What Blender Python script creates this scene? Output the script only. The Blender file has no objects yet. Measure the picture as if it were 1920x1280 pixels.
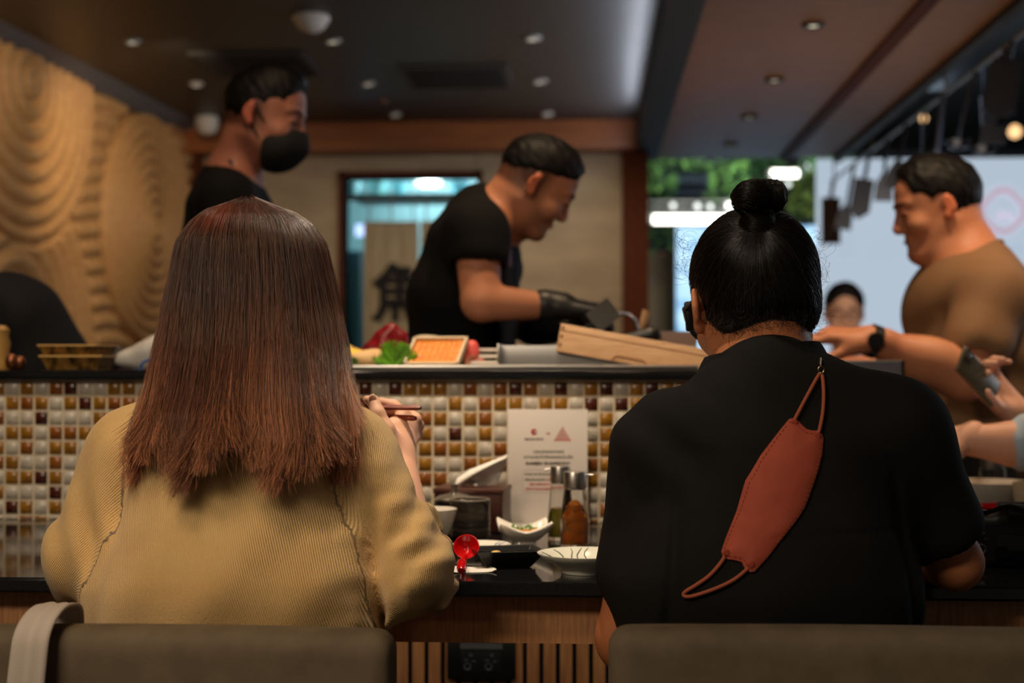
import bpy, math, random
import numpy as np
from mathutils import Vector, Matrix, Euler
from mathutils.bvhtree import BVHTree

random.seed(7)
RNG = np.random.default_rng(11)
PI = math.pi
SC = bpy.context.scene
COL = SC.collection

# ------------------------------------------------------------------ camera
F = 2667.0
cam_d = bpy.data.cameras.new('camera')
cam = bpy.data.objects.new('camera', cam_d)
COL.objects.link(cam)
cam.location = (0, 0, 1.04)
cam.rotation_euler = (math.radians(90) + math.atan(50 / F), 0, math.atan(150 / F))
cam_d.lens = 50.0
cam_d.sensor_width = 36.0
cam_d.clip_start = 0.05
cam_d.clip_end = 60
cam_d.dof.use_dof = True
cam_d.dof.focus_distance = 1.8
cam_d.dof.aperture_fstop = 3.4
SC.camera = cam
RC = cam.rotation_euler.to_matrix()

SC.view_settings.view_transform = 'Standard'
SC.view_settings.look = 'None'
SC.view_settings.gamma = 1.0
SC.view_settings.use_curve_mapping = False
SC.view_settings.exposure = 0.0
SC.cycles.use_denoising = True
SC.cycles.max_bounces = 6
SC.cycles.diffuse_bounces = 3
SC.cycles.glossy_bounces = 3
SC.cycles.transmission_bounces = 5
SC.cycles.transparent_max_bounces = 6
SC.cycles.sample_clamp_indirect = 4.0

def P(px, py, Y):
    d = RC @ Vector(((px - 960) / F, (640 - py) / F, -1.0))
    k = Y / d.y
    return Vector((d.x * k, Y, 1.04 + d.z * k))

# ------------------------------------------------------------------ world and lights
wd = bpy.data.worlds.new('world')
SC.world = wd
wd.use_nodes = True
wd.node_tree.nodes['Background'].inputs[0].default_value = (0.9, 0.76, 0.62, 1)
wd.node_tree.nodes['Background'].inputs[1].default_value = 0.075

def lamp(name, kind, loc, target, power, color, size=0.1, size_y=None, spot=60, blend=0.6):
    l = bpy.data.lights.new(name, kind)
    o = bpy.data.objects.new(name, l)
    COL.objects.link(o)
    o.location = loc
    d = Vector(target) - Vector(loc)
    o.rotation_euler = d.to_track_quat('-Z', 'Y').to_euler()
    l.energy = power
    l.color = color
    if kind == 'AREA':
        l.shape = 'RECTANGLE'
        l.size = size
        l.size_y = size_y or size
    else:
        l.shadow_soft_size = size
    if kind == 'SPOT':
        l.spot_size = math.radians(spot)
        l.spot_blend = blend
    return o

WARM = (1.0, 0.70, 0.42)
WARM2 = (1.0, 0.81, 0.60)
COOL = (0.62, 0.78, 1.0)
# recessed spots above the eating counter
for lx, lz, pw in ((-1.35, 2.3, 30), (-0.62, 2.3, 34), (-0.10, 2.3, 74), (0.60, 2.15, 7)):
    lamp('counter_spot', 'SPOT', (lx, 1.90, lz), (lx + 0.02, 2.36, 0.8), pw, WARM2, 0.03, spot=62, blend=0.9)
# added soft warm fill, lifts the ambient on the guests' backs and the tiles
lamp('guest_fill_light', 'AREA', (-1.1, 0.1, 2.3), (-0.3, 2.2, 0.9), 30, WARM2, 0.9, 0.5)
lamp('seat_spot', 'SPOT', (-0.72, 1.0, 2.3), (-0.46, 1.85, 1.05), 34, WARM, 0.12, spot=46, blend=1.0)
lamp('seat_spot', 'SPOT', (0.45, 0.7, 2.15), (0.27, 1.8, 1.0), 5, WARM2, 0.12, spot=60, blend=0.9)
# hidden strip under the counter
lamp('under_counter_strip', 'AREA', (0.0, 2.35, 0.725), (0.0, 2.57, 0.45), 2.6, WARM2, 3.6, 0.02)
# work lights over the open kitchen
for lx, ly, lz, pw in ((-1.5, 2.9, 2.3, 12), (-0.75, 2.95, 2.3, 15), (-0.05, 2.9, 2.3, 34), (0.75, 3.0, 2.15, 30), (1.2, 2.9, 2.15, 24)):
    lamp('kitchen_spot', 'SPOT', (lx, ly, lz), (lx, ly + 0.2, 0.9), pw, WARM, 0.05, spot=84, blend=0.8)
# wall washers
lamp('wall_washer', 'SPOT', (-1.55, 5.4, 2.28), (-2.25, 6.7, 1.65), 27, (1, .74, .48), 0.03, spot=88, blend=0.9)
lamp('wall_washer', 'SPOT', (-1.75, 4.3, 2.28), (-2.35, 5.6, 1.6), 22, (1, .74, .48), 0.03, spot=80, blend=0.9)
for lx, pw in ((-1.2, 22), (-0.3, 26), (0.1, 26)):
    lamp('stone_wall_spot', 'SPOT', (lx, 6.2, 2.28), (lx, 7.7, 1.1), pw, WARM2, 0.05, spot=76, blend=0.9)
# cool light of the mall on the right
lamp('mall_light', 'AREA', (2.9, 4.4, 1.7), (0.9, 3.2, 1.1), 9, (.78, .86, 1), 1.4, 0.9)
lamp('mall_light', 'AREA', (1.9, 10.2, 2.8), (1.3, 8.5, 1.2), 8, COOL, 1.2, 0.8)
lamp('ceiling_fill_light', 'AREA', (0.85, 5.2, 0.95), (0.8, 5.4, 2.2), 5, (1, .76, .54), 1.0, 1.6)  # added warm uplight for the walnut ceiling, no real lamp stands here
# strip along the dark beam, washing the ceiling beside it
lamp('cove_light', 'AREA', (0.205, 5.7, 2.19), (-0.5, 5.7, 2.42), 9, (.80, .86, 1), 3.2, 0.03)
lamp('seated_man_fill_light', 'SPOT', (1.25, 5.3, 2.15), (1.12, 6.2, 1.2), 16, WARM2, 0.08, spot=50)  # added to brighten the seated man's face, not a real fitting

# ------------------------------------------------------------------ materials
def lin(c):
    return tuple(((x / 255) / 12.92 if x <= 10 else (((x / 255) + 0.055) / 1.055) ** 2.4) for x in c)

MATS = {}
def mat(name, col=(200, 200, 200), rough=0.5, metal=0.0, spec=0.5, emit=None, estr=0.0, trans=0.0, ior=1.45,
        noise=None, nscale=30, bump=0.0, bscale=200, bdist=0.001, attr=False, sss=0.0, coat=0.0, stretch=None, alpha=1.0, sheen=0.0):
    if name in MATS:
        return MATS[name]
    m = bpy.data.materials.new(name)
    m.use_nodes = True
    nt = m.node_tree
    N, L = nt.nodes, nt.links
    b = N['Principled BSDF']
    c = (*lin(col), 1)
    b.inputs['Base Color'].default_value = c
    b.inputs['Roughness'].default_value = rough
    b.inputs['Metallic'].default_value = metal
    b.inputs['Specular IOR Level'].default_value = spec
    b.inputs['IOR'].default_value = ior
    b.inputs['Transmission Weight'].default_value = trans
    b.inputs['Coat Weight'].default_value = coat
    b.inputs['Sheen Weight'].default_value = sheen
    if sss:
        b.inputs['Subsurface Weight'].default_value = sss
        b.inputs['Subsurface Radius'].default_value = (0.01, 0.004, 0.002)
        b.inputs['Subsurface Scale'].default_value = 1.0
    if emit:
        b.inputs['Emission Color'].default_value = (*lin(emit), 1)
        b.inputs['Emission Strength'].default_value = estr
    src = None
    tc = N.new('ShaderNodeTexCoord')
    mp = N.new('ShaderNodeMapping')
    L.new(tc.outputs['Object'], mp.inputs['Vector'])
    if stretch:
        mp.inputs['Scale'].default_value = stretch
    if attr:
        a = N.new('ShaderNodeVertexColor')
        a.layer_name = 'Col'
        src = a.outputs['Color']
    if noise:
        nz = N.new('ShaderNodeTexNoise')
        nz.inputs['Scale'].default_value = nscale
        nz.inputs['Detail'].default_value = 6
        L.new(mp.outputs['Vector'], nz.inputs['Vector'])
        rp = N.new('ShaderNodeMapRange')
        rp.inputs['From Min'].default_value = 0.32
        rp.inputs['From Max'].default_value = 0.68
        L.new(nz.outputs['Fac'], rp.inputs['Value'])
        mx = N.new('ShaderNodeMix')
        mx.data_type = 'RGBA'
        L.new(rp.outputs['Result'], mx.inputs['Factor'])
        mx.inputs[6].default_value = c
        mx.inputs[7].default_value = (*lin(noise), 1)
        if src is not None:
            m2 = N.new('ShaderNodeMix')
            m2.data_type = 'RGBA'
            m2.blend_type = 'MULTIPLY'
            m2.inputs['Factor'].default_value = 1
            L.new(src, m2.inputs[6]); L.new(mx.outputs[2], m2.inputs[7])
            src = m2.outputs[2]
        else:
            src = mx.outputs[2]
    if src is not None:
        L.new(src, b.inputs['Base Color'])
    if bump:
        nb = N.new('ShaderNodeTexNoise')
        nb.inputs['Scale'].default_value = bscale
        nb.inputs['Detail'].default_value = 4
        L.new(mp.outputs['Vector'], nb.inputs['Vector'])
        bp = N.new('ShaderNodeBump')
        bp.inputs['Strength'].default_value = bump
        bp.inputs['Distance'].default_value = bdist
        L.new(nb.outputs['Fac'], bp.inputs['Height'])
        L.new(bp.outputs['Normal'], b.inputs['Normal'])
    MATS[name] = m
    return m

# ------------------------------------------------------------------ object helpers
def props(o, label=None, cat=None, group=None, kind=None):
    for k, v in (('label', label), ('category', cat), ('group', group), ('kind', kind)):
        if v:
            o[k] = v
    return o

def empty(name, loc, label=None, cat=None, group=None, rz=0.0):
    o = bpy.data.objects.new(name, None)
    o.empty_display_size = 0.05
    COL.objects.link(o)
    o.location = loc
    o.rotation_euler = (0, 0, rz)
    return props(o, label, cat, group)

def wm(o):
    if o is None:
        return Matrix.Identity(4)
    m = Matrix.LocRotScale(o.location, o.rotation_euler, o.scale)
    return wm(o.parent) @ o.matrix_parent_inverse @ m if o.parent else m

def link(name, me, m=None, parent=None, label=None, cat=None, group=None, kind=None, keep=False):
    """links mesh me; coordinates are the parent's own unless keep is set, when they are world ones"""
    o = bpy.data.objects.new(name, me)
    COL.objects.link(o)
    if m is not None:
        for x in (m if isinstance(m, (list, tuple)) else [m]):
            me.materials.append(x)
    if parent is not None:
        o.parent = parent
        if keep:
            me.transform(wm(parent).inverted())
    elif keep:
        lo = np.empty(len(me.vertices) * 3, dtype=np.float32)
        me.vertices.foreach_get('co', lo)
        lo = lo.reshape(-1, 3)
        c = Vector(((lo[:, 0].min() + lo[:, 0].max()) / 2, (lo[:, 1].min() + lo[:, 1].max()) / 2, lo[:, 2].min()))
        c = Vector([float(v) for v in c])
        me.transform(Matrix.Translation(-c))
        o.location = c
    return props(o, label, cat, group, kind)

def np_mesh(name, V, Q, smooth=True, col=None, mi=None):
    V = np.ascontiguousarray(V, dtype=np.float32); Q = np.ascontiguousarray(Q, dtype=np.int32)
    me = bpy.data.meshes.new(name)
    n = Q.shape[1]
    me.vertices.add(len(V)); me.vertices.foreach_set('co', V.ravel())
    me.loops.add(Q.size); me.loops.foreach_set('vertex_index', Q.ravel())
    me.polygons.add(len(Q))
    me.polygons.foreach_set('loop_start', np.arange(0, Q.size, n, dtype=np.int32))
    me.polygons.foreach_set('loop_total', np.full(len(Q), n, dtype=np.int32))
    if smooth:
        me.polygons.foreach_set('use_smooth', np.ones(len(Q), dtype=bool))
    if mi is not None:
        me.polygons.foreach_set('material_index', np.asarray(mi, dtype=np.int32))
    me.update(calc_edges=True)
    if col is not None:
        a = me.color_attributes.new('Col', 'FLOAT_COLOR', 'POINT')
        c = np.ones((len(V), 4), dtype=np.float32); c[:, :3] = col
        a.data.foreach_set('color', c.ravel())
    return me

class MB:
    """collects simple solids into one mesh"""
    def __init__(s):
        s.v, s.f, s.m, s.sm = [], [], [], []
    def add(s, vs, fs, mi=0, smooth=False, M=None):
        k = len(s.v)
        s.v += [tuple(M @ Vector(v)) if M is not None else tuple(v) for v in vs]
        for f in fs:
            s.f.append([k + i for i in f]); s.m.append(mi); s.sm.append(smooth)
        return s
    def box(s, lo, hi, mi=0, bev=0.0, M=None):
        x0, y0, z0 = lo; x1, y1, z1 = hi
        if bev <= 0:
            return s.add([(x0,y0,z0),(x1,y0,z0),(x1,y1,z0),(x0,y1,z0),(x0,y0,z1),(x1,y0,z1),(x1,y1,z1),(x0,y1,z1)],
                  [(0,3,2,1),(4,5,6,7),(0,1,5,4),(1,2,6,5),(2,3,7,6),(3,0,4,7)], mi, M=M)
        b = bev
        rings = []
        for z, d in ((z0, b), (z0 + b*.3, b*.3), (z0 + b, 0), (z1 - b, 0), (z1 - b*.3, b*.3), (z1, b)):
            r = []
            for cx, cy, a0 in ((x1-b, y1-b, 0), (x0+b, y1-b, 90), (x0+b, y0+b, 180), (x1-b, y0+b, 270)):
                for q in (0, 30, 60, 90):
                    a = math.radians(a0 + q)
                    r.append((cx + (b-d)*math.cos(a), cy + (b-d)*math.sin(a), z))
            rings.append(r)
        n = 16
        vs = [p for r in rings for p in r]
        fs = [(i*n + j, i*n + (j+1) % n, (i+1)*n + (j+1) % n, (i+1)*n + j) for i in range(5) for j in range(n)]
        fs += [tuple(range(n))[::-1], tuple(range(5*n, 6*n))]
        return s.add(vs, fs, mi, True, M)
    def lathe(s, prof, seg=32, mi=0, M=None, close=False, sq=None):
        vs, fs = [], []
        n = len(prof)
        for j in range(seg):
            a = 2 * PI * j / seg
            ca, sa = math.cos(a), math.sin(a)
            k = 1.0
            if sq:
                k = 1.0 / ((abs(ca) ** sq + abs(sa) ** sq) ** (1.0 / sq))
            for r, z in prof:
                vs.append((r * k * ca, r * k * sa, z))
        for j in range(seg):
            j2 = (j + 1) % seg
            for i in range(n - 1):
                fs.append((j*n + i, j2*n + i, j2*n + i + 1, j*n + i + 1))
        return s.add(vs, fs, mi, True, M)
    def tube(s, pts, r, seg=8, mi=0, M=None, flat=None):
        pts = [Vector(p) for p in pts]
        n = len(pts)
        rs = r if isinstance(r, (list, tuple)) else [r] * n
        vs, fs = [], []
        up = None
        for i, p in enumerate(pts):
            t = (pts[min(i+1, n-1)] - pts[max(i-1, 0)]).normalized()
            if up is None:
                up = Vector((0, 0, 1)) if abs(t.z) < .9 else Vector((1, 0, 0))
            x = t.cross(up)
            if x.length < 1e-6: x = Vector((1, 0, 0))
            x.normalize(); y = x.cross(t).normalized(); up = y
            for j in range(seg):
                a = 2 * PI * j / seg
                vs.append(p + x * rs[i] * math.cos(a) + y * rs[i] * math.sin(a) * (flat or 1))
        for i in range(n - 1):
            for j in range(seg):
                j2 = (j + 1) % seg
                fs.append((i*seg + j, i*seg + j2, (i+1)*seg + j2, (i+1)*seg + j))
        fs += [tuple(range(seg))[::-1], tuple(range((n-1)*seg, n*seg))]
        return s.add(vs, fs, mi, True, M)
    def prism(s, poly, z0, z1, mi=0, M=None):
        n = len(poly)
        vs = [(x, y, z0) for x, y in poly] + [(x, y, z1) for x, y in poly]
        fs = [tuple(range(n))[::-1], tuple(range(n, 2*n))] + [(i, (i+1) % n, n + (i+1) % n, n + i) for i in range(n)]
        return s.add(vs, fs, mi, False, M)
    def mesh(s, name='m'):
        me = bpy.data.meshes.new(name)
        me.from_pydata([tuple(v) for v in s.v], [], s.f)
        me.polygons.foreach_set('material_index', s.m)
        me.polygons.foreach_set('use_smooth', s.sm)
        me.update()
        return me
    def build(s, name, m, parent=None, **kw):
        me = s.mesh(name)
        o = link(name, me, m, parent, **kw)
        if any(s.sm):
            try:
                me.set_sharp_from_angle(angle=math.radians(40))
            except Exception:
                pass
        return o

def text(name, body, size, m, M, parent=None, align='CENTER', ext=0.0002, label=None, width=None, bold=0.0):
    cu = bpy.data.curves.new(name, 'FONT')
    cu.body = body
    cu.size = size
    cu.align_x = align
    cu.extrude = ext
    cu.offset = bold
    cu.resolution_u = 3
    o = bpy.data.objects.new('tmp', cu)
    COL.objects.link(o)
    dg = bpy.context.evaluated_depsgraph_get()
    me = bpy.data.meshes.new_from_object(o.evaluated_get(dg))
    bpy.data.objects.remove(o)
    if width and len(me.vertices):
        w = max(v.co.x for v in me.vertices) - min(v.co.x for v in me.vertices)
        me.transform(Matrix.Diagonal((width / w, 1, 1, 1)))
    me.transform(M)
    me.materials.clear()
    return link(name, me, m, parent, label=label)

# ------------------------------------------------------------------ implicit surfaces
class Sdf:
    def __init__(s, h=0.006, inflate=0.0):
        s.ops, s.h, s.inf, s.fns = [], h, inflate, []
    def _a(s, kind, fn, lo, hi, k, rep):
        s.ops.append((kind, fn, np.array(lo, float), np.array(hi, float), k))
        return s
    def cone(s, a, b, ra, rb, k=0.02, mode='u', flat=None):
        a = np.array(a, float); b = np.array(b, float); ra += s.inf; rb += s.inf
        ab = b - a; L2 = max(float(ab @ ab), 1e-12)
        def fn(x, y, z):
            px, py, pz = x - a[0], y - a[1], z - a[2]
            t = np.clip((px * ab[0] + py * ab[1] + pz * ab[2]) / L2, 0, 1)
            qx, qy, qz = px - t * ab[0], py - t * ab[1], pz - t * ab[2]
            return np.sqrt(qx * qx + qy * qy + qz * qz) - (ra + t * (rb - ra))
        r = max(ra, rb)
        return s._a(mode, fn, np.minimum(a, b) - r, np.maximum(a, b) + r, k, None)
    def path(s, pts, rs, k=0.02, mode='u'):
        for i in range(len(pts) - 1):
            s.cone(pts[i], pts[i+1], rs[i], rs[i+1], k if i == 0 else min(k, 0.012), mode)
        return s
    def ell(s, c, r, k=0.02, mode='u', R=None):
        c = np.array(c, float); r = np.array(r, float) + s.inf
        Rm = np.array(R if R is not None else Matrix.Identity(3), float).T
        def fn(x, y, z):
            p = (x - c[0], y - c[1], z - c[2])
            q = [(Rm[i, 0] * p[0] + Rm[i, 1] * p[1] + Rm[i, 2] * p[2]) for i in range(3)]
            k0 = np.sqrt(sum((q[i] / r[i]) ** 2 for i in range(3)))
            k1 = np.sqrt(sum((q[i] / r[i] ** 2) ** 2 for i in range(3))) + 1e-9
            return k0 * (k0 - 1) / k1
        m = float(r.max())
        return s._a(mode, fn, c - m, c + m, k, None)
    def ecap(s, a, b, r1, r2, xd=(1, 0, 0), k=0.03, mode='u'):
        a = np.array(a, float); b = np.array(b, float)
        ab = b - a; L = float(np.linalg.norm(ab)); zd = ab / L
        xd = np.array(xd, float); xd -= zd * (xd @ zd); xd /= np.linalg.norm(xd); yd = np.cross(zd, xd)
        i_ = s.inf
        def fn(x, y, z):
            p = (x - a[0], y - a[1], z - a[2])
            w = p[0] * zd[0] + p[1] * zd[1] + p[2] * zd[2]
            t = np.clip(w / L, 0, 1)
            qx = p[0] * xd[0] + p[1] * xd[1] + p[2] * xd[2]
            qy = p[0] * yd[0] + p[1] * yd[1] + p[2] * yd[2]
            qz = w - t * L
            rx = r1[0] + i_ + t * (r2[0] - r1[0]); ry = r1[1] + i_ + t * (r2[1] - r1[1]); rz = np.minimum(rx, ry) * .8
            k0 = np.sqrt((qx / rx) ** 2 + (qy / ry) ** 2 + (qz / rz) ** 2)
            k1 = np.sqrt((qx / rx ** 2) ** 2 + (qy / ry ** 2) ** 2 + (qz / rz ** 2) ** 2) + 1e-9
            return k0 * (k0 - 1) / k1
        m = max(*r1, *r2) + i_
        return s._a(mode, fn, np.minimum(a, b) - m, np.maximum(a, b) + m, k, None)
    def half(s, p, n, k=0.004):
        """keep only the side the normal n points away from"""
        p = np.array(p, float); n = np.array(n, float); n /= np.linalg.norm(n)
        fn = lambda x, y, z: (x - p[0]) * n[0] + (y - p[1]) * n[1] + (z - p[2]) * n[2]
        s.ops.append(('i', fn, None, None, k))
        return s
    def fold(s, fn):
        s.fns.append(fn)
        return s
    def field(s, lo=None, hi=None):
        h = s.h
        us = [o for o in s.ops if o[0] == 'u']
        pad = 4 * h + 0.01
        l = np.min([o[2] for o in us], axis=0) - pad; u = np.max([o[3] for o in us], axis=0) + pad
        if lo is not None: l = np.maximum(l, lo)
        if hi is not None: u = np.minimum(u, hi)
        n = np.ceil((u - l) / h).astype(int) + 1
        ax = [(l[i] + h * np.arange(n[i])).astype(np.float32) for i in range(3)]
        Fd = np.full(n, 1.0, dtype=np.float32)
        for kind, fn, a, b, k in s.ops:
            if kind == 'i':
                d = fn(ax[0][:, None, None], ax[1][None, :, None], ax[2][None, None, :])
                hh = np.maximum(k - np.abs(Fd - d), 0) / k
                Fd = np.maximum(Fd, d) + hh * hh * k * .25
                continue
            m = k + 3 * h + 0.012
            i0 = np.clip(np.floor((a - m - l) / h).astype(int), 0, n); i1 = np.clip(np.ceil((b + m - l) / h).astype(int) + 1, 0, n)
            if (i1 <= i0).any(): continue
            sl = tuple(slice(i0[i], i1[i]) for i in range(3))
            d = fn(ax[0][sl[0]][:, None, None], ax[1][sl[1]][None, :, None], ax[2][sl[2]][None, None, :]).astype(np.float32)
            G = Fd[sl]
            if kind == 'u':
                hh = np.maximum(k - np.abs(G - d), 0) / k
                Fd[sl] = np.minimum(G, d) - hh * hh * k * .25
            else:
                hh = np.maximum(k - np.abs(G + d), 0) / k
                Fd[sl] = np.maximum(G, -d) + hh * hh * k * .25
        for fn in s.fns:
            Fd = Fd - fn(ax[0][:, None, None], ax[1][None, :, None], ax[2][None, None, :], Fd).astype(np.float32)
        return Fd, l, h
    def mesh(s, name, col=None, lo=None, hi=None, smooth_it=0):
        V, Q = nets(*s.field(lo, hi))
        c = col(V) if callable(col) else col
        return np_mesh(name, V, Q, True, c)
    def build(s, name, m, parent=None, col=None, lo=None, hi=None, **kw):
        return link(name, s.mesh(name, col, lo, hi), m, parent, keep=True, **kw)

def nets(Fd, org, h):
    ins = Fd < 0
    a = ins.astype(np.int8)
    cs = sum(a[i:a.shape[0]-1+i, j:a.shape[1]-1+j, k:a.shape[2]-1+k] for i in (0,1) for j in (0,1) for k in (0,1))
    act = (cs > 0) & (cs < 8)
    idx = np.full(act.shape, -1, dtype=np.int64)
    I, J, K = np.nonzero(act)
    idx[I, J, K] = np.arange(len(I))
    S = np.zeros((len(I), 3)); C = np.zeros(len(I))
    cr = [(i, j, k) for i in (0,1) for j in (0,1) for k in (0,1)]
    for p in cr:
        for ax in range(3):
            if p[ax] == 0:
                q = list(p); q[ax] = 1
                f0 = Fd[I+p[0], J+p[1], K+p[2]]; f1 = Fd[I+q[0], J+q[1], K+q[2]]
                sgn = (f0 < 0) != (f1 < 0)
                t = np.where(sgn, f0 / np.where(sgn, f0 - f1, 1), 0)
                e = np.array(p, float)[None, :].repeat(len(I), 0); e[:, ax] += t
                S += e * sgn[:, None]; C += sgn
    V = (np.stack([I, J, K], 1) + S / C[:, None]) * h + np.array(org)[None, :]
    quads = []
    for ax in range(3):
        o1, o2 = [(1, 2), (2, 0), (0, 1)][ax]
        s0 = [slice(None)] * 3; s1 = [slice(None)] * 3
        s0[ax] = slice(0, -1); s1[ax] = slice(1, None)
        A = ins[tuple(s0)]; B = ins[tuple(s1)]
        ch = A != B
        ii = np.array(np.nonzero(ch)).T
        ok = (ii[:, o1] > 0) & (ii[:, o2] > 0) & (ii[:, o1] < act.shape[o1]) & (ii[:, o2] < act.shape[o2])
        ii = ii[ok]
        def g(d1, d2):
            q = ii.copy(); q[:, o1] -= d1; q[:, o2] -= d2
            return idx[q[:, 0], q[:, 1], q[:, 2]]
        q = np.stack([g(1, 1), g(0, 1), g(0, 0), g(1, 0)], 1)
        fl = ~A[ii[:, 0], ii[:, 1], ii[:, 2]]
        q[fl] = q[fl][:, ::-1]
        quads.append(q)
    Q = np.concatenate(quads)
    return V, Q[(Q >= 0).all(1)]

def strands(name, pts, rad, col, m, parent=None, **kw):
    """pts (n, k, 3) world, rad (n, k), col (n, k, 3): thin three-sided tubes"""
    n, k, _ = pts.shape
    T = np.gradient(pts, axis=1); T /= np.linalg.norm(T, axis=2, keepdims=True) + 1e-9
    ref = np.array([0.31, -0.9, 0.3]); X = np.cross(T, ref[None, None]); X /= np.linalg.norm(X, axis=2, keepdims=True) + 1e-9
    Yv = np.cross(T, X)
    R = []
    for j in range(3):
        a = 2 * PI * j / 3
        R.append(pts + (X * math.cos(a) + Yv * math.sin(a)) * rad[..., None])
    V = np.stack(R, 2).reshape(-1, 3)
    C = np.repeat(col[:, :, None, :], 3, 2).reshape(-1, 3)
    base = (np.arange(n)[:, None] * k + np.arange(k - 1)[None, :]) * 3
    Q = [np.stack([base + j, base + (j+1) % 3, base + 3 + (j+1) % 3, base + 3 + j], -1).reshape(-1, 4) for j in range(3)]
    me = np_mesh(name, V, np.concatenate(Q), True, C)
    return link(name, me, m, parent, keep=True, **kw)

def vnoise(x, y, z, seed=0):
    """smooth cheap noise"""
    s = seed * 1.7
    return (np.sin(x * 1.0 + 1.3 * np.sin(y * .9 + s) + s) + np.sin(y * 1.1 + 1.2 * np.sin(z * .8 + 2 * s) + 2 + s) + np.sin(z * .95 + 1.4 * np.sin(x * .85 + s) + 4 - s)) / 3
# ================================================================== THE SETTING
m_ceil = mat('dark_ceiling_paint', (50, 49, 49), 0.45, noise=(46, 45, 45), nscale=3)
m_wood = mat('ceiling_walnut', (160, 110, 68), 0.5, noise=(130, 86, 52), nscale=5, stretch=(1, 14, 10), spec=0.25)
m_wood_d = mat('dark_walnut', (96, 48, 24), 0.7, noise=(70, 34, 18), nscale=6, stretch=(10, 1, 10), spec=.15)
m_bulk = mat('bulkhead_wood', (158, 88, 38), 0.42, noise=(128, 68, 28), nscale=4, stretch=(1, 8, 10))
m_beam = mat('beam_dark', (38, 35, 34), 0.6)
m_crown = mat('crown_panel', (92, 100, 112), 0.45)
m_stone = mat('travertine', (176, 156, 126), 0.6, noise=(146, 126, 100), nscale=2.2, stretch=(1, 1, 3), bump=.3, bscale=14, bdist=.01)
m_floor = mat('floor_tile', (60, 52, 46), 0.4, noise=(48, 42, 38), nscale=4)
m_black = mat('matt_black', (14, 14, 15), 0.6)
m_granite = mat('black_granite', (9, 9, 10), 0.08, noise=(30, 30, 32), nscale=900, spec=0.6)
m_carved = mat('carved_tan_wood', (206, 160, 104), 0.6, noise=(186, 140, 86), nscale=14, stretch=(1, 1, 4))
m_slat = mat('oak_slat', (172, 122, 78), 0.5, noise=(140, 94, 56), nscale=16, stretch=(6, 6, .7))
m_fascia = mat('oak_fascia', (204, 146, 98), 0.5, noise=(170, 118, 78), nscale=40, stretch=(6, 1, .5))
m_steel = mat('brushed_steel', (190, 186, 180), 0.3, 1.0)
m_steel_r = mat('satin_steel', (160, 158, 155), 0.45, 1.0)
m_plas_b = mat('black_plastic', (16, 17, 20), 0.35)

def struct(mb, name, m):
    return mb.build(name, m, kind='structure', keep=True)

struct(MB().box((-4.5, -1.5, -0.05), (4.5, 13.2, 0)), 'floor', m_floor)
struct(MB().box((-4.5, -1.5, 2.35), (0.235, 7.85, 2.45)), 'ceiling', m_ceil)
struct(MB().box((0.36, -1.5, 2.2), (1.03, 7.9, 2.24)).box((1.085, -1.5, 2.2), (1.325, 7.9, 2.24)), 'ceiling_walnut', m_wood)
struct(MB().box((1.03, -1.5, 2.185), (1.085, 7.9, 2.24)), 'trim_1', m_wood_d)
struct(MB().box((1.325, -1.5, 2.17), (1.365, 7.9, 2.26)), 'trim_2', m_beam)
struct(MB().box((0.235, -1.5, 2.195), (0.36, 7.95, 2.45)), 'ceiling_beam', m_beam)
struct(MB().box((1.365, -1.5, 2.95), (4.5, 13.2, 3.0)).box((0.36, 7.95, 2.95), (1.365, 13.2, 3.0)), 'ceiling_mall', m_black)
# bulkhead and crown panel
struct(MB().box((-2.4, 7.5, 2.2), (0.235, 7.72, 2.35)), 'trim_3', m_bulk)
a0, a1 = P(0, 30, 5.29), P(330, 212, 7.3)
w0 = Vector((-2.35, 5.65, 0)); w1 = Vector((-2.21, 7.62, 0)); wd_ = (w1 - w0).normalized()
wn = Vector((wd_.y, -wd_.x, 0))         # points into the room
def wallp(s_, z, off=0.0):
    q = w0 + wd_ * s_ + wn * off
    return Vector((q.x, q.y, z))
cr = MB()
L0, L1 = -3.2, 1.97
cr.add([wallp(L0, 2.35, .19), wallp(L1, 2.35, .13), wallp(L0, 2.30, .02), wallp(L1, 2.30, .02), wallp(L0, 2.36, .02), wallp(L1, 2.36, .02)],
       [(0, 1, 3, 2), (2, 3, 5, 4), (4, 5, 1, 0), (0, 2, 4), (1, 5, 3)])
struct(cr, 'trim_4', m_crown)

# back wall of stone around a doorway
dl, dr, dt = P(645, 332, 7.7), P(895, 332, 7.7), P(700, 332, 7.7).z
xr = P(1166, 400, 7.7).x
xl = -2.25
sw = MB()
def stone_block(x0, x1, z0, z1):
    sw.box((x0 + .001, 7.70, z0 + .001), (x1 - .001, 7.86, z1 - .001))
sw.box((xl, 7.706, 0), (dl.x, 7.85, 2.25)); sw.box((dr.x, 7.706, 0), (xr, 7.85, 2.25)); sw.box((dl.x, 7.706, dt), (dr.x, 7.85, 2.25))
for r_ in range(5):
    z0, z1 = r_ * .45, min(r_ * .45 + .45, 2.25)
    for i in range(-6, 2):
        x0 = xr + (i - 1) * .62 + (r_ % 2) * .31; x1 = x0 + .62
        for lo_, hi_ in ((xl, dl.x), (dr.x, xr)):
            p0, p1 = max(x0, lo_), min(x1, hi_)
            if p1 - p0 > .04: stone_block(p0, p1, z0, z1)
struct(sw, 'wall_back', m_stone)
fr = MB()
for x in (dl.x - .03, dr.x): fr.box((x, 7.67, 0), (x + .03, 7.86, dt + .03))
fr.box((dl.x - .03, 7.67, dt), (dr.x + .03, 7.86, dt + .03))
struct(fr, 'door_1', m_wood_d)
struct(MB().box((-2.35, 7.60, 0), (-2.13, 7.72, 2.3)), 'trim_5', m_wood_d)
xc = P(1215, 400, 7.7).x
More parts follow.
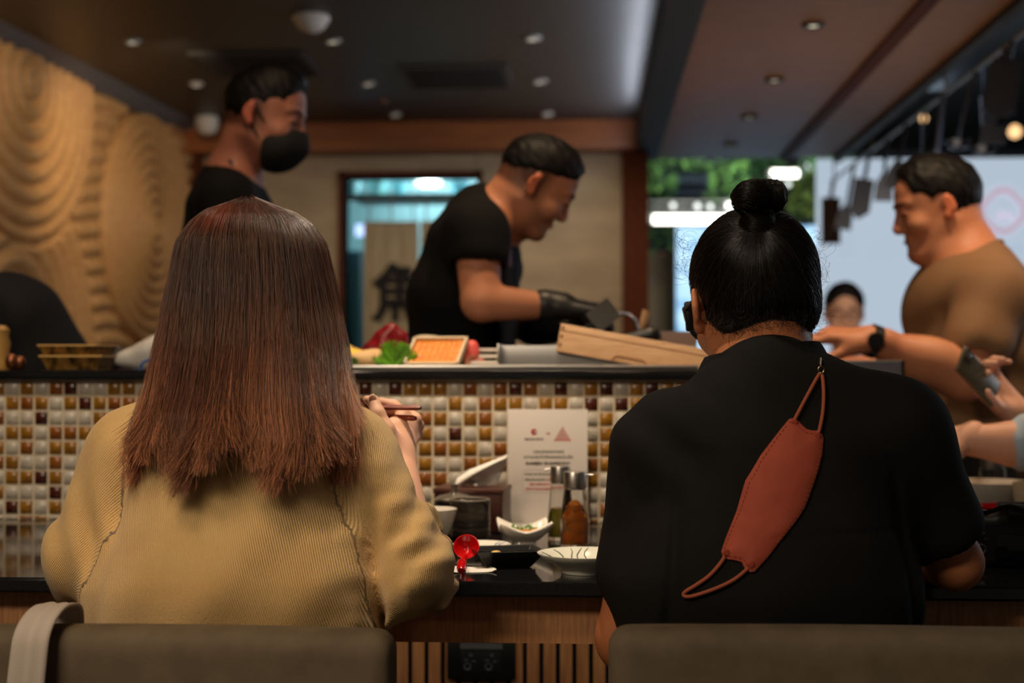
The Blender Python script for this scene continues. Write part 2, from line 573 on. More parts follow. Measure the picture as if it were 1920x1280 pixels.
struct(MB().box((xr, 7.62, 0), (xc, 7.86, 2.25)), 'trim_6', m_wood_d)

# carved wall: concentric relief
def carve():
    h = 0.008
    S = np.arange(-1.2, 1.975, h); Z = np.arange(0.9, 2.33, h)
    s_, z_ = np.meshgrid(S, Z, indexing='ij')
    def px_s(px, py):
        best = None
        for s1 in np.arange(-1, 2, .01):
            q = wallp(s1, 1.5)
            d = RC.transposed() @ (q - Vector((0, 0, 1.04)))
            x = 960 + F * d.x / -d.z
            if best is None or abs(x - px) < best[0]: best = (abs(x - px), s1, q.y)
        return best[1], 1.04 + (690 - py) * best[2] / F
    def ring(c, r, pitch, e=1.0):
        d = np.sqrt((s_ - c[0]) ** 2 + ((z_ - c[1]) * e) ** 2)
        return d, np.abs(np.sin(PI * d / pitch)) ** .8
    cA = px_s(268, 425); cB = px_s(25, 140); cC = px_s(5, 640)
    dA, rA = ring(cA, .56, .066); dB, rB = ring(cB, .62, .085); dC, rC = ring(cC, .75, .095)
    base = np.abs(np.sin(PI * (z_ + .03 * np.sin(s_ * 5)) / .085))
    H = 0.004 + 0.030 * base ** .8
    for d, r, R in ((dC, rC, .80), (dB, rB, .66), (dA, rA, .59)):
        edge = 1 / (1 + np.exp(-(R - d) / .006))
        groove = np.exp(-((d - R) / .016) ** 2)
        H = H * (1 - edge) + edge * (0.006 + 0.034 * (1 - d / R) + 0.044 * r)
        H = H - groove * .045
    o = np.array(wallp(0, 0)); dd = np.array(wd_); nn = np.array(wn)
    V = o[None, None] + s_[..., None] * dd + (H + .01)[..., None] * nn
    V[..., 2] = z_
    a, b = s_.shape
    I = np.arange(a * b).reshape(a, b)
    Q = np.stack([I[:-1, :-1], I[1:, :-1], I[1:, 1:], I[:-1, 1:]], -1).reshape(-1, 4)
    return np_mesh('w', V.reshape(-1, 3), Q)
link('wall_left', carve(), m_carved, kind='structure', keep=True)
lw = MB()
lw.add([wallp(-6.5, 0, 0), wallp(2.0, 0, 0), wallp(2.0, 2.4, 0), wallp(-6.5, 2.4, 0), wallp(-6.5, 0, -.1), wallp(2.0, 0, -.1), wallp(2.0, 2.4, -.1), wallp(-6.5, 2.4, -.1)],
       [(0, 1, 2, 3), (7, 6, 5, 4), (0, 4, 5, 1), (3, 2, 6, 7), (0, 3, 7, 4), (1, 5, 6, 2)])
struct(lw, 'wall_left_backing', m_wood_d)
# low timber rail below the carving
lr = MB()
lr.add([wallp(-1.2, .0, 0), wallp(1.97, .0, 0), wallp(1.97, 1.13, 0), wallp(-1.2, 1.13, 0), wallp(-1.2, 0, .07), wallp(1.97, 0, .07), wallp(1.97, 1.13, .07), wallp(-1.2, 1.13, .07)],
       [(3, 2, 1, 0), (4, 5, 6, 7), (0, 1, 5, 4), (3, 7, 6, 2), (0, 4, 7, 3), (1, 2, 6, 5)])
struct(lr, 'trim_7', m_wood_d)

# ---------------- counter: granite top, tiled riser, ledge, fascia, slat wall
YT, YE = 2.62, 1.894
ZC, ZL = 0.756, 1.036
XE = 0.43
cm = MB()
cm.add([(-1.9, YE, ZC), (2.6, YE, ZC), (2.6, 3.12, ZC), (XE, 3.12, ZC), (XE, YT + .02, ZC), (-1.9, YT + .02, ZC),
        (-1.9, YE, ZC - .021), (2.6, YE, ZC - .021), (2.6, 3.12, ZC - .021), (XE, 3.12, ZC - .021), (XE, YT + .02, ZC - .021), (-1.9, YT + .02, ZC - .021)],
       [(0, 1, 2, 3, 4, 5), (11, 10, 9, 8, 7, 6), (0, 6, 7, 1), (1, 7, 8, 2), (2, 8, 9, 3), (3, 9, 10, 4), (4, 10, 11, 5), (5, 11, 6, 0)])
ct = cm.build('counter', m_granite, keep=True, label='lower polished black granite counter that the two guests eat at', cat='counter')
bv = ct.modifiers.new('bevel', 'BEVEL'); bv.width = .004; bv.segments = 2
MB().box((-1.9, 1.93, .668), (2.6, 1.955, ZC - .021)).build('counter_fascia', m_fascia, ct, label='oak apron under the counter edge', keep=True)
sl = MB().box((-1.9, 2.585, 0), (2.6, 2.62, ZC - .022))
struct(sl, 'wall_counter_front', m_black)
s2 = MB()
x = P(742, 1200, 2.565).x
x -= 45 * .0297
while x < 2.5:
    s2.box((x, 2.568, .02), (x + .0215, 2.585, ZC - .022), bev=.0)
    x += .0297
struct(s2, 'wall_counter_slats', m_slat)
# riser body behind tiles
struct(MB().box((-1.9, YT + .004, ZC), (XE, YT + .05, ZL - .018)), 'wall_counter_riser', mat('riser_grout', (205, 190, 165), .8, noise=(190, 174, 148), nscale=60))
lg = MB().box((-1.9, YT - .015, ZL - .018), (XE, 3.07, ZL), bev=.003)
lg.build('kitchen_ledge', m_granite, keep=True, label='raised black granite ledge running along the top of the mosaic riser', cat='counter')
struct(MB().box((-1.9, 2.72, 0), (XE, 2.98, ZL - .019)), 'wall_kitchen_side', m_steel_r)

m_tiles = [mat('tile_white', (196, 186, 170), .24, noise=(170, 160, 146), nscale=60, spec=.6),
           mat('tile_amber', (156, 108, 30), .24, noise=(118, 76, 18), nscale=50, spec=.6),
           mat('tile_brown', (112, 58, 16), .24, noise=(140, 84, 24), nscale=50, spec=.6),
           mat('tile_dark', (52, 20, 12), .24, noise=(82, 34, 16), nscale=50, spec=.6)]
LEFT = ['AWAWBDWWAA', 'WABAWADABB', 'BWWDWWWAWA', 'WAAWBBAWAB', 'AWBWAAWBAW', 'BAWWBWAWWA', 'WAADAWWAWB', 'AWWWDWAWAW', 'WDAWAWWAWB', 'WWBAWAWDAW']
RIGHT = ['AADWDAAAWBWBDBWDWADWAD', 'WDDWWWWWAWBAAWAAWDWDAW', 'AWWAWWBAWAB' + 'WAWAWAWAWAB', 'WAAWWWAWDWA' + 'WAWBWAWAWAW', 'AWBWBAABAAW' + 'BWABWWAAWAW', 'WAWBAAAWWBA' + 'BAWWAWBAWAW', 'BWAWWABBWWA' + 'WAWABWAWAWD', 'WAWAAWWWAWW' + 'WAWBWAWWAWA', 'AWBWAWAWBWA' + 'WBWAWAWBWAW', 'WWAWBWAWAWW' + 'AWBWAWAWWAW']
pit = 28.42 * YT / F
x0t = P(8.1, 720, YT).x
ztop = P(700, 714.5, YT).z
ts = pit * .84
V_, Q_, MI_ = [], [], []
rr = random.Random(3)
for r_ in range(10):
    for c_ in range(-27, 75):
        X0 = x0t + c_ * pit + pit * .08
        if X0 < -1.9: continue
        if X0 + ts > XE: break
        k = None
        if -1 <= c_ <= 8: k = LEFT[r_][c_ + 1]
        elif 22 <= c_ < 44: k = RIGHT[r_][c_ - 22]
        if k is None: k = rr.choice('WWWWAAAABBD')
        Z1 = ztop - r_ * pit - pit * .08; Z0 = max(Z1 - ts, ZC + .001)
        n = len(V_); e = .0008
        tl = rr.uniform(-.0003, .0003)
        V_ += [(X0, YT + .004, Z0), (X0 + ts, YT + .004, Z0), (X0 + ts, YT + .004, Z1), (X0, YT + .004, Z1),
               (X0 + e, YT + .0026 + tl, Z0 + e), (X0 + ts - e, YT + .0026 - tl, Z0 + e), (X0 + ts - e, YT + .0026, Z1 - e), (X0 + e, YT + .0026, Z1 - e)]
        Q_ += [(n + a, n + b, n + c, n + d) for a, b, c, d in ((4, 5, 6, 7), (0, 1, 5, 4), (1, 2, 6, 5), (2, 3, 7, 6), (3, 0, 4, 7))]
        MI_ += ['WABD'.index(k)] * 5
link('wall_counter_mosaic', np_mesh('t', np.array(V_), np.array(Q_), False, mi=MI_), m_tiles, kind='structure', keep=True)

# ---------------- ceiling lights, vents, detectors
m_lamp = mat('lamp_lens', (220, 214, 200), .4, emit=(235, 224, 200), estr=1.3)
m_lampring = mat('lamp_ring', (150, 146, 140), .4)
m_lampdark = mat('lamp_ring_dark', (34, 30, 28), .4)
def downlight(px, py, zc, r, ring, label, group):
    d = (690 - py)
    Y = F * (zc - 1.04) / d
    p = P(px, py, Y); Y *= (zc - 1.04) / (p.z - 1.04); p = P(px, py, Y)
    o = empty('ceiling_downlight', (p.x, p.y, zc), label, 'ceiling light', group)
    MB().lathe([(r * .8, 0.0), (r * .82, -.012), (r * 1.15, -.008), (r * 1.2, 0)], 24).build('trim_ring', ring, o)
    MB().lathe([(0, -.004), (r * .5, -.006), (r * .8, -.002)], 24).build('lens', m_lamp, o)
for px, py, w in ((248, 76, 'front left, above the carved wall'), (624, 75, 'front middle, left of the round vents'), (999, 70, 'front right, nearest the dark beam'),
                  (368, 156, 'middle row, beside the masked chef\'s head'), (690, 155, 'middle row, between the two chefs'), (1012, 151, 'middle row, right end'),
                  (741, 213, 'back row, over the doorway'), (1026, 212, 'back row, right end near the beam'), (446, 213, 'back row, behind the masked chef')):
    downlight(px, py, 2.35, .03, m_lampring, 'small round white downlight in the dark ceiling, ' + w, 'downlights in the dark ceiling')
for px, py, w in ((1525, 45, 'nearest and largest'), (1452, 148, 'second from the front'), (1405, 218, 'third from the front'), (1370, 270, 'farthest, near the plants')):
    downlight(px, py, 2.2, .034, m_lampdark, 'recessed downlight in the walnut ceiling, ' + w, 'downlights in the walnut ceiling')
def ceil_at(px, py, zc):
    Y = F * (zc - 1.04) / (690 - py)
    p = P(px, py, Y); Y *= (zc - 1.04) / (p.z - 1.04)
    return P(px, py, Y)
m_wh = mat('white_plastic', (205, 200, 190), .5)
p = ceil_at(583, 30, 2.35)
o = empty('ceiling_speaker', (p.x, p.y, 2.35), 'large round white dome fitting on the dark ceiling at top centre-left', 'ceiling speaker')
MB().lathe([(0.068, 0), (0.072, -.01), (0.064, -.022)], 32).build('rim', m_wh, o); MB().lathe([(.064, -.022), (.05, -.045), (.03, -.058), (0, -.062)], 32).build('dome', m_wh, o)
p = P(388, 243, 7.3)
o = empty('ceiling_speaker', (p.x, p.y, 2.35), 'round white dome fitting by the bulkhead left of the masked chef', 'ceiling speaker')
MB().lathe([(0.058, 0), (0.062, -.03), (0.054, -.06)], 32).build('rim', m_wh, o); MB().lathe([(.054, -.06), (.04, -.085), (0, -.098)], 32).build('dome', m_wh, o)
p = ceil_at(717, 188, 2.35)
MB().lathe([(.022, 0), (.02, -.012), (0, -.02)], 20).build('sprinkler_cap', mat('copper_cap', (110, 66, 40), .4, .6), None, label='small coppery sprinkler cap in the dark ceiling', cat='sprinkler').location = (p.x, p.y, 2.35)
m_vent = mat('vent_dark', (48, 46, 45), .6)
for (x0, x1, y0, y1, w) in ((770, 950, 118, 165, 'between the two chefs'), (395, 580, 100, 137, 'above the masked chef\'s head')):
    a = ceil_at(x0, y1, 2.35); b = ceil_at(x1, y0, 2.35)
    o = empty('ceiling_vent', ((a.x + b.x) / 2, (a.y + b.y) / 2, 2.35), 'dark square air vent in the dark ceiling, ' + w, 'vent', 'air vents in the dark ceiling')
    hx, hy = .24, .24
    f = MB(); t = .03
    for lo, hi in (((-hx, -hy), (hx, -hy + t)), ((-hx, hy - t), (hx, hy)), ((-hx, -hy + t), (-hx + t, hy - t)), ((hx - t, -hy + t), (hx, hy - t))):
        f.box((*lo, -.012), (*hi, 0))
    f.build('frame', m_vent, o)
    l = MB()
    for i in range(7):
        y = -hy + t + .01 + i * .06
        l.add([(-hx + t, y, -.002), (hx - t, y, -.002), (hx - t, y + .03, -.02), (-hx + t, y + .03, -.02), (-hx + t, y, 0), (hx - t, y, 0), (hx - t, y + .032, -.018), (-hx + t, y + .032, -.018)],
              [(0, 1, 2, 3), (7, 6, 5, 4), (0, 4, 5, 1), (3, 2, 6, 7)])
    l.build('louvre', m_vent, o)

# ---------------- kitchen beyond the doorway
m_teal = mat('kitchen_steel', (126, 158, 160), .4, .3)
kx0, kx1 = dl.x - .5, dr.x + .5
struct(MB().box((kx0 - .1, 9.6, 0), (kx1 + .1, 9.7, 2.5)).box((kx0 - .1, 7.9, 0), (kx0, 9.6, 2.5)).box((kx1, 7.9, 0), (kx1 + .1, 9.6, 2.5)), 'wall_kitchen', m_teal)
struct(MB().box((kx0, 7.88, 2.5), (kx1, 9.7, 2.55)), 'ceiling_kitchen', m_teal)
lamp('kitchen_tube_light', 'AREA', ((kx0 + kx1) / 2, 8.7, 2.35), ((kx0 + kx1) / 2, 9.3, 1.3), 24, (.66, .92, 1.0), .8, .4)
m_tube = mat('tube_white', (255, 255, 250), .5, emit=(255, 255, 246), estr=5)
m_tube2 = mat('tube_warmwhite', (255, 255, 250), .5, emit=(255, 252, 240), estr=6)
def tube_light(a, b, r, name, label, cat='tube light', group=None, m=None):
    a = Vector(a); b = Vector(b); c = (a + b) / 2
    o = empty(name, c, label, cat, group)
    MB().tube([a - c, b - c], r, 12).build('tube', m or m_tube, o)
    d = (b - a).normalized()
    MB().tube([a - c - d * .03, a - c], r * 1.15, 12).build('end_cap', m_wh, o)
    MB().tube([b - c, b - c + d * .03], r * 1.15, 12).build('end_cap', m_wh, o)
    for e_ in (a - c, b - c): MB().tube([e_, (e_.x, e_.y, (2.95 if c.x > .3 else 2.5) - c.z)], .003, 6).build('suspension_wire', m_black, o)
    return o
tube_light(P(789, 344, 9.0), P(820, 344, 9.0), .022, 'tube_light', 'short bright white tube light inside the kitchen doorway')
# hanging steel scoops and basins seen through the noren loops
shelf_z = P(700, 372, 8.6).z
MB().box((dl.x - .1, 8.45, shelf_z - .01), (dr.x + .1, 8.9, shelf_z + .012)).build('kitchen_shelf', m_steel_r, None, keep=True, label='steel shelf high in the kitchen beyond the doorway', cat='shelf')
for px, py, r_, c in ((664, 350, .05, (170, 220, 225)), (710, 352, .065, (150, 215, 215)), (748, 354, .05, (120, 190, 200)), (860, 352, .06, (120, 185, 200))):
    q = P(px, py, 8.65)
    MB().lathe([(r_ * .6, 0), (r_, .09), (r_ * .95, .09), (r_ * .55, .006), (0, .006)], 20).build('mixing_bowl', mat('bowl_steel_%d' % px, c, .25, .6), None,
        label='steel basin on the kitchen shelf, ' + {664: 'leftmost by the door frame', 710: 'widest of the left ones', 748: 'left of the tube light', 860: 'right of the tube light'}[px], cat='bowl', group='steel basins on the kitchen shelf').location = (q.x, q.y, shelf_z + .013)
q = P(668, 432, 8.3)
MB().tube([(0, 0, 0), (.09, 0, 0)], .035, 16).build('kitchen_lamp', mat('blue_lamp', (200, 215, 255), .4, emit=(180, 205, 255), estr=1.6), None, label='small pale blue lamp at the left edge of the doorway', cat='lamp').location = q
q0 = P(654, 640, 8.4); q1 = P(676, 470, 8.4)
MB().box((q0.x, 8.4, 0), (q1.x, 8.7, q1.z)).box((q0.x + .01, 8.38, .4), (q1.x - .01, 8.4, q1.z - .05)).build('kitchen_cabinet', mat('teal_cabinet', (60, 120, 140), .4), None, keep=True, label='tall teal steel cabinet behind the left edge of the noren', cat='cabinet')

# noren curtain: two panels hung on a rod with loops
m_noren = mat('noren_linen', (178, 160, 130), .8, noise=(160, 142, 112), nscale=8, stretch=(6, 1, .6), bump=.3, bscale=400, bdist=.001)
m_ink = mat('black_ink', (16, 14, 14), .8)
rz_ = P(700, 374, 7.76).z
rod = empty('door_curtain', ((dl.x + dr.x) / 2, 7.76, rz_), 'beige linen door curtain with a large black brushed character', 'curtain')
MB().tube([(dl.x - rod.location.x, 0, 0), (dr.x - rod.location.x, 0, 0)], .008, 10).build('rod', m_wood_d, rod)
nx0, nx1 = P(682, 400, 7.76).x, P(892, 400, 7.76).x
ztp = P(700, 415, 7.76).z
mid = (nx0 + nx1) / 2
for (u0, u1) in ((nx0, mid - .006), (mid + .006, nx1)):
    n, k = 60, 24
    s_ = np.linspace(0, 1, n); t_ = np.linspace(0, 1, k)
    S, T_ = np.meshgrid(s_, t_, indexing='ij')
    X = u0 + (u1 - u0) * S - rod.location.x
    Z = ztp - T_ * (ztp - .55) - rz_
    for th in (0,):
        Yv = .012 * np.sin(S * 22 + T_ * 1.3) * (.4 + .6 * T_)
        V = np.stack([X, Yv, Z], -1).reshape(-1, 3)
        I = np.arange(n * k).reshape(n, k)
        Q = np.stack([I[:-1, :-1], I[1:, :-1], I[1:, 1:], I[:-1, 1:]], -1).reshape(-1, 4)
        pn = link('panel', np_mesh('n', V, Q), m_noren, rod)
        so = pn.modifiers.new('solid', 'SOLIDIFY'); so.thickness = .003
    for q_ in range(3):
        xx = u0 + (u1 - u0) * (.1 + .4 * q_) - rod.location.x
        MB().tube([(xx, .004, ztp - rz_), (xx, .011, 0), (xx, 0, .012), (xx, -.011, 0), (xx, -.004, ztp - rz_)], .012, 8, flat=.25).build('loop', m_noren, rod)
kp = P(752, 590, 7.735)
text('character', '魚', .33, m_ink, Matrix.Translation((kp.x - rod.location.x, -.028, kp.z - rz_)) @ Matrix.Rotation(PI / 2, 4, 'X'), rod, bold=.008, label='black brushed character')

# ---------------- mall beyond, on the right
m_mallwall = mat('mall_wall_dark', (34, 36, 42), .7)
struct(MB().box((-0.6, 12.6, 0), (6.5, 12.7, 3.2)), 'wall_mall', m_mallwall)
struct(MB().box((P(1214, 500, 11.8).x, 11.8, 0), (P(1268, 500, 11.8).x, 11.9, P(1230, 470, 11.8).z)), 'wall_mall_panel', mat('mall_panel_tan', (150, 126, 100), .7, emit=(150, 126, 100), estr=.0))
m_scr = mat('blue_screen', (150, 190, 225), .5, emit=(120, 175, 225), estr=1.1, noise=None)
def glow_noise(m, c1, c2, sc, st):
    nt = m.node_tree; b = nt.nodes['Principled BSDF']
    n = nt.nodes.new('ShaderNodeTexNoise'); n.inputs['Scale'].default_value = sc
    t = nt.nodes.new('ShaderNodeTexCoord'); nt.links.new(t.outputs['Object'], n.inputs['Vector'])
    r = nt.nodes.new('ShaderNodeValToRGB'); r.color_ramp.elements[0].position = .4; r.color_ramp.elements[1].position = .62
    r.color_ramp.elements[0].color = (*lin(c1), 1); r.color_ramp.elements[1].color = (*lin(c2), 1)
    nt.links.new(n.outputs['Fac'], r.inputs['Fac']); nt.links.new(r.outputs['Color'], b.inputs['Emission Color'])
    b.inputs['Emission Strength'].default_value = st
glow_noise(m_scr, (95, 150, 195), (190, 225, 250), 5, 1.1)
a = P(1268, 425, 11.5); b = P(1532, 425, 11.5)
o = empty('advert_screen', ((a.x + b.x) / 2, 11.5, 0), 'bright pale blue advertising screen behind the bun-haired guest', 'screen')
w = (b.x - a.x) / 2
MB().box((-w, -.02, .9), (w, 0, a.z)).build('display', m_scr, o)
MB().box((-w - .03, 0, .0), (w + .03, .06, a.z + .03)).build('housing', m_black, o)
# white tubes
tube_light(P(1224, 411, 10.6), P(1420, 411, 10.6), .032, 'tube_light', 'long bright white tube light left of the hair bun', group=None, m=m_tube2)
tube_light(P(1446, 325, 10.9), P(1496, 325, 10.9), .028, 'tube_light', 'short bright white tube light right above the hair bun', m=m_tube2)
tube_light(P(1362, 386, 11.2), P(1400, 386, 11.2), .024, 'tube_light', 'dimmer white tube light just left of the hair bun')
tr_ = empty('truss', P(1290, 386, 10.9), 'grey metal lighting truss in the mall above the long tube', 'truss')
MB().box((-.38, -.02, .025), (.5, .02, .04)).box((-.38, -.02, -.04), (.5, .02, -.025)).build('chord', m_steel_r, tr_)
for x_ in (-.35, .45): MB().tube([(x_, 0, .03), (x_, 0, 2.95 - tr_.location.z)], .003, 6).build('suspension_wire', m_black, tr_)
for i in range(9):
    MB().tube([(-.36 + i * .095, 0, -.03), (-.31 + i * .095, 0, .03)], .007, 6).build('strut', m_steel_r, tr_)
m_bulb = mat('bulb', (230, 235, 235), .5, emit=(225, 232, 225), estr=1.6)
for (px, py, r_) in ((1700, 222, 0),):
    pass
for i, (px, py, Y, r_, c, w) in enumerate(((1519, 312, 10.5, .03, 0, 'cool bulb above the right end of the plants'), (1478, 345, 10.8, .022, 0, 'small cool bulb under the short tube'),
        (1903, 247, 8.5, .04, 1, 'warm bulb at the right edge over the white screen'), (1732, 222, 8.0, .022, 1, 'small warm bulb among the hanging utensils'),
        (1866, 175, 9.4, .02, 1, 'faint warm bulb between the hanging ladles'), (1211, 526, 11.0, .024, 2, 'small bluish bulb beside the timber column'),
        (1262, 385, 10.7, .02, 0, 'pale bulb on the truss'), (1308, 386, 10.7, .022, 0, 'second pale bulb on the truss'), (1332, 387, 10.7, .02, 0, 'third pale bulb on the truss'))):
    mm = (m_bulb, mat('bulb_warm', (240, 200, 150), .5, emit=(255, 200, 140), estr=1.6), mat('bulb_blue', (150, 180, 240), .5, emit=(140, 175, 240), estr=1.2))[c]
    q = P(px, py, Y)
    o = empty('pendant_bulb', q, w, 'light bulb', 'bulbs hanging in the mall')
    MB().lathe([(0, -r_), (r_ * .7, -r_ * .7), (r_, 0), (r_ * .7, r_ * .7), (r_ * .3, r_)], 16).build('globe', mm, o)
    MB().tube([(0, 0, r_), (0, 0, 2.95 - q.z)], .003, 6).build('cord', m_black, o)
# shelves / dark equipment in the mall
for i, (px, py, w_, h_, c) in enumerate(((1285, 345, .5, .09, (60, 80, 104)), (1300, 365, .4, .05, (50, 66, 88)), (1330, 310, .35, .07, (54, 66, 86)))):
    q = P(px, py, 11.6)
    MB().box((-w_ / 2, 0, 0), (w_ / 2, .2, h_), bev=.01).box((-w_ / 2 + .02, .02, h_), (-w_ / 2 + .06, .06, .5)).box((w_ / 2 - .06, .02, h_), (w_ / 2 - .02, .06, .5)).build('ceiling_duct', mat('duct_%d' % i, c, .5), None,
        label='slate blue duct hanging in the mall, ' + ('widest one', 'lowest one', 'highest one')[i], cat='duct', group='ducts in the mall').location = q
# trailing plants
m_leaf = [mat('leaf_bright', (112, 160, 84), .5), mat('leaf_mid', (70, 112, 64), .5), mat('leaf_lime', (140, 165, 78), .5)]
def plant(px, py, Y, w_, h_, n, mi, label, seed):
    q = P(px, py, Y)
    r = np.random.default_rng(seed)
    o = empty('hanging_plant', (q.x, q.y, q.z), label, 'plant', 'trailing plants hanging in the mall')
    mb = MB()
    for i in range(7):
        x = (i / 6 - .5) * w_ * .9; y = r.uniform(-.05, .05)
        mb.tube([(x * .3, y, .06), (x, y, 0), (x * 1.05, y, -h_ * r.uniform(.5, 1))], .004, 5)
    mb.build('stem', m_leaf[1], o)
    MB().tube([(0, 0, .05), (0, 0, 2.95 - q.z)], .004, 6).build('cord', m_black, o)
    V, Q = [], []
    for i in range(int(n * .62)):
        c = np.array([r.uniform(-.5, .5) * w_, r.uniform(-.12, .12), -h_ * r.uniform(0, 1) ** 1.3 + .05])
        e = Euler(r.uniform(-1.2, 1.2, 3)).to_matrix(); s = r.uniform(.028, .055)
        k = len(V)
        for p_ in ((0, -1, 0), (.45, -.2, .12), (0, 1, -.1), (-.45, -.2, .12)):
            V.append(c + np.array(e @ Vector(p_)) * s)
        Q += [(k, k + 1, k + 2, k + 3)]
    link('foliage', np_mesh('f', np.array(V), np.array(Q)), m_leaf[mi], o)
plant(1232, 312, 10.2, .28, .22, 120, 0, 'bright green trailing plant beside the timber column', 1)
plant(1240, 350, 11.1, .22, .55, 110, 1, 'long dark green trailing plant beside the timber column', 2)
plant(1297, 303, 10.2, .16, .10, 50, 0, 'small bright green tuft second from the timber column', 3)
plant(1365, 315, 10.2, .3, .28, 150, 0, 'bright green trailing plant left above the hair bun', 4)
plant(1425, 305, 11.25, .40, .22, 230, 1, 'wide green plant above the hair bun', 5)
plant(1520, 330, 11.45, .34, .40, 220, 2, 'lime green plant right of the hair bun, under the short tube', 6)
plant(1545, 300, 10.0, .34, .14, 120, 1, 'dark green plant under the end of the walnut ceiling', 7)
lamp('plant_light', 'AREA', (1.35, 9.2, 2.5), (1.35, 10.6, 2.2), 18, (.95, 1, .9), 1.4, .3)

# white presentation screen
m_ws = mat('white_screen', (225, 235, 245), .6, emit=(200, 218, 236), estr=.72)
m_pink = mat('pink_print', (222, 200, 216), .6, emit=(216, 192, 212), estr=.66)
m_grey = mat('grey_print', (150, 160, 180), .6, emit=(170, 182, 202), estr=.6)
a = P(1531, 300, 9.0); b = P(2150, 300, 9.0)
o = empty('presentation_screen', ((a.x + b.x) / 2, 9.0, .0), 'large white backlit screen with a pink cloverleaf emblem behind the man in brown', 'screen')
w = (b.x - a.x) / 2
MB().box((-w, -.03, .5), (w, .03, a.z)).build('panel', m_ws, o)
for sx in (-w + .05, w - .09):
    MB().box((sx, .0, 0), (sx + .04, .06, .6)).build('leg', m_black, o)
ec = P(1881, 395, 8.965) - o.location
def clover(R, n=96):
    out = []
    for i in range(n):
        t = 2 * PI * i / n
        out.append(R * (0.86 + 0.14 * abs(math.cos(2 * t)) ** .7) )
    return out
ro, ri = clover(.148), clover(.108)
mb = MB(); vs = []
for i in range(96):
    t = 2 * PI * i / 96
    vs += [(ro[i] * math.cos(t), 0, ro[i] * math.sin(t)), (ri[i] * math.cos(t), 0, ri[i] * math.sin(t))]
fs = [(2*i, 2*((i+1) % 96), 2*((i+1) % 96) + 1, 2*i + 1) for i in range(96)]
mb.add(vs, fs)
for rr_ in (.02, .034, .048):
    mb.add([(.02 + r2 * math.cos(t) , 0, -.06 + r2 * math.sin(t)) for t in np.linspace(0, PI, 13) for r2 in (rr_, rr_ + .007)], [(2*i, 2*i+2, 2*i+3, 2*i+1) for i in range(12)])
mb.tube([(-.02, 0, .0), (-.035, 0, -.03), (-.02, 0, -.06)], .006, 6)
mb.build('emblem', m_pink, o).location = ec
tp = P(1876, 472, 8.965) - o.location
text('lettering', 'ruiwuun', .075, m_grey, Matrix.Translation(tp) @ Matrix.Rotation(PI / 2, 4, 'X'), o, align='LEFT', label='grey lettering')

# utensil rail on the right
rl = empty('utensil_rail', (1.40, 6.4, 2.13), 'long dark steel rail the kitchen utensils hang from', 'rail')
MB().tube([(0, -1.9, 0), (0, 2.0, 0)], .009, 10).build('bar', m_steel_r, rl)
for y in (-2.2, -.7, .8, 1.9):
    MB().tube([(0, y, 0), (0, y, .1)], .006, 8).build('bracket', m_steel_r, rl)
m_ut = mat('utensil_steel', (96, 102, 116), .25, 1.0)
m_ut_b = mat('utensil_black', (26, 27, 32), .35)
def upright(d):
    z = -d.normalized(); y = Vector((.25, 1, 0)); y = (y - z * y.dot(z)).normalized(); x = y.cross(z)
    return Matrix((x, y, z)).transposed().to_4x4()
def utensil(kind, px0, py0, px1, py1, label):
    X = 1.40
    # depth of the hook from its pixel
    Y = F * X / (px0 - 1110)
    for _ in range(6):
        q = P(px0, py0, Y); Y *= X / q.x
    q = P(px0, py0, Y)
    e = P(px1, py1, Y)
    hook = Vector((X, Y, 2.13))
    L = max((q - e).length, .12)
    top = Vector((X, Y, q.z)) if q.z < 2.13 else hook
    d = (e - top); d = d.normalized() * L
    name = {'l': 'ladle', 't': 'turner', 'k': 'cleaver', 's': 'strainer', 'b': 'wooden_paddle'}[kind]
    o = empty(name, hook, label, {'l': 'ladle', 't': 'spatula', 'k': 'knife', 's': 'strainer', 'b': 'paddle'}[kind], 'utensils hanging from the rail')
    t0 = top - hook
    MB().tube([(0, 0, .012), (.01, 0, .004), (0, 0, -.006), tuple(t0)], .003, 6).build('hook', m_ut, o)
    if kind == 'l':
        MB().tube([t0, t0 + d * .82], [.016, .010], 8, flat=.4).build('handle', m_ut, o)
        b_ = MB().lathe([(0, -.036), (.032, -.028), (.048, 0), (.046, 0), (.030, -.024), (0, -.033)], 20, M=Matrix.Translation(t0 + d * .9)); b_.build('bowl', m_ut, o)
    elif kind == 't':
        MB().tube([t0, t0 + d * .65], .016, 8, flat=.6).build('handle', m_ut_b, o)
        R = Matrix.Translation(t0 + d * .64) @ upright(d)
        MB().prism([(-.016, .0), (.016, .0), (.040, .05), (.044, .13), (-.044, .13), (-.040, .05)], -.0015, .0015, M=R @ Matrix.Rotation(-PI / 2, 4, 'X')).build('blade', m_ut, o)
    elif kind == 'k':
        MB().tube([t0, t0 + d * .4], .018, 8, flat=.6).build('handle', m_ut_b, o)
        R = Matrix.Translation(t0 + d * .4) @ upright(d)
        MB().prism([(-.05, 0), (.05, 0), (.052, .17), (0, .21), (-.05, .17)], -.0015, .0015, M=R @ Matrix.Rotation(-PI / 2, 4, 'X')).build('blade', m_ut, o)
    elif kind == 's':
        MB().tube([t0, t0 + d * .7], .012, 8).build('handle', m_ut, o)
        MB().lathe([(0, -.05), (.035, -.04), (.055, 0), (.058, 0), (.04, -.045), (0, -.055)], 20, M=Matrix.Translation(t0 + d * .85)).build('mesh_bowl', m_ut_b, o)
    else:
        MB().tube([t0, t0 + d * .35], .012, 8).build('handle', mat('paddle_wood', (108, 78, 60), .6), o)
        MB().box((-.055, -.008, -.27), (.055, .008, -.0), bev=.007, M=Matrix.Translation(t0 + d * .3)).build('blade', MATS['paddle_wood'], o)
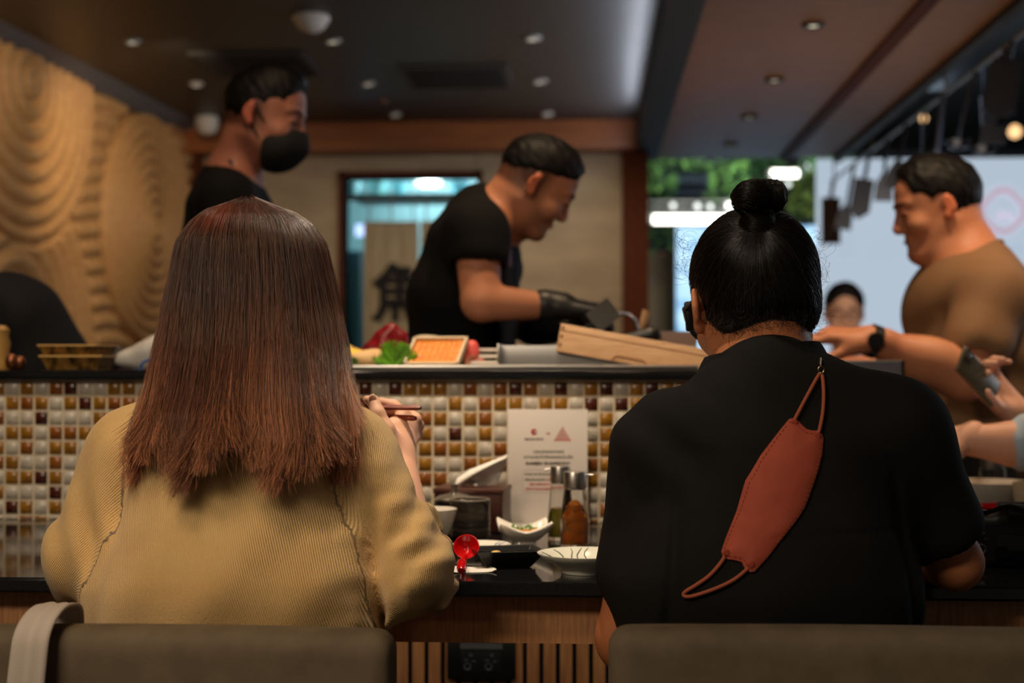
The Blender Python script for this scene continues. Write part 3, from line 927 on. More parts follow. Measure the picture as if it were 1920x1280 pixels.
for a_ in (('b', 1563, 296, 1552, 405, 'brown wooden paddle hanging at the far end of the rail'),
           ('t', 1602, 272, 1586, 395, 'dark blade hanging second from the far end'),
           ('k', 1630, 240, 1616, 365, 'dark long blade overlapping the white screen edge'),
           ('t', 1662, 235, 1658, 338, 'straight turner hanging just left of the man\'s hair'),
           ('t', 1698, 215, 1682, 322, 'tilted turner above the front of the man\'s hair'),
           ('l', 1733, 185, 1730, 292, 'straight ladle above the man\'s hair'),
           ('s', 1768, 125, 1757, 280, 'dark strainer with a long handle, left of the near ladles'),
           ('l', 1828, 115, 1797, 262, 'ladle slanting down to the left'),
           ('l', 1842, 180, 1846, 285, 'short ladle hanging low beside the slanted one'),
           ('t', 1886, 85, 1862, 258, 'turner slanting left near the right edge'),
           ('k', 1899, 30, 1890, 120, 'blade hanging nearest at the top right corner')):
    utensil(*a_)
# ================================================================== PEOPLE
def skin_mat(name, c, c2, sss=0.0):
    return mat(name, c, .5, noise=c2, nscale=9, attr=True, bump=.15, bscale=260, bdist=.0006, sss=sss, spec=.4)
sk_woman = skin_mat('skin_fair', (232, 184, 156), (224, 168, 140))
sk_bun = skin_mat('skin_tan', (190, 122, 82), (176, 108, 70))
sk_chef = skin_mat('skin_warm', (206, 142, 108), (192, 124, 92))
sk_chef2 = skin_mat('skin_masked', (176, 116, 94), (162, 102, 82))
sk_brown = skin_mat('skin_brownman', (200, 138, 104), (188, 120, 90))
sk_far = skin_mat('skin_far', (226, 176, 150), (214, 158, 134))
def hair_mat(name, col, attr=False, rough=.38, spec=.6):
    return mat(name, col, rough, attr=attr, spec=spec, bump=.25, bscale=180, bdist=.0015, stretch=(4, 4, .5))
m_hair_b = hair_mat('black_hair', (15, 13, 13), spec=.2, rough=.55)
m_hairstrand_b = mat('black_hair_strand', (16, 13, 12), .42, spec=.3)

class Frame:
    def __init__(s, o, fwd, up=(0, 0, 1), sc=1.0):
        s.o = Vector(o); y = Vector(fwd).normalized(); u = Vector(up)
        x = y.cross(u).normalized(); z = x.cross(y).normalized()
        s.R = Matrix((x, y, z)).transposed(); s.s = sc
    def __call__(s, x, y, z):
        return s.o + s.R @ (Vector((x, y, z)) * s.s)

def head(S, f, ears=True, face=True, k=.012):
    """adult head about 0.235 high; f.o is the middle of the head"""
    q = f.s
    S.ell(f(0, -.014, .034), np.array((.077, .098, .086)) * q, k=.02, R=f.R)
    S.ell(f(0, .028, -.025), np.array((.062, .062, .080)) * q, k=.03 * q, R=f.R)
    S.ell(f(0, .02, .05), np.array((.066, .068, .06)) * q, k=.02, R=f.R)
    S.cone(f(.048, -.006, -.045), f(.016, .066, -.094), .020 * q, .017 * q, k=.022)
    S.cone(f(-.048, -.006, -.045), f(-.016, .066, -.094), .020 * q, .017 * q, k=.022)
    S.cone(f(-.010, .074, -.094), f(.010, .074, -.094), .018 * q, .018 * q, k=.02)
    if face:
        for sx in (-1, 1):
            S.ell(f(sx * .031, .094, .010), np.array((.017, .012, .012)) * q, k=.012, mode='s', R=f.R)
            S.ell(f(sx * .031, .080, .008), np.array((.013, .012, .011)) * q, k=.006, R=f.R)
            S.cone(f(sx * .012, .087, .030), f(sx * .046, .074, .030), .009 * q, .007 * q, k=.012)
            S.ell(f(sx * .040, .062, -.026), np.array((.022, .022, .020)) * q, k=.02, R=f.R)
            S.ell(f(sx * .012, .098, -.031), np.array((.009, .010, .008)) * q, k=.008, R=f.R)
        S.cone(f(0, .086, .022), f(0, .106, -.024), .0075 * q, .0105 * q, k=.012)
        S.cone(f(-.020, .080, -.056), f(.020, .080, -.056), .007 * q, .007 * q, k=.006)
        S.cone(f(-.010, .088, -.053), f(.010, .088, -.053), .006 * q, .006 * q, k=.006)
        S.cone(f(-.016, .084, -.067), f(.016, .084, -.067), .007 * q, .007 * q, k=.006)
    if ears:
        for sx in (-1, 1):
            ear(S, f, sx)

def ear(S, f, sx, k=.006, out=0.0):
    q = f.s
    R = f.R @ Euler((math.radians(-12), math.radians(0), math.radians(sx * (24 + out * 400)))).to_matrix()
    S.ell(f(sx * (.081 + out), -.012, .002), np.array((.006, .0155, .027)) * q, k=k, R=R)
    S.ell(f(sx * (.078 + out), -.004, -.024), np.array((.007, .010, .012)) * q, k=k, R=R)
    S.ell(f(sx * (.091 + out), -.009, .004), np.array((.007, .0095, .017)) * q, k=.004, mode='s', R=R)

def hand(S, wrist, palm_dir, palm_n, curls, thumb_side, sc=1.0, spread=.07, thumb=(.8, .3), k=.004, rf=1.0):
    """palm_dir: from wrist to fingers; palm_n: the way the palm faces; thumb_side +1/-1"""
    w = Vector(wrist); y = Vector(palm_dir).normalized(); n = Vector(palm_n); n = (n - y * n.dot(y)).normalized()
    x = y.cross(n).normalized() * thumb_side            # toward the thumb
    g = lambda a, b, c: w + (x * a + y * b + n * c) * sc
    r = lambda v: v * sc * rf
    S.cone(g(0, -.03, 0), g(0, .012, 0), r(.025), r(.022), k=.015)
    bases = [(.030, .088), (.010, .092), (-.011, .088), (-.030, .078)]
    for (bx, by) in bases:
        S.cone(g(bx * .55, .012, 0), g(bx, by, -.002), r(.017), r(.0115), k=.012)
    S.ell(g(0, .05, .004), (r(.034),) * 2 + (r(.034),), k=.01) if False else None
    S.cone(g(.020, .018, .008), g(.030, .05, .010), r(.018), r(.014), k=.012)
    lens = [(.040, .024, .019), (.044, .028, .020), (.041, .026, .020), (.032, .020, .018)]
    for i, ((bx, by), L) in enumerate(zip(bases, lens)):
        p = g(bx, by, -.002); a = 0.0
        sp = (1.5 - i) * spread
        c = curls[i]
        rr = (.0095, .0085, .0078, .0068) if i < 3 else (.0082, .0074, .0068, .006)
        for j in range(3):
            a += c[j]
            d = (y * math.cos(a) + n * math.sin(a) + x * sp * math.cos(a)).normalized()
            p2 = p + d * L[j] * sc
            S.cone(p, p2, r(rr[j]), r(rr[j + 1]), k=k if j else .006)
            p = p2
    t0 = g(.026, .026, .008)
    ta, tc = thumb
    d1 = (x * math.sin(ta) + y * math.cos(ta) + n * tc).normalized()
    t1 = t0 + d1 * .042 * sc
    d2 = (d1 + y * .25 + n * tc * .4 - x * .1).normalized()
    t2 = t1 + d2 * .034 * sc
    d3 = (d2 + y * .2 - x * .2).normalized()
    t3 = t2 + d3 * .024 * sc
    S.cone(t0, t1, r(.0150), r(.0115), k=.012); S.cone(t1, t2, r(.0112), r(.0098), k=k); S.cone(t2, t3, r(.0098), r(.0078), k=k)
CURL = [(.5, .7, .5)] * 4

def lerpcol(a, b, t):
    return np.asarray(a)[None] * (1 - t[:, None]) + np.asarray(b)[None] * t[:, None]

def hit(bvh, px, py, off=.003):
    o = cam.location; d = (P(px, py, 2.0) - o).normalized()
    loc, nrm, _, _ = bvh.ray_cast(o, d)
    if loc is None:
        return None
    if nrm.dot(d) > 0: nrm = -nrm
    return loc + nrm * off, nrm

def legs(S, hipL, hipR, shoe_dir=(0, 1, 0), r=.075, foot=True):
    for h_ in (hipL, hipR):
        h_ = Vector(h_)
        S.path([h_, Vector((h_.x, h_.y, h_.z * .52)), Vector((h_.x, h_.y, .09))], [r, r * .75, r * .6], k=.03)

# ------------------------------------------------------------------ woman with long auburn hair
wo = empty('person', (P(440, 1000, 1.75).x, 1.75, 0), 'woman with long auburn hair in a mustard knit sweater holding chopsticks, seen from behind', 'person')
torso_w = [(P(452, 880, 1.80), P(440, 1110, 1.765), (.150, .105), (.182, .128)),
           (P(440, 1110, 1.765), P(440, 1420, 1.775), (.182, .128), (.195, .140))]
shoulders_w = [(P(466, 770, 1.85), P(648, 858, 1.83), .066, .058), (P(466, 770, 1.85), P(258, 862, 1.83), .066, .060)]
B = Sdf(.0045)
fw = Frame(P(472, 556, 1.935), (.06, 1, -.10))
head(B, fw, k=.012)
B.cone(fw(0, -.03, -.06), P(466, 790, 1.86), .052, .058, k=.02)
for a, b_, r1, r2 in torso_w: B.ecap(a, b_, [v - .022 for v in r1], [v - .022 for v in r2], k=.03)
for a, b_, r1, r2 in shoulders_w: B.cone(a, b_, r1 - .015, r2 - .015, k=.03)
el_r = P(776, 1072, 1.785); wr = P(748, 868, 1.965)
B.path([P(648, 858, 1.83), el_r, wr], [.040, .036, .0235], k=.02)
el_l = P(166, 1045, 1.80)
B.path([P(258, 862, 1.83), el_l, P(262, 1010, 2.06)], [.040, .036, .024], k=.02)
B.path([P(400, 1400, 1.78), (P(400, 1400, 1.78).x - .02, 2.12, .52), (P(400, 1400, 1.78).x - .02, 2.15, .09)], [.085, .06, .045], k=.03)
B.path([P(480, 1400, 1.78), (P(480, 1400, 1.78).x + .02, 2.12, .52), (P(480, 1400, 1.78).x + .02, 2.15, .09)], [.085, .06, .045], k=.03)
hand(B, P(262, 1010, 2.06), (.75, .6, .05), (0, 0, -1), [(.25, .35, .2)] * 4, 1)
# right hand in the chopstick grip, finger by finger
kn = [P(733, 803, 1.985), P(749, 799, 1.995), P(763, 806, 2.005), P(771, 821, 2.015)]
for p_, rr_ in zip(kn, (.0125, .0125, .0120, .0110)):
    B.cone(wr, p_, .0185, rr_, k=.010)
fing = [([kn[0], P(757, 776, 2.010), P(738, 760, 2.014), P(689, 750, 2.002)], (.0100, .0090, .0080, .0068)),
        ([kn[1], P(778, 786, 2.020), P(764, 772, 2.026), P(728, 769, 2.012)], (.0100, .0090, .0080, .0068)),
        ([kn[2], P(783, 797, 2.030), P(768, 789, 2.044), P(735, 785, 2.030)], (.0098, .0088, .0078, .0066)),
        ([kn[3], P(782, 815, 2.036), P(769, 809, 2.052), P(742, 801, 2.045)], (.0088, .0080, .0070, .0060))]
for pts, rr_ in fing:
    for i in range(3): B.cone(pts[i], pts[i + 1], rr_[i], rr_[i + 1], k=.004 if i else .007)
th = [P(742, 846, 1.962), P(722, 806, 1.950), P(708, 776, 1.952), P(700, 752, 1.962)]
B.cone(th[0], th[1], .0165, .0135, k=.014); B.cone(th[1], th[2], .0128, .0108, k=.006); B.cone(th[2], th[3], .0108, .0088, k=.004)
Vb, Qb = nets(*B.field())
hb = Sdf(.0016); hb.ops = B.ops
# the hand gets a finer grid; both pieces are kept in the same mesh
wrist_cut = P(752, 900, 1.94)
low = np.array((-1.0, 1.90, wrist_cut.z)); high = np.array((P(800, 800, 1.97).x, 2.09, 1.04))
lowx = P(672, 800, 1.97).x
def in_hand(V):
    return (V[:, 2] > wrist_cut.z + .004) & (V[:, 0] > lowx) & (V[:, 1] > 1.91) & (V[:, 0] < -.15)
keepf = ~in_hand(Vb)[Qb].any(1)
Vh, Qh = nets(*hb.field(lo=np.array((lowx, 1.90, wrist_cut.z)), hi=np.array((-.15, 2.09, 1.05))))
qc = np.concatenate([Qb[keepf], Qh + len(Vb)])
me = np_mesh('body', np.concatenate([Vb, Vh]), qc, True, (1, 1, 1))
link('body', me, sk_woman, wo, keep=True)
nail_m = mat('nail', (240, 196, 178), .25)
nl = Sdf(.001)
nl.ell(P(699, 748, 1.9545), (.0055, .0022, .0075), k=.001, R=Euler((.2, 0, .1)).to_matrix())
nl.build('thumbnail', nail_m, wo)

def knit_mat(name, c1, c2, freq, bdist, hz=False):
    m = mat(name, c1, .85, noise=c2, nscale=10, sheen=.25)
    nt = m.node_tree; N, L = nt.nodes, nt.links
    a = N.new('ShaderNodeAttribute'); a.attribute_name = 'rib'
    mt = N.new('ShaderNodeMath'); mt.operation = 'MULTIPLY'; mt.inputs[1].default_value = freq
    sn = N.new('ShaderNodeMath'); sn.operation = 'SINE'
    L.new(a.outputs['Fac'], mt.inputs[0]); L.new(mt.outputs[0], sn.inputs[0])
    nz = N.new('ShaderNodeTexNoise'); nz.inputs['Scale'].default_value = 420
    tc = N.new('ShaderNodeTexCoord'); L.new(tc.outputs['Object'], nz.inputs['Vector'])
    ad = N.new('ShaderNodeMath'); ad.operation = 'ADD'
    L.new(sn.outputs[0], ad.inputs[0])
    m3 = N.new('ShaderNodeMath'); m3.operation = 'MULTIPLY'; m3.inputs[1].default_value = 2.0
    L.new(nz.outputs['Fac'], m3.inputs[0]); L.new(m3.outputs[0], ad.inputs[1])
    bp = N.new('ShaderNodeBump'); bp.inputs['Distance'].default_value = bdist; bp.inputs['Strength'].default_value = 1
    L.new(ad.outputs[0], bp.inputs['Height']); L.new(bp.outputs['Normal'], N['Principled BSDF'].inputs['Normal'])
    return m
m_sweater = knit_mat('mustard_knit', (228, 190, 128), (212, 172, 110), 2 * PI / .0026, .0004)

S = Sdf(.0045)
for a, b_, r1, r2 in torso_w: S.ecap(a, b_, r1, r2, k=.05)
for a, b_, r1, r2 in shoulders_w: S.cone(a, b_, r1, r2, k=.05)
shl, shr = P(258, 862, 1.83), P(648, 858, 1.83)
S.cone(shr, el_r, .062, .054, k=.035)
S.cone(shl, el_l, .066, .058, k=.035)
S.cone(el_l, P(215, 1030, 1.93), .056, .048, k=.02)
# rolled cuff of the left sleeve
S.cone(P(140, 1096, 1.80), P(165, 1112, 1.83), .030, .026, k=.010)
# right forearm sleeve, pushed up and bunched
up = (wr - el_r).normalized()
S.cone(el_r, el_r + up * .075, .054, .043, k=.02)
for i, (d_, r_) in enumerate(((.02, .052), (.045, .050), (.070, .047), (.090, .042))):
    c_ = el_r + up * d_ + Vector((.004 * (-1) ** i, 0, 0))
    S.ell(c_, (r_, r_, .015), k=.010, R=up.to_track_quat('Z', 'Y').to_matrix() @ Euler((.15 * (-1) ** i, .2 * (-1) ** i, 0)).to_matrix())
S.cone(el_r + up * .10, el_r + up * .16, .031, .027, k=.006, mode='s')
Acen = np.array(shr + (el_r - shr) * .62)
def sweater_folds(x, y, z, F_):
    near = np.exp(-(F_ / .02) ** 2)
    a = np.array(el_r); d = np.array((el_r - shr).normalized())
    t = (x - a[0]) * d[0] + (y - a[1]) * d[1] + (z - a[2]) * d[2]
    r2 = (x - a[0]) ** 2 + (y - a[1]) ** 2 + (z - a[2]) ** 2
    w = np.exp(-r2 / .0085)
    f1 = .0078 * w * (np.sin(t * 112 + 44 * (x - a[0]) + 2.0 * np.sin(y * 35)) + .3 * np.sin(t * 260 - 70 * (x - a[0]) + 1)) * np.clip(.7 + .6 * np.sin(x * 60 + z * 25), .1, 1)
    al = np.array(el_l)
    r3 = (x - al[0]) ** 2 + (y - al[1]) ** 2 + (z - al[2]) ** 2
    f2 = .0040 * np.exp(-r3 / .012) * np.sin((x - al[0]) * 130 + (z - al[2]) * 26 + 1.0 + np.sin(z * 30))
    # broad drape folds of the back
    f3 = .0075 * vnoise((x - .45 * z) * 26, y * 9, z * 8, 3) * np.clip((1.0 - z) * 6, 0, 1)
    cx = P(455, 900, 1.7).x
    f4 = .0035 * np.sin(((x - cx) - .55 * (z - .86)) * 55) * np.exp(-((z - .80) / .09) ** 2) * (np.abs(x - cx) < .2)
    # arm creases at the arm holes
    g1 = -.010 * np.exp(-((x - (P(212, 980, 1.72).x + (z - .82) * .14)) / .009) ** 2) * np.clip((.93 - z) * 12, 0, 1) * (y < 1.78)
    g2 = -.012 * np.exp(-((x - (P(700, 1000, 1.74).x - (z - .82) * .05)) / .010) ** 2) * np.clip((.92 - z) * 12, 0, 1) * (y < 1.80)
    return near * (f1 + f2 + f3 + f4 + g1 + g2)
S.fold(sweater_folds)
S.half(P(440, 1425, 1.75), (0, 0, -1))
Vs, Qs = nets(*S.field())
me = np_mesh('sweater', Vs, Qs)
rib = Vs[:, 0] * .96 + .30 * Vs[:, 2]
def armrib(a, b, rad):
    a = np.array(a); b = np.array(b); ab = b - a; t = np.clip(((Vs - a) @ ab) / (ab @ ab), 0, 1)
    q = Vs - a - t[:, None] * ab; d = np.linalg.norm(q, axis=1)
    u = ab / np.linalg.norm(ab); X = np.cross(u, (0, 1, .2)); X /= np.linalg.norm(X); Y_ = np.cross(u, X)
    return d, np.arctan2(q @ X, q @ Y_) * rad * .9 + ((Vs - a) @ u) * .35
dbest = np.full(len(Vs), 9.)
for a, b_, r_, lim in ((shr, el_r, .062, .085), (shl, el_l, .066, .09), (el_r, el_r + up * .1, .05, .065)):
    d, v = armrib(a, b_, r_)
    side = (Vs[:, 0] > a.x - .01) if a is not shl else (Vs[:, 0] < shl.x + .01)
    sel = (d < lim) & side & (d < dbest)
    rib[sel] = v[sel]; dbest[sel] = d[sel] - .004
at = me.attributes.new('rib', 'FLOAT', 'POINT'); at.data.foreach_set('value', rib.astype(np.float32))
sweater = link('sweater', me, m_sweater, wo, keep=True)
# collarless neck band
TR = Sdf(.003)
nb = P(466, 778, 1.865)
for i in range(24):
    a1, a2 = 2 * PI * i / 24, 2 * PI * (i + 1) / 24
    g = lambda t: nb + Vector((.068 * math.cos(t), .062 * math.sin(t), -.016 * math.sin(t)))
    TR.cone(g(a1), g(a2), .009, .009, k=.004)
TR.build('neck_band', mat('mustard_rib', (206, 172, 108), .85, bump=.4, bscale=500), wo)
TS = Sdf(.008)
for dx, px in ((-.02, 400), (.02, 480)):
    h_ = P(px, 1395, 1.78)
    TS.path([h_, (h_.x + dx, 2.12, .525), (h_.x + dx, 2.15, .10)], [.098, .075, .062], k=.03)
TS.build('trousers', mat('dark_jeans', (40, 44, 60), .8), wo)
SH = Sdf(.006)
for dx, px in ((-.02, 400), (.02, 480)):
    h_ = P(px, 1395, 1.78)
    SH.cone((h_.x + dx, 2.13, .05), (h_.x + dx, 2.30, .035), .045, .034, k=.02)
SH.half((0, 0, 0.002), (0, 0, -1))
SH.build('shoes', m_black, wo)

# long hair: volume, then strands over it
rows = [(376, 446, 502, 1.930, .035), (384, 420, 526, 1.930, .064), (400, 396, 548, 1.930, .085), (420, 374, 575, 1.928, .100), (460, 351, 598, 1.922, .114), (520, 341, 613, 1.915, .122),
        (580, 327, 626, 1.905, .124), (650, 311, 638, 1.875, .120), (715, 295, 645, 1.835, .118), (770, 278, 655, 1.800, .122), (815, 268, 664, 1.785, .122), (870, 276, 662, 1.780, .122)]
zz = np.array([P(470, r[0], r[3]).z for r in rows])[::-1]
xa = np.array([P(r[1], r[0], r[3]).x for r in rows])[::-1]; xb = np.array([P(r[2], r[0], r[3]).x for r in rows])[::-1]
yc = np.array([r[3] for r in rows])[::-1]; ry = np.array([r[4] for r in rows])[::-1]
def hp(z):
    return np.interp(z, zz, xa), np.interp(z, zz, xb), np.interp(z, zz, yc), np.interp(z, zz, ry)
ztop_h = zz[-1] + .004; zbot = zz[0]
HV = Sdf(.005)
def hairfn(x, y, z):
    a_, b2, c_, r_ = hp(z)
    rx = np.maximum((b2 - a_) / 2 - .004, .004); cx = (a_ + b2) / 2; ryy = np.maximum(r_ - .004, .004)
    k0 = np.sqrt(((x - cx) / rx) ** 2 + ((y - c_) / ryy) ** 2)
    d = (k0 - 1) * np.minimum(rx, ryy)
    front = (y - (c_ + .045))
    zb = zbot + .030 + .012 * np.sin(x * 60) + .008 * np.sin(x * 133 + 1)
    return np.maximum(np.maximum(np.maximum(d, z - ztop_h + .006), zb - z), np.where(z < 1.10, front, -1))
HV.ops.append(('u', hairfn, np.array((xa.min(), 1.62, zbot)), np.array((xb.max(), 2.06, ztop_h)), .001))
def aub(V):
    t = np.clip((1.16 - V[:, 2]) / .26, 0, 1)
    n = .5 + .5 * np.sin(V[:, 0] * 130 + 2 * np.sin(V[:, 0] * 37))
    c = lerpcol((.030, .014, .010), (.095, .040, .022), t) * (.75 + .5 * n[:, None])
    return c
m_aub = mat('auburn_hair_mass', (255, 255, 255), .5, attr=True, spec=.3)
m_aub_s = mat('auburn_hair_strand', (255, 255, 255), .33, attr=True, spec=.8)
hair_w = HV.build('hair', m_aub, wo, col=aub)
def woman_hair(n, k, seed, out0, out1, wild=0.0, rad=.00042):
    r = np.random.default_rng(seed)
    th0 = r.uniform(-1.75, 1.75, n)              # 0 = straight back (toward camera), +-pi/2 sides
    th0 = np.where(r.random(n) < .12, r.uniform(-2.7, 2.7, n), th0)
    t = np.linspace(0, 1, k)[None, :]
    zend = zbot + np.abs(r.normal(0, .022, n)) + .020 * np.sin(th0 * 7 + 1) + .010 * np.sin(th0 * 23) - .006
    zend = np.where(np.abs(th0) > 1.9, zend + .02, zend)
    zstart = ztop_h - .001 - np.abs(r.normal(0, .004, n))
    e = t ** 1.0
    # arc over the crown first, then down
    lk = np.sin(th0 * 13 + 2.1 * np.sin(th0 * 5 + 1)) * .5 + .5
    Z = zstart[:, None] + (zend - zstart)[:, None] * np.where(t < .12, 0.5 * (t / .12) ** 2 * .16, .08 + (t - .12) / .88 * .92)
    A, Bx, Cy, Ry = hp(Z)
    off = (r.uniform(out0, out1, n))[:, None] * np.clip(t * 5, .2, 1) + (.0035 * (lk - .5))[:, None] * np.clip(t * 3, 0, 1) + .004 * np.sin(th0 * 9 + 3)[:, None] * np.sin(t * 8 + th0[:, None] * 3) * t
    thw = th0[:, None] + .05 * r.normal(0, 1, n)[:, None] * t + .030 * np.sin(t * r.uniform(3, 8, n)[:, None] + r.uniform(0, 6, n)[:, None]) + .045 * np.sin(t * 5 + th0[:, None] * 4) * t + wild * r.normal(0, 1, n)[:, None] * t ** 2
    # clumps toward the ends
    cl = np.round(th0 * 11 + .3 * np.sin(th0 * 40)) / 11
    thw = thw + (cl[:, None] - thw) * .40 * np.clip((t - .55) / .45, 0, 1) ** 1.5
    cx = (A + Bx) / 2; rx = (Bx - A) / 2
    X = cx + (rx + off) * np.sin(thw)
    Yv = Cy - (Ry + off) * np.cos(thw)
    flick = np.clip((t - .86) / .14, 0, 1) ** 2
    X = X + flick * (r.normal(0, .007, n) + .012 * np.sin(th0 * 8 + .5) + .003 * np.sign(th0) * (np.abs(th0) > .9))[:, None]
    Yv = Yv - flick * (np.abs(r.normal(0, .010, n)) + .008 * lk)[:, None]
    # parting on top: strands leave a line running front to back
    part = (1 - np.clip(t / .10, 0, 1)) ** 1.0
    px_, py_ = P(478, 380, 1.93).x, 1.96
    X = X * (1 - part) + (px_ + .006 * np.sign(th0)[:, None]) * part
    Yv = Yv * (1 - part) + (1.93 + r.uniform(-.045, .05, n)[:, None]) * part
    pts = np.stack([X, Yv, Z], -1)
    R_ = rad * r.uniform(.7, 1.25, n)[:, None] * (1 - .6 * t ** 3) * np.ones((n, k))
    tone = r.random(n)[:, None]
    strk = .5 + .5 * np.sin(th0[:, None] * 19 + 3 * np.sin(th0[:, None] * 7))
    dark = np.array((.052, .023, .016)); mid = np.array((.175, .058, .026)); tip = np.array((.64, .265, .125))
    tz = np.clip((1.185 - Z) / .30, 0, 1)
    w1 = np.clip(tz * 1.15 + .5 * (strk - .5) + .5 * (tone - .5), 0, 1)[..., None]
    edge_ = np.clip((np.abs(th0) - .7) / .5, 0, 1)[:, None]
    w2 = np.clip((tz - .62) * 2.0 + .7 * (strk - .5) + .7 * (tone - .5) + .35 * edge_ * (tz > .5), 0, 1)[..., None]
    col = dark * (1 - w1) + mid * w1
    col = col * (1 - w2) + tip * w2
    root = np.clip(1 - np.abs(Z - (ztop_h - .035)) / .03, 0, 1)[..., None]
    pk = np.exp(-((th0 + .35) / .4) ** 2)[:, None, None]
    col = col * (1 - root * pk * .8) + np.array((.26, .050, .018)) * root * pk * .8
    col = col * (.45 + 1.1 * (r.random(n)[:, None, None]) ** 1.2)
    return pts, R_, col
pt, rd, cl_ = woman_hair(10500, 30, 5, -.004, .005)
strands('strands', pt, rd, cl_, m_aub_s, hair_w)
pt, rd, cl_ = woman_hair(900, 30, 9, .002, .012, wild=.12, rad=.00024)
strands('flyaway_strands', pt, rd, cl_, m_aub_s, hair_w)
# right side lock sweeping over the shoulder
r = np.random.default_rng(21)
n, k = 520, 20
t = np.linspace(0, 1, k)[None, :]
sx_ = r.uniform(0, 1, n)[:, None]
px0 = 622 + 20 * sx_; px1 = 640 + 42 * sx_ + r.normal(0, 6, n)[:, None]
yend = 830 - 40 * sx_ + r.normal(0, 14, n)[:, None]
pxs = px0 + (px1 - px0) * t ** 2.2 + 8 * np.sin(t * PI) * (sx_ - .5); pys = 640 + (yend - 640) * t
lat = np.zeros((n, k, 3))
Yd = 1.865 - .11 * np.clip((pys - 640) / 190, 0, 1) - .012 * sx_
kx = (pxs - 960) / F; kz = (640 - pys) / F
R3 = np.array(RC)
dirs = np.stack([kx, kz, -np.ones_like(kx)], -1) @ R3.T
pts = dirs * (Yd / dirs[..., 1])[..., None] + np.array((0, 0, 1.04))
tone = r.random(n)[:, None, None]
cc = (np.array((.05, .018, .010)) * (1 - t[..., None]) + np.array((.42, .18, .09)) * t[..., None]) * (.6 + .8 * tone)
strands('side_lock', pts, np.full((n, k), .00038) * (1 - .5 * t ** 2), cc, m_aub_s, hair_w)

# chopsticks in her hand
m_chop = mat('chopstick_wood', (140, 62, 34), .35, noise=(104, 40, 22), nscale=60, stretch=(.3, 4, 4), coat=.3)
def chopstick(a, b, label):
    a = Vector(a); b = Vector(b); o = empty('chopstick', a, label, 'chopstick', 'chopsticks held by the woman')
    d = b - a
    MB().tube([(0, 0, 0), d * .02, d * .5, d], [.0030, .0040, .0035, .0015], 4).build('shaft', m_chop, o)
    MB().tube([-d.normalized() * .0015, (0, 0, 0)], [.0025, .0030], 4).build('butt_end', mat('chop_end', (40, 14, 8), .4), o)
chopstick(P(788, 764, 1.978), P(520, 762, 2.05), 'upper reddish wooden chopstick held in the woman\'s right hand')
chopstick(P(779, 784, 1.982), P(540, 770, 2.055), 'lower reddish wooden chopstick held in the woman\'s right hand')

# ------------------------------------------------------------------ guest with the hair bun
bu = empty('person', (P(1450, 1000, 1.78).x, 1.78, 0), 'guest with a black hair bun in a black short-sleeved collared shirt, seen from behind', 'person')
B = Sdf(.0045)
fb = Frame(P(1412, 574, 1.93), (-.20, 1, -.22), (-.09, .12, 1))
for q_ in ():
    pass
head(B, fb, ears=False, k=.012)
ear(B, fb, -1, out=.002); ear(B, fb, 1, out=-.002)
nk = P(1432, 735, 1.845)
B.cone(fb(0, -.028, -.055), nk, .060, .066, k=.03)
torso_b = [(P(1450, 880, 1.80), P(1440, 1110, 1.765), (.160, .105), (.176, .125)), (P(1440, 1110, 1.765), P(1440, 1420, 1.775), (.176, .125), (.19, .14))]
shL, shR = P(1250, 850, 1.82), P(1672, 818, 1.82)
for a, b_, r1, r2 in torso_b: B.ecap(a, b_, [v - .016 for v in r1], [v - .016 for v in r2], k=.03)
B.cone(nk, shL, .056, .048, k=.03); B.cone(nk, shR, .056, .048, k=.03)
elL, elR = P(1184, 1196, 1.82), P(1790, 1054, 1.850)
B.path([shL, elL, P(1300, 1262, 1.86)], [.050, .044, .028], k=.02)
B.path([shR, elR, P(1640, 1030, 2.12)], [.050, .0345, .025], k=.02)
hand(B, P(1300, 1262, 1.86), (.6, .6, -.1), (0, 0, -1), [(.3, .4, .3)] * 4, -1, k=.004)
hand(B, P(1640, 1030, 2.12), (-.85, .5, .0), (0, 0, -1), [(.2, .3, .2)] * 4, 1, k=.004)
for px in (1400, 1480):
    h_ = P(px, 1400, 1.78)
    B.path([h_, (h_.x, 2.12, .52), (h_.x, 2.15, .09)], [.085, .06, .045], k=.03)
B.build('body', sk_bun, bu, col=(1, 1, 1))
S = Sdf(.0042)
for a, b_, r1, r2 in torso_b: S.ecap(a, b_, r1, r2, k=.05)
S.cone(P(1436, 742, 1.838), shL, .066, .062, k=.06); S.cone(P(1450, 738, 1.838), shR, .066, .064, k=.06)
slL = shL + (elL - shL) * .62; slR = shR + (elR - shR) * .68
S.cone(shL, slL, .063, .062, k=.04); S.cone(shR, slR, .065, .060, k=.04)
dL = (elL - shL).normalized(); dR = (elR - shR).normalized()
def shirt_folds(x, y, z, F_):
    near = np.exp(-(F_ / .02) ** 2)
    f = .0035 * vnoise(x * 22 + z * 9, y * 8, z * 16 - x * 6, 5)
    a = np.array(P(1260, 800, 1.76))
    f = f + .004 * np.sin(((x - a[0]) * .8 + (z - a[2])) * 70) * np.exp(-((x - a[0]) ** 2 + (z - a[2]) ** 2) / .006)
    seam = -.0022 * np.exp(-((z - (P(1450, 1002, 1.68).z + .03 * (x - .25))) / .0022) ** 2) * (x > P(1440, 1000, 1.7).x) * (x < P(1700, 1000, 1.7).x)
    g1 = -.009 * np.exp(-((x - (P(1262, 980, 1.72).x + (z - .82) * .1)) / .008) ** 2) * np.clip((.92 - z) * 12, 0, 1) * (y < 1.78)
    g2 = -.009 * np.exp(-((x - (P(1690, 960, 1.74).x - (z - .82) * .1)) / .008) ** 2) * np.clip((.94 - z) * 12, 0, 1) * (y < 1.80)
    hem = .0
    return near * (f + seam + g1 + g2)
S.fold(shirt_folds)
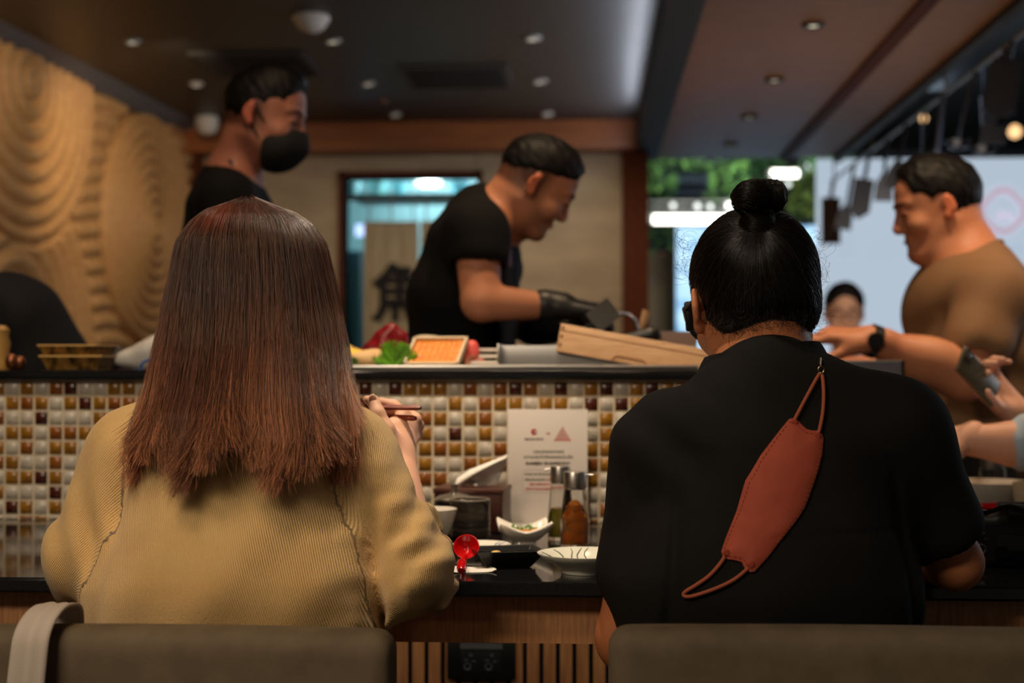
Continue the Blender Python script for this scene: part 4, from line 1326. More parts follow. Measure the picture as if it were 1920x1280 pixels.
# open sleeve ends
for e_, d_, r_ in ((slL, dL, .070), (slR, dR, .068)):
    S.cone(e_ + d_ * .010, e_ + d_ * .09, .050, .052, k=.006, mode='s')
S.half(P(440, 1425, 1.75), (0, 0, -1))
m_shirt = mat('black_twill', (26, 25, 24), .85, noise=(21, 20, 20), nscale=12, bump=.5, bscale=900, bdist=.0005, spec=.2)
S.ops = [o for o in S.ops]
shirt_me = S.mesh('shirt')
shirt_bvh = BVHTree.FromPolygons([tuple(v.co) for v in shirt_me.vertices], [tuple(p_.vertices) for p_ in shirt_me.polygons])
link('shirt', shirt_me, m_shirt, bu, keep=True)
# collar: a turned-down band
CN = Sdf(.003)
n = 40
ctop, cbot = [], []
cc0 = P(1428, 700, 1.865)
MBc = MB()
seg = 48
prof = []
for j in range(seg):
    a = 2 * PI * j / seg + .12
    if True:
        ca, sa = math.cos(a), math.sin(a)
        back = max(0, -sa)
        lift = .010 * ca + .006 * back
        dz = -.018 * max(0, sa)
        top_in = cc0 + Vector((.070 * ca, .064 * sa, .030 + lift + dz))
        top_out = cc0 + Vector((.074 * ca, .068 * sa, .034 + lift + dz))
        mid_out = cc0 + Vector((.084 * ca + .002, .077 * sa, .014 + lift * .8 + dz))
        bot_out = cc0 + Vector((.096 * ca + .004, .088 * sa - .004, -.014 + lift * .5 + dz))
        bot_in = cc0 + Vector((.090 * ca + .004, .082 * sa - .002, -.016 + lift * .5 + dz))
        low_in = cc0 + Vector((.066 * ca, .060 * sa, -.02))
        prof.append([low_in, top_in, top_out, mid_out, bot_out, bot_in])
vs = [p_ for r_ in prof for p_ in r_]; m_ = 6
fs = [(j*m_ + i, ((j+1) % seg)*m_ + i, ((j+1) % seg)*m_ + i + 1, j*m_ + i + 1) for j in range(seg) for i in range(m_ - 1)]
MBc.add(vs, fs, 0, True)
cobj = MBc.build('collar', m_shirt, bu, keep=True)
cobj.modifiers.new('sub', 'SUBSURF').render_levels = 1
TS = Sdf(.008)
for px in (1400, 1480):
    h_ = P(px, 1395, 1.78)
    TS.path([h_, (h_.x, 2.12, .525), (h_.x, 2.15, .10)], [.098, .075, .062], k=.03)
TS.build('trousers', mat('black_trousers', (20, 20, 22), .85), bu)
SH = Sdf(.006)
for px in (1400, 1480):
    h_ = P(px, 1395, 1.78)
    SH.cone((h_.x, 2.13, .05), (h_.x, 2.30, .035), .045, .034, k=.02)
SH.half((0, 0, 0.002), (0, 0, -1))
SH.build('shoes', m_black, bu)

# hair cap
H = Sdf(.0035)
H.ell(fb(0, -.020, .036), (.0835, .102, .092), k=.01, R=fb.R)
H.ell(fb(0, -.052, -.016), (.070, .058, .058), k=.02, R=fb.R)
H.half(fb(0, -.02, -.084), -(fb.R @ Vector((0, .62, 1.0))), k=.012)
H.half(fb(0, .050, .02), fb.R @ Vector((0, 1, -.55)), k=.01)
for sx in (-1, 1):
    H.ell(fb(sx * .088, .000, -.004), (.020, .030, .034), k=.008, mode='s', R=fb.R)
bc = P(1420, 402, 1.845)        # foot of the bun
hair_b = H.build('hair', m_hair_b, bu)
def q_in(c, pts):
    return pts
# bun: two lobes around a twist
BN = Sdf(.0028)
BN.ell(P(1408, 371, 1.838), (.0245, .028, .0215), k=.008)
BN.ell(P(1452, 370, 1.850), (.0150, .020, .0180), k=.006)
BN.ell(P(1430, 358, 1.856), (.026, .024, .0135), k=.010)
BN.cone(P(1421, 384, 1.842), P(1421, 425, 1.852), .013, .024, k=.012)
BN.fold(lambda x, y, z, F_: .0011 * np.exp(-(F_ / .01) ** 2) * np.sin((x * .8 + z * 1.3) * 950 + 60 * (z - 1.24) ** 2 * 100))
bun_o = BN.build('bun', m_hair_b, hair_b)

# strands running over the skull to the bun
bvh_h = BVHTree.FromPolygons([tuple(hair_b.matrix_parent_inverse @ v.co) for v in hair_b.data.vertices], [tuple(p_.vertices) for p_ in hair_b.data.polygons])
Wb = np.array(bu.location)
def surf(p):
    loc, nrm, _, _ = bvh_h.find_nearest(Vector(p) - Vector(Wb))
    return loc + Vector(Wb), nrm
r = np.random.default_rng(31)
paths, rads, cols = [], [], []
bunf = P(1421, 418, 1.835)
hco = np.empty(len(hair_b.data.vertices) * 3); hair_b.data.vertices.foreach_get('co', hco); hco = hco.reshape(-1, 3) + Wb
cand = hco[(hco[:, 1] < 2.0)]
for i in range(2600):
    s_ = Vector(cand[r.integers(len(cand))])
    if (s_ - bunf).length < .03: continue
    k = 12
    pts = []
    sw = r.normal(0, .006)
    side = Vector((r.normal(0, 1), r.normal(0, 1), r.normal(0, 1))).normalized()
    lift = r.uniform(.0002, .0022)
    for j in range(k):
        t = j / (k - 1)
        q_ = s_.lerp(bunf, t) + side * sw * math.sin(PI * t)
        l_, n_ = surf(q_)
        if n_ is None: break
        q2 = l_ + n_ * (lift * (1 - .5 * t))
        pts.append(q2)
    if len(pts) < k: continue
    paths.append([tuple(q_) for q_ in pts]); rads.append(np.full(k, r.uniform(.00022, .0004)))
paths = np.array(paths)
tn = r.random(len(paths))[:, None, None]
cols = np.ones((len(paths), 12, 3)) * (np.array((.006, .005, .0045)) + np.array((.030, .020, .014)) * tn ** 6)
m_bs = mat('bun_strand', (255, 255, 255), .34, attr=True, spec=.5)
strands('strands', paths, np.array(rads), cols, m_bs, hair_b)
# bun strands
paths = []
bobj = bun_o.data
bo = np.empty(len(bobj.vertices) * 3); bobj.vertices.foreach_get('co', bo); bo = bo.reshape(-1, 3) + Wb
bvh_n = BVHTree.FromPolygons([tuple(v) for v in bo], [tuple(p_.vertices) for p_ in bobj.polygons])
for i in range(700):
    a = Vector(bo[r.integers(len(bo))])
    ax_ = Vector((.2, .3, 1)).normalized() if a.x < bunf.x + .02 else Vector((1, .1, .3)).normalized()
    c0 = P(1408, 371, 1.838) if a.x < bunf.x + .02 else P(1449, 369, 1.850)
    k = 10; pts = []; q_ = a.copy(); lift = r.uniform(.0003, .002)
    for j in range(k):
        l_, n_, _, _ = bvh_n.find_nearest(q_)
        pts.append(tuple(l_ + n_ * lift))
        tdir = n_.cross(ax_)
        if tdir.length < 1e-3: tdir = Vector((1, 0, 0))
        q_ = l_ + tdir.normalized() * .0045
    paths.append(pts)
paths = np.array(paths)
strands('bun_strands', paths, np.full((len(paths), 10), .0003), np.ones((len(paths), 10, 3)) * np.array((.012, .009, .007)), m_bs, hair_b)
# fly-away curls at the edges and nape
paths = []
def curl(p0, d0, L, turn, k=12):
    pts = [Vector(p0)]; d = Vector(d0).normalized(); ax_ = Vector((r.normal(0, .3), -1, r.normal(0, .3))).normalized()
    for j in range(k - 1):
        d = (Matrix.Rotation(turn * (1 + .6 * r.normal()), 3, ax_) @ d).normalized()
        pts.append(pts[-1] + d * (L / k))
    return [tuple(q_) for q_ in pts]
for i in range(520):
    which = r.random()
    if which < .66:      # nape
        px = r.uniform(1325, 1525); py = r.uniform(575, 612); Y0 = 1.845 + r.uniform(0, .01)
        o_, = [P(px, py, 1.5)]
        hh = hit(bvh_n, 0, 0) if False else None
        d_ = (P(px, py, 2.0) - cam.location).normalized()
        loc, nrm, _, _ = bvh_h.ray_cast(cam.location - Vector(Wb), d_)
        if loc is None: continue
        p0 = loc + Vector(Wb)
        paths.append(curl(p0 + nrm * .001, (r.normal(0, .5), -.12, -1), r.uniform(.015, .04), r.choice([-1, 1]) * r.uniform(0, .3)))
    elif which < .72:     # left temple, above the ear
        p0 = P(r.uniform(1284, 1300), r.uniform(450, 530), 1.91 + r.uniform(-.02, .03))
        paths.append(curl(p0, (-.6, r.normal(0, .3), r.uniform(-.8, .6)), r.uniform(.02, .07), -r.uniform(.15, .45)))
    elif which < .90:    # right side
        p0 = P(r.uniform(1520, 1533), r.uniform(440, 620), 1.95 + r.uniform(-.02, .02))
        paths.append(curl(p0, (.6, r.normal(0, .3), r.uniform(-1, .3)), r.uniform(.02, .05), r.choice([-1, 1]) * r.uniform(.1, .5)))
    else:                # top of the bun
        p0 = P(r.uniform(1385, 1460), r.uniform(345, 355), 1.845)
        paths.append(curl(p0, (r.normal(0, .5), 0, 1), r.uniform(.012, .03), r.choice([-1, 1]) * r.uniform(.1, .3)))
paths = np.array(paths)
strands('loose_strands', paths, np.full(paths.shape[:2], .00016), np.ones(paths.shape) * np.array((.008, .007, .008)), m_bs, hair_b, kind='stuff')
# hair tie
MB().tube([P(1421, 396, 1.845) + Vector((.0165 * math.cos(t), .0165 * math.sin(t), 0)) for t in np.linspace(0, 2 * PI, 25)], .0035, 8).build('hair_tie', m_black, hair_b, keep=True)

# glasses
gl = empty('glasses', fb(-.07, .06, .01), 'black thick-framed glasses worn by the bun-haired guest, only the left side showing', 'glasses')
g = MB()
def GF(x, y, z): return fb(x, y, z) - gl.location
for sx in (-1, 1):
    MB().tube([GF(sx * .082, -.012, .012), GF(sx * .081, .05, .014), GF(sx * .062, .106, .010)], [.0022, .0032, .0040], 8).build('temple', m_plas_b, gl)
    ring = [(sx * (.033 + .026 * math.cos(t)), .108 - .01 * abs(math.cos(t)) * (1 if sx * math.cos(t) > 0 else 0), .004 + .024 * math.sin(t)) for t in np.linspace(0, 2 * PI, 25)]
    MB().tube([GF(*q_) for q_ in ring], .0032, 8).build('rim', m_plas_b, gl)
    V_ = [GF(*q_) for q_ in ring[:-1]]
    MB().add(V_, [tuple(range(len(V_)))]).build('lens', mat('dark_lens', (26, 28, 36), .1, spec=.8), gl)
MB().tube([GF(-.006, .113, .008), GF(.006, .113, .008)], .003, 8).build('bridge', m_plas_b, gl)
MB().box((-.0055, -.008, -.0205), (.0055, .008, .0205), bev=.003, M=Matrix.Translation(P(1292, 593, 1.965) - gl.location) @ Matrix.Rotation(math.radians(-4), 4, 'Y')).build('side_shield', m_plas_b, gl)

# orange face mask hanging on the back
poly = [(1479.5, 785), (1488, 784), (1496, 789), (1504, 798), (1512, 804.6), (1521, 807), (1531, 807), (1540, 813), (1543, 822), (1541, 850), (1534, 878), (1527, 900), (1517, 928), (1508, 951), (1498, 967),
        (1488, 981), (1461, 1014.6), (1438, 1045), (1414, 1071), (1406, 1072), (1396, 1065), (1390, 1053), (1376, 1049), (1365, 1048), (1355, 1042), (1352, 1033), (1360.6, 1008), (1370, 985), (1381, 957), (1390, 925), (1397.6, 900), (1409, 882), (1426, 853), (1446, 827), (1463, 805)]
m_mask = mat('rust_orange_cloth', (188, 86, 62), .8, noise=(170, 76, 54), nscale=30, bump=.5, bscale=700, bdist=.0006)
m_mask_d = mat('rust_orange_seam', (166, 68, 44), .8)
mk = empty('face_mask', hit(shirt_bvh, 1450, 930, .006)[0], 'rust orange cloth face mask hanging by its ear loops on the black shirt', 'face mask')
def inside(x, y, pl):
    c = False; j = len(pl) - 1
    for i in range(len(pl)):
        if (pl[i][1] > y) != (pl[j][1] > y) and x < (pl[j][0] - pl[i][0]) * (y - pl[i][1]) / (pl[j][1] - pl[i][1]) + pl[i][0]: c = not c
        j = i
    return c
from mathutils.geometry import delaunay_2d_cdt
def edist(x, y, pl):
    best = 1e9
    for i in range(len(pl)):
        a = Vector(pl[i]); b_ = Vector(pl[(i + 1) % len(pl)]); ab = b_ - a
        t = max(0, min(1, (Vector((x, y)) - a).dot(ab) / ab.length_squared)); best = min(best, (Vector((x, y)) - a - ab * t).length)
    return best
pv = [Vector(q_) for q_ in poly]; ne = len(pv)
for gx in range(1355, 1545, 5):
    for gy in range(785, 1075, 5):
        if inside(gx, gy, poly) and edist(gx, gy, poly) > 3: pv.append(Vector((gx, gy)))
cv, _, cf, *_ = delaunay_2d_cdt(pv, [], [list(range(ne))], 1, 1e-4)
def axis_d(x, y):    # distance from the long centre seam, px
    a = Vector((1375, 1052)); b_ = Vector((1512, 800)); u = (b_ - a).normalized(); q_ = Vector((x, y)) - a
    return abs(q_.x * u.y - q_.y * u.x)
front, back = [], []
for q_ in cv:
    h_ = hit(shirt_bvh, q_.x, q_.y, 0)
    e_ = edist(q_.x, q_.y, poly)
    puff = .0025 + .010 * (1 - math.exp(-e_ / 22)) 
    if h_ is None: h_ = (P(q_.x, q_.y, 1.66), Vector((0, -1, 0)))
    nn_ = Vector((0, -1, .1)).normalized()
    front.append(h_[0] + nn_ * (puff + .0015)); back.append(h_[0] + nn_ * .0012)
nf = len(front)
fcs = [tuple(f) for f in cf]
bd = [(i, (i + 1) % ne) for i in range(ne)]
mk_b = MB().add([v - mk.location for v in front + back], fcs + [tuple(nf + i for i in f[::-1]) for f in fcs] + [(b_, a, nf + a, nf + b_) for a, b_ in bd], 0, True)
mk_b.build('cloth', m_mask, mk)
def on_shirt(pts, off):
    out = []
    for x, y in pts:
        h_ = hit(shirt_bvh, x, y, 0)
        out.append((h_[0] if h_ else P(x, y, 1.68)) + Vector((0, -off, .1 * off)) - mk.location)
    return out
def dense(pts, m_=6):
    out = []
    n_ = len(pts)
    for i in range(n_ - 1):
        p0 = pts[max(i-1, 0)]; p1 = pts[i]; p2 = pts[i+1]; p3 = pts[min(i+2, n_-1)]
        for j in range(m_):
            t = j / m_
            out.append(tuple(.5 * ((2*p1[a]) + (-p0[a] + p2[a]) * t + (2*p0[a] - 5*p1[a] + 4*p2[a] - p3[a]) * t*t + (-p0[a] + 3*p1[a] - 3*p2[a] + p3[a]) * t**3) for a in range(len(p1))))
    out.append(pts[-1])
    return out
m_loop = mat('ear_loop', (176, 92, 62), .8)
MB().tube(on_shirt(dense([(1487, 790), (1500, 765), (1516, 735), (1531, 708), (1537, 701), (1541, 710), (1543, 740), (1541, 775), (1535, 806), (1531, 816)]), .006), .0022, 8).build('ear_loop', m_loop, mk)
MB().tube(on_shirt(dense([(1361, 1036), (1352, 1053), (1330, 1078), (1305, 1096), (1287, 1107), (1281, 1114), (1290, 1118), (1315, 1112), (1350, 1099), (1380, 1083), (1407, 1060)]), .0045), .0022, 8).build('ear_loop', m_loop, mk)
for (x, y) in ((1488, 793), (1531, 818), (1361.6, 1036), (1407, 1058)):
    c_ = on_shirt([(x, y)], .0085)[0]
    MB().lathe([(0, .0012), (.0030, .0010), (.0042, -.0005), (.0042, -.003)], 16, M=Matrix.Translation(c_) @ Matrix.Rotation(PI / 2, 4, 'X')).build('ear_loop_stud', m_mask_d, mk)
inner = []
for i, (x, y) in enumerate(poly):
    c_ = Vector((1447, 925)); v = Vector((x, y)) - c_; inner.append(tuple(c_ + v * (1 - 7 / v.length)))
sp = inner + [inner[0]]
seam = []
for i in range(len(sp) - 1):
    a, b_ = Vector(sp[i]), Vector(sp[i+1]); L = (b_ - a).length; n_ = max(1, int(L / 4))
    for j in range(n_):
        seam.append(tuple(a.lerp(b_, j / n_)))
mbS = MB()
for i in range(0, len(seam) - 1, 2):
    e0 = edist(*seam[i], poly)
    pp = on_shirt([seam[i], seam[i + 1]], .0055 + .010 * (1 - math.exp(-e0 / 22)))
    if (pp[0] - pp[1]).length < .02: mbS.tube(pp, .0004, 4)
mbS.build('stitching', m_mask_d, mk)
pth = on_shirt([(1537, 672), (1536, 686), (1538, 694), (1538, 702)], .006)
m_clip = mat('brass_clip', (150, 130, 96), .35, 1.0)
cl = MB().tube([pth[2] + Vector((.0035 * math.cos(t), 0, .0045 * math.sin(t))) for t in np.linspace(0, 2 * PI, 13)], .0009, 6).tube([pth[0], pth[1]], .0013, 6)
cl.lathe([(0, .003), (.0022, .002), (.0026, 0), (.0022, -.002), (0, -.003)], 12, M=Matrix.Translation(pth[3]))
cl.build('clip', m_clip, mk)
# ------------------------------------------------------------------ short hair helper
def short_hair(f, parent, name='hair', top=.012, side=.003, front=.060, low=-.035, fade=None, sweep=0.0, m=None, seed=1, h=.004, fringe=False, k_l=.03):
    H = Sdf(h); q = f.s
    _e = H.ell
    H.ell = lambda c, r, k=.02, mode='u', R=None: _e(c, tuple(v * q for v in r), k, mode, R)
    H.ell(f(0, -.014, .036), (.077 + side, .098 + side, .086 + side), k=.01, R=f.R)
    H.ell(f(0, .012, .066), (.066 + side, .080, .052 + top), k=.02, R=f.R)
    if sweep: H.ell(f(0, .055, .082 + sweep * .3), (.058, .034, .026 + sweep), k=.02, R=f.R)
    if fringe: H.ell(f(.0, .070, .066), (.058, .030, .030), k=.015, R=f.R)
    H.half(f(0, -.02, low), f.R @ Vector((0, .42, -1.0)), k=.012)
    # forehead and temples
    H.half(f(0, front, .045), f.R @ Vector((0, 1, -.35 if not fringe else -.2)), k=.008)
    for sx in (-1, 1):
        H.ell(f(sx * .085, .004, .000), (.024, .024, .034), k=.006, mode='s', R=f.R)
        H.ell(f(sx * .080, .062, .006), (.036, .045, .042), k=.012, mode='s', R=f.R)
    ps = seed * 1.3
    H.fold(lambda x, y, z, F_: .0022 * np.exp(-(F_ / .01) ** 2) * vnoise(x * 230 + z * 80, y * 190, z * 170 + x * 60, ps))
    return H.build(name, m or m_hair_b, parent)

def face_bits(f, parent, hairm, brows=True, closed=True):
    if brows:
        for sx in (-1, 1):
            MB().tube([f(sx * .013, .097, .028), f(sx * .03, .093, .033), f(sx * .048, .078, .028)], [.0022, .003, .0016], 6).build('eyebrow', hairm, parent, keep=True)
            MB().tube([f(sx * .018, .0925, .005), f(sx * .031, .0945, .003), f(sx * .044, .086, .006)], [.001, .0016, .001], 6).build('eyelashes', hairm, parent, keep=True)
    MB().tube([f(-.019, .089, -.0605), f(0, .0935, -.061), f(.019, .089, -.0605)], [.0015, .0062, .0015], 8, flat=.55).build('lips', mat('lips', (160, 84, 76), .45), parent, keep=True)
def stubble(f, dark=(.45, .42, .42), beard=0.0, low=-.03, hi=.05):
    o = np.array(f.o); R_ = np.array(f.R)
    def fn(V):
        L_ = (V - o) @ R_ / f.s
        t = np.clip((L_[:, 2] - low) / .02, 0, 1) * np.clip((.034 - L_[:, 1]) / .03, 0, 1) * (np.abs(L_[:, 2]) < .16)
        ear_ = (np.abs(L_[:, 0]) > .081)
        t = t * (~ear_)
        c = lerpcol((1, 1, 1), dark, t)
        if beard:
            b = np.clip((-.035 - L_[:, 2]) / .02, 0, 1) * np.clip((L_[:, 1] - .01) / .03, 0, 1) * (L_[:, 2] > -.13) * beard
            c = c * (1 - b[:, None] * .45)
        e = ear_ & (np.abs(L_[:, 2]) < .05)
        c[e] = c[e] * np.array((1.12, .74, .66))
        return c
    return fn

# ------------------------------------------------------------------ chef bent over the wooden box
c2 = empty('person', (P(850, 700, 3.25).x, 3.25, 0), 'chef in a black tee and black gloves leaning over, facing right', 'person')
f2 = Frame(P(1004, 348, 3.22), (.80, .16, -.58), (.6, 0, .8), .90)
B = Sdf(.0055)
head(B, f2, k=.012)
nk2 = P(925, 418, 3.25)
B.cone(f2(0, -.035, -.05), nk2, .056, .064, k=.03)
t2 = [(P(880, 455, 3.27), P(862, 560, 3.28), (.100, .165), (.112, .150)), (P(862, 560, 3.28), P(845, 720, 3.28), (.112, .150), (.110, .150))]
for a, b_, r1, r2 in t2: B.ecap(a, b_, [v - .014 for v in r1], [v - .014 for v in r2], k=.04)
shn, shf = P(893, 432, 3.12), P(915, 440, 3.42)
en, ef = P(902, 566, 3.06), P(950, 600, 3.48)
wn_, wf = P(1030, 574, 3.10), P(1008, 622, 3.40)
B.cone(nk2, shn, .06, .055, k=.04); B.cone(nk2, shf, .06, .055, k=.04)
B.cone(shn, en, .054, .042, k=.02); B.cone(en, wn_, .042, .028, k=.012)
B.path([shf, ef, wf], [.05, .044, .030], k=.03)
hipL, hipR = P(845, 740, 3.20), P(845, 740, 3.38)
legs(B, hipL, hipR)
B.build('body', sk_chef, c2, col=stubble(f2, (.20, .19, .19), beard=.9, low=-.05))
short_hair(f2, c2, top=.014, side=.004, low=.022, sweep=.0, front=.066, seed=2)
face_bits(f2, c2, m_hair_b)
G = Sdf(.0028)
hand(G, wn_ + Vector((.012, 0, 0)), (.93, .10, -.12), (.15, .2, -1), [(.75, .9, .5), (.85, .9, .5), (.9, .95, .5), (.95, .95, .5)], 1, sc=1.05, rf=1.16, thumb=(.35, .5))
G.cone(wn_ - (wn_ - en).normalized() * .004, wn_ + Vector((.03, 0, 0)), .036, .030, k=.01)
G.build('glove', mat('nitrile_black', (26, 26, 27), .42), c2)
G = Sdf(.0028)
hand(G, wf + Vector((.01, 0, 0)), (.96, -.2, .02), (.1, -.2, -1), [(.4, .5, .3), (.45, .5, .3), (.5, .5, .3), (.5, .5, .3)], -1, sc=1.05, rf=1.16, thumb=(.5, .4))
G.cone(wf, wf + Vector((.03, 0, 0)), .035, .030, k=.01)
G.build('glove', MATS['nitrile_black'], c2)
m_tee = mat('black_tee', (17, 17, 19), .85, noise=(13, 13, 14), nscale=10, spec=.2)
S = Sdf(.0055)
for a, b_, r1, r2 in t2: S.ecap(a, b_, r1, r2, k=.05)
S.cone(P(903, 405, 3.25), shn, .062, .068, k=.05); S.cone(P(903, 405, 3.25), shf, .062, .066, k=.05)
S.cone(shn, shn + (en - shn) * .34, .069, .068, k=.03); S.cone(shf, shf + (ef - shf) * .4, .066, .064, k=.03)
e_ = shn + (en - shn) * .34; d_ = (en - shn).normalized()
S.half((0, 0, .70), (0, 0, -1))
S.cone(e_ + d_ * .052, e_ + d_ * .10, .060, .062, k=.006, mode='s')
S.fold(lambda x, y, z, F_: .005 * np.exp(-(F_ / .02) ** 2) * vnoise(x * 24 + z * 22, y * 9, z * 20 - x * 12, 2))
S.build('tee', m_tee, c2)
AP = Sdf(.006)
AP.ecap(P(905, 480, 3.27), P(880, 720, 3.28), (.090, .12), (.100, .155), k=.02)
AP.half(P(925, 520, 3.2), (-1, 0, -.12), k=.003)
AP.build('apron', mat('apron_black', (24, 20, 30), .8), c2)
MB().tube([P(948, 400, 3.20), P(952, 440, 3.165), P(956, 500, 3.15)], .006, 8, flat=.5).build('apron_strap', mat('apron_strap', (70, 58, 96), .7), c2, keep=True)
TR = Sdf(.009); TR.inf = .012; legs(TR, hipL, hipR, r=.078); TR.ecap(hipL, hipR, (.10, .10), (.10, .10), xd=(1, 0, 0), k=.04); TR.half((0, 0, .06), (0, 0, -1)); TR.build('trousers', MATS['black_trousers'], c2)
SHs = Sdf(.007)
for y in (3.20, 3.38): SHs.cone((hipL.x - .04, y, .045), (hipL.x + .17, y, .035), .045, .036, k=.02)
SHs.half((0, 0, .002), (0, 0, -1)); SHs.build('shoes', m_black, c2)

# ------------------------------------------------------------------ masked chef on the left
c1 = empty('person', (P(430, 700, 3.5).x, 3.5, 0), 'chef with a black face mask standing at the left, looking down to the right', 'person')
f1 = Frame(P(497, 222, 3.46), (.93, -.12, -.26), (.2, 0, 1))
B = Sdf(.0055)
head(B, f1, k=.012)
nk1 = P(437, 335, 3.5)
B.cone(f1(0, -.035, -.05), nk1, .056, .064, k=.03)
t1 = [(P(430, 395, 3.52), P(425, 540, 3.52), (.108, .165), (.115, .15)), (P(425, 540, 3.52), P(430, 740, 3.52), (.115, .15), (.11, .15))]
for a, b_, r1, r2 in t1: B.ecap(a, b_, [v - .014 for v in r1], [v - .014 for v in r2], k=.04)
s1n, s1f = P(425, 375, 3.36), P(440, 378, 3.68)
e1n, e1f = P(440, 575, 3.30), P(470, 590, 3.74)
w1n, w1f = P(590, 650, 3.28), P(600, 655, 3.66)
for s_, e_, w_ in ((s1n, e1n, w1n), (s1f, e1f, w1f)):
    B.cone(nk1, s_, .058, .054, k=.04); B.path([s_, e_, w_], [.05, .043, .028], k=.03)
hL, hR = P(430, 745, 3.43), P(430, 745, 3.60)
legs(B, hL, hR)
hand(B, w1n, (.9, .1, -.2), (0, .2, -1), CURL, 1); hand(B, w1f, (.9, -.1, -.2), (0, -.2, -1), CURL, -1)
B.build('body', sk_chef2, c1, col=stubble(f1, (.25, .22, .22), low=-.05))
short_hair(f1, c1, top=.028, side=.003, low=-.015, sweep=0, front=.062, seed=5)
face_bits(f1, c1, m_hair_b)
MK = Sdf(.003)
MK.ell(f1(0, .060, -.052), (.060, .064, .052), k=.02, R=f1.R)
MK.cone(f1(0, .104, -.022), f1(0, .112, -.050), .012, .014, k=.03)
MK.ell(f1(0, .042, -.078), (.055, .062, .048), k=.03, R=f1.R)
MK.half(f1(0, .030, -.05), f1.R @ Vector((0, -1, -.05)), k=.004)
MK.half(f1(0, .1, -.008), f1.R @ Vector((0, -.15, 1)), k=.006)
MK.build('face_mask', mat('mask_black', (14, 14, 15), .8), c1)
for sx in (-1, 1):
    MB().tube([f1(sx * .058, .040, -.030), f1(sx * .076, .010, .006), f1(sx * .080, -.016, .030)], .0028, 6).build('ear_loop', MATS['mask_black'], c1, keep=True)
    MB().tube([f1(sx * .050, .036, -.075), f1(sx * .070, .010, -.040), f1(sx * .078, -.014, -.020)], .0028, 6).build('ear_loop', MATS['mask_black'], c1, keep=True)
S = Sdf(.0055)
for a, b_, r1, r2 in t1: S.ecap(a, b_, r1, r2, k=.05)
for s_, e_ in ((s1n, e1n), (s1f, e1f)):
    S.cone(P(428, 345, 3.5), s_, .060, .068, k=.05); S.cone(s_, s_ + (e_ - s_) * .5, .067, .066, k=.03)
S.half((0, 0, .70), (0, 0, -1))
S.fold(lambda x, y, z, F_: .005 * np.exp(-(F_ / .02) ** 2) * vnoise(x * 22 + z * 22, y * 9, z * 18, 7))
S.build('tee', m_tee, c1)
MB().tube([P(432, 300, 3.42), P(450, 335, 3.40), P(472, 372, 3.40), P(478, 450, 3.395)], .009, 8, flat=.4).build('apron_strap', mat('apron_strap_navy', (34, 38, 66), .7), c1, keep=True)
AP = Sdf(.006)
AP.ecap(P(440, 440, 3.52), P(442, 720, 3.52), (.108, .13), (.112, .158), k=.02)
AP.half(P(455, 520, 3.2), (-1, 0, -.12), k=.003)
AP.build('apron', MATS['apron_black'], c1)
TR = Sdf(.009); TR.inf = .012; legs(TR, hL, hR, r=.078); TR.half((0, 0, .06), (0, 0, -1)); TR.build('trousers', MATS['black_trousers'], c1)
SHs = Sdf(.007)
for y in (3.43, 3.60): SHs.cone((hL.x - .04, y, .045), (hL.x + .17, y, .035), .045, .036, k=.02)
SHs.half((0, 0, .002), (0, 0, -1)); SHs.build('shoes', m_black, c1)

# ------------------------------------------------------------------ bent worker at the left edge
c3 = empty('person', (P(90, 760, 3.5).x, 3.5, 0), 'worker in a black top bent far forward at the left edge', 'person')
B = Sdf(.007)
hp_ = P(105, 745, 3.5); ch = P(-10, 585, 3.42)
B.ecap(hp_, ch, (.14, .12), (.15, .10), xd=(0, 1, 0), k=.04)
f3 = Frame(P(-150, 655, 3.38), (-.55, .1, -.8), (-.75, 0, .6))
head(B, f3); B.cone(ch, f3(0, -.03, -.05), .07, .055, k=.03)
for y, e3, w3 in ((-.17, P(-20, 770, 3.24), P(-90, 745, 3.15)), (.17, P(-40, 770, 3.62), P(-110, 750, 3.5))):
    s3 = ch + Vector((.02, y, 0)); B.path([s3, e3, w3], [.05, .042, .028], k=.03)
legs(B, hp_ + Vector((0, -.09, -.02)), hp_ + Vector((0, .09, -.02)))
hand(B, P(-90, 745, 3.15), (-.9, .1, -.2), (0, .2, -1), CURL, 1)
B.build('body', sk_chef2, c3, col=(1, 1, 1))
short_hair(f3, c3, top=.02, side=.004, seed=8)
S = Sdf(.0065, )
S.ecap(P(85, 735, 3.5), P(20, 600, 3.44), (.17, .145), (.165, .120), xd=(0, 1, 0), k=.05)
S.ecap(P(20, 600, 3.44), P(-60, 620, 3.42), (.16, .115), (.13, .09), xd=(0, 1, 0), k=.05)
for y, e3 in ((-.17, P(-20, 770, 3.24)), (.17, P(-40, 770, 3.62))):
    s3 = ch + Vector((.02, y, 0)); S.cone(s3, s3.lerp(e3, .5), .066, .060, k=.04)
S.fold(lambda x, y, z, F_: .007 * np.exp(-(F_ / .02) ** 2) * vnoise(x * 20 - z * 16, y * 9, z * 14, 9))
S.half((0, 0, .62), (0, 0, -1))
S.build('top', mat('charcoal_top', (30, 30, 35), .85), c3)
TR = Sdf(.009); TR.inf = .012; legs(TR, hp_ + Vector((0, -.09, -.02)), hp_ + Vector((0, .09, -.02)), r=.078); TR.half((0, 0, .06), (0, 0, -1)); TR.build('trousers', MATS['black_trousers'], c3)
SHs = Sdf(.007)
for y in (-.09, .09): SHs.cone((hp_.x + .04, hp_.y + y, .045), (hp_.x - .17, hp_.y + y, .035), .045, .036, k=.02)
SHs.half((0, 0, .002), (0, 0, -1)); SHs.build('shoes', m_black, c3)

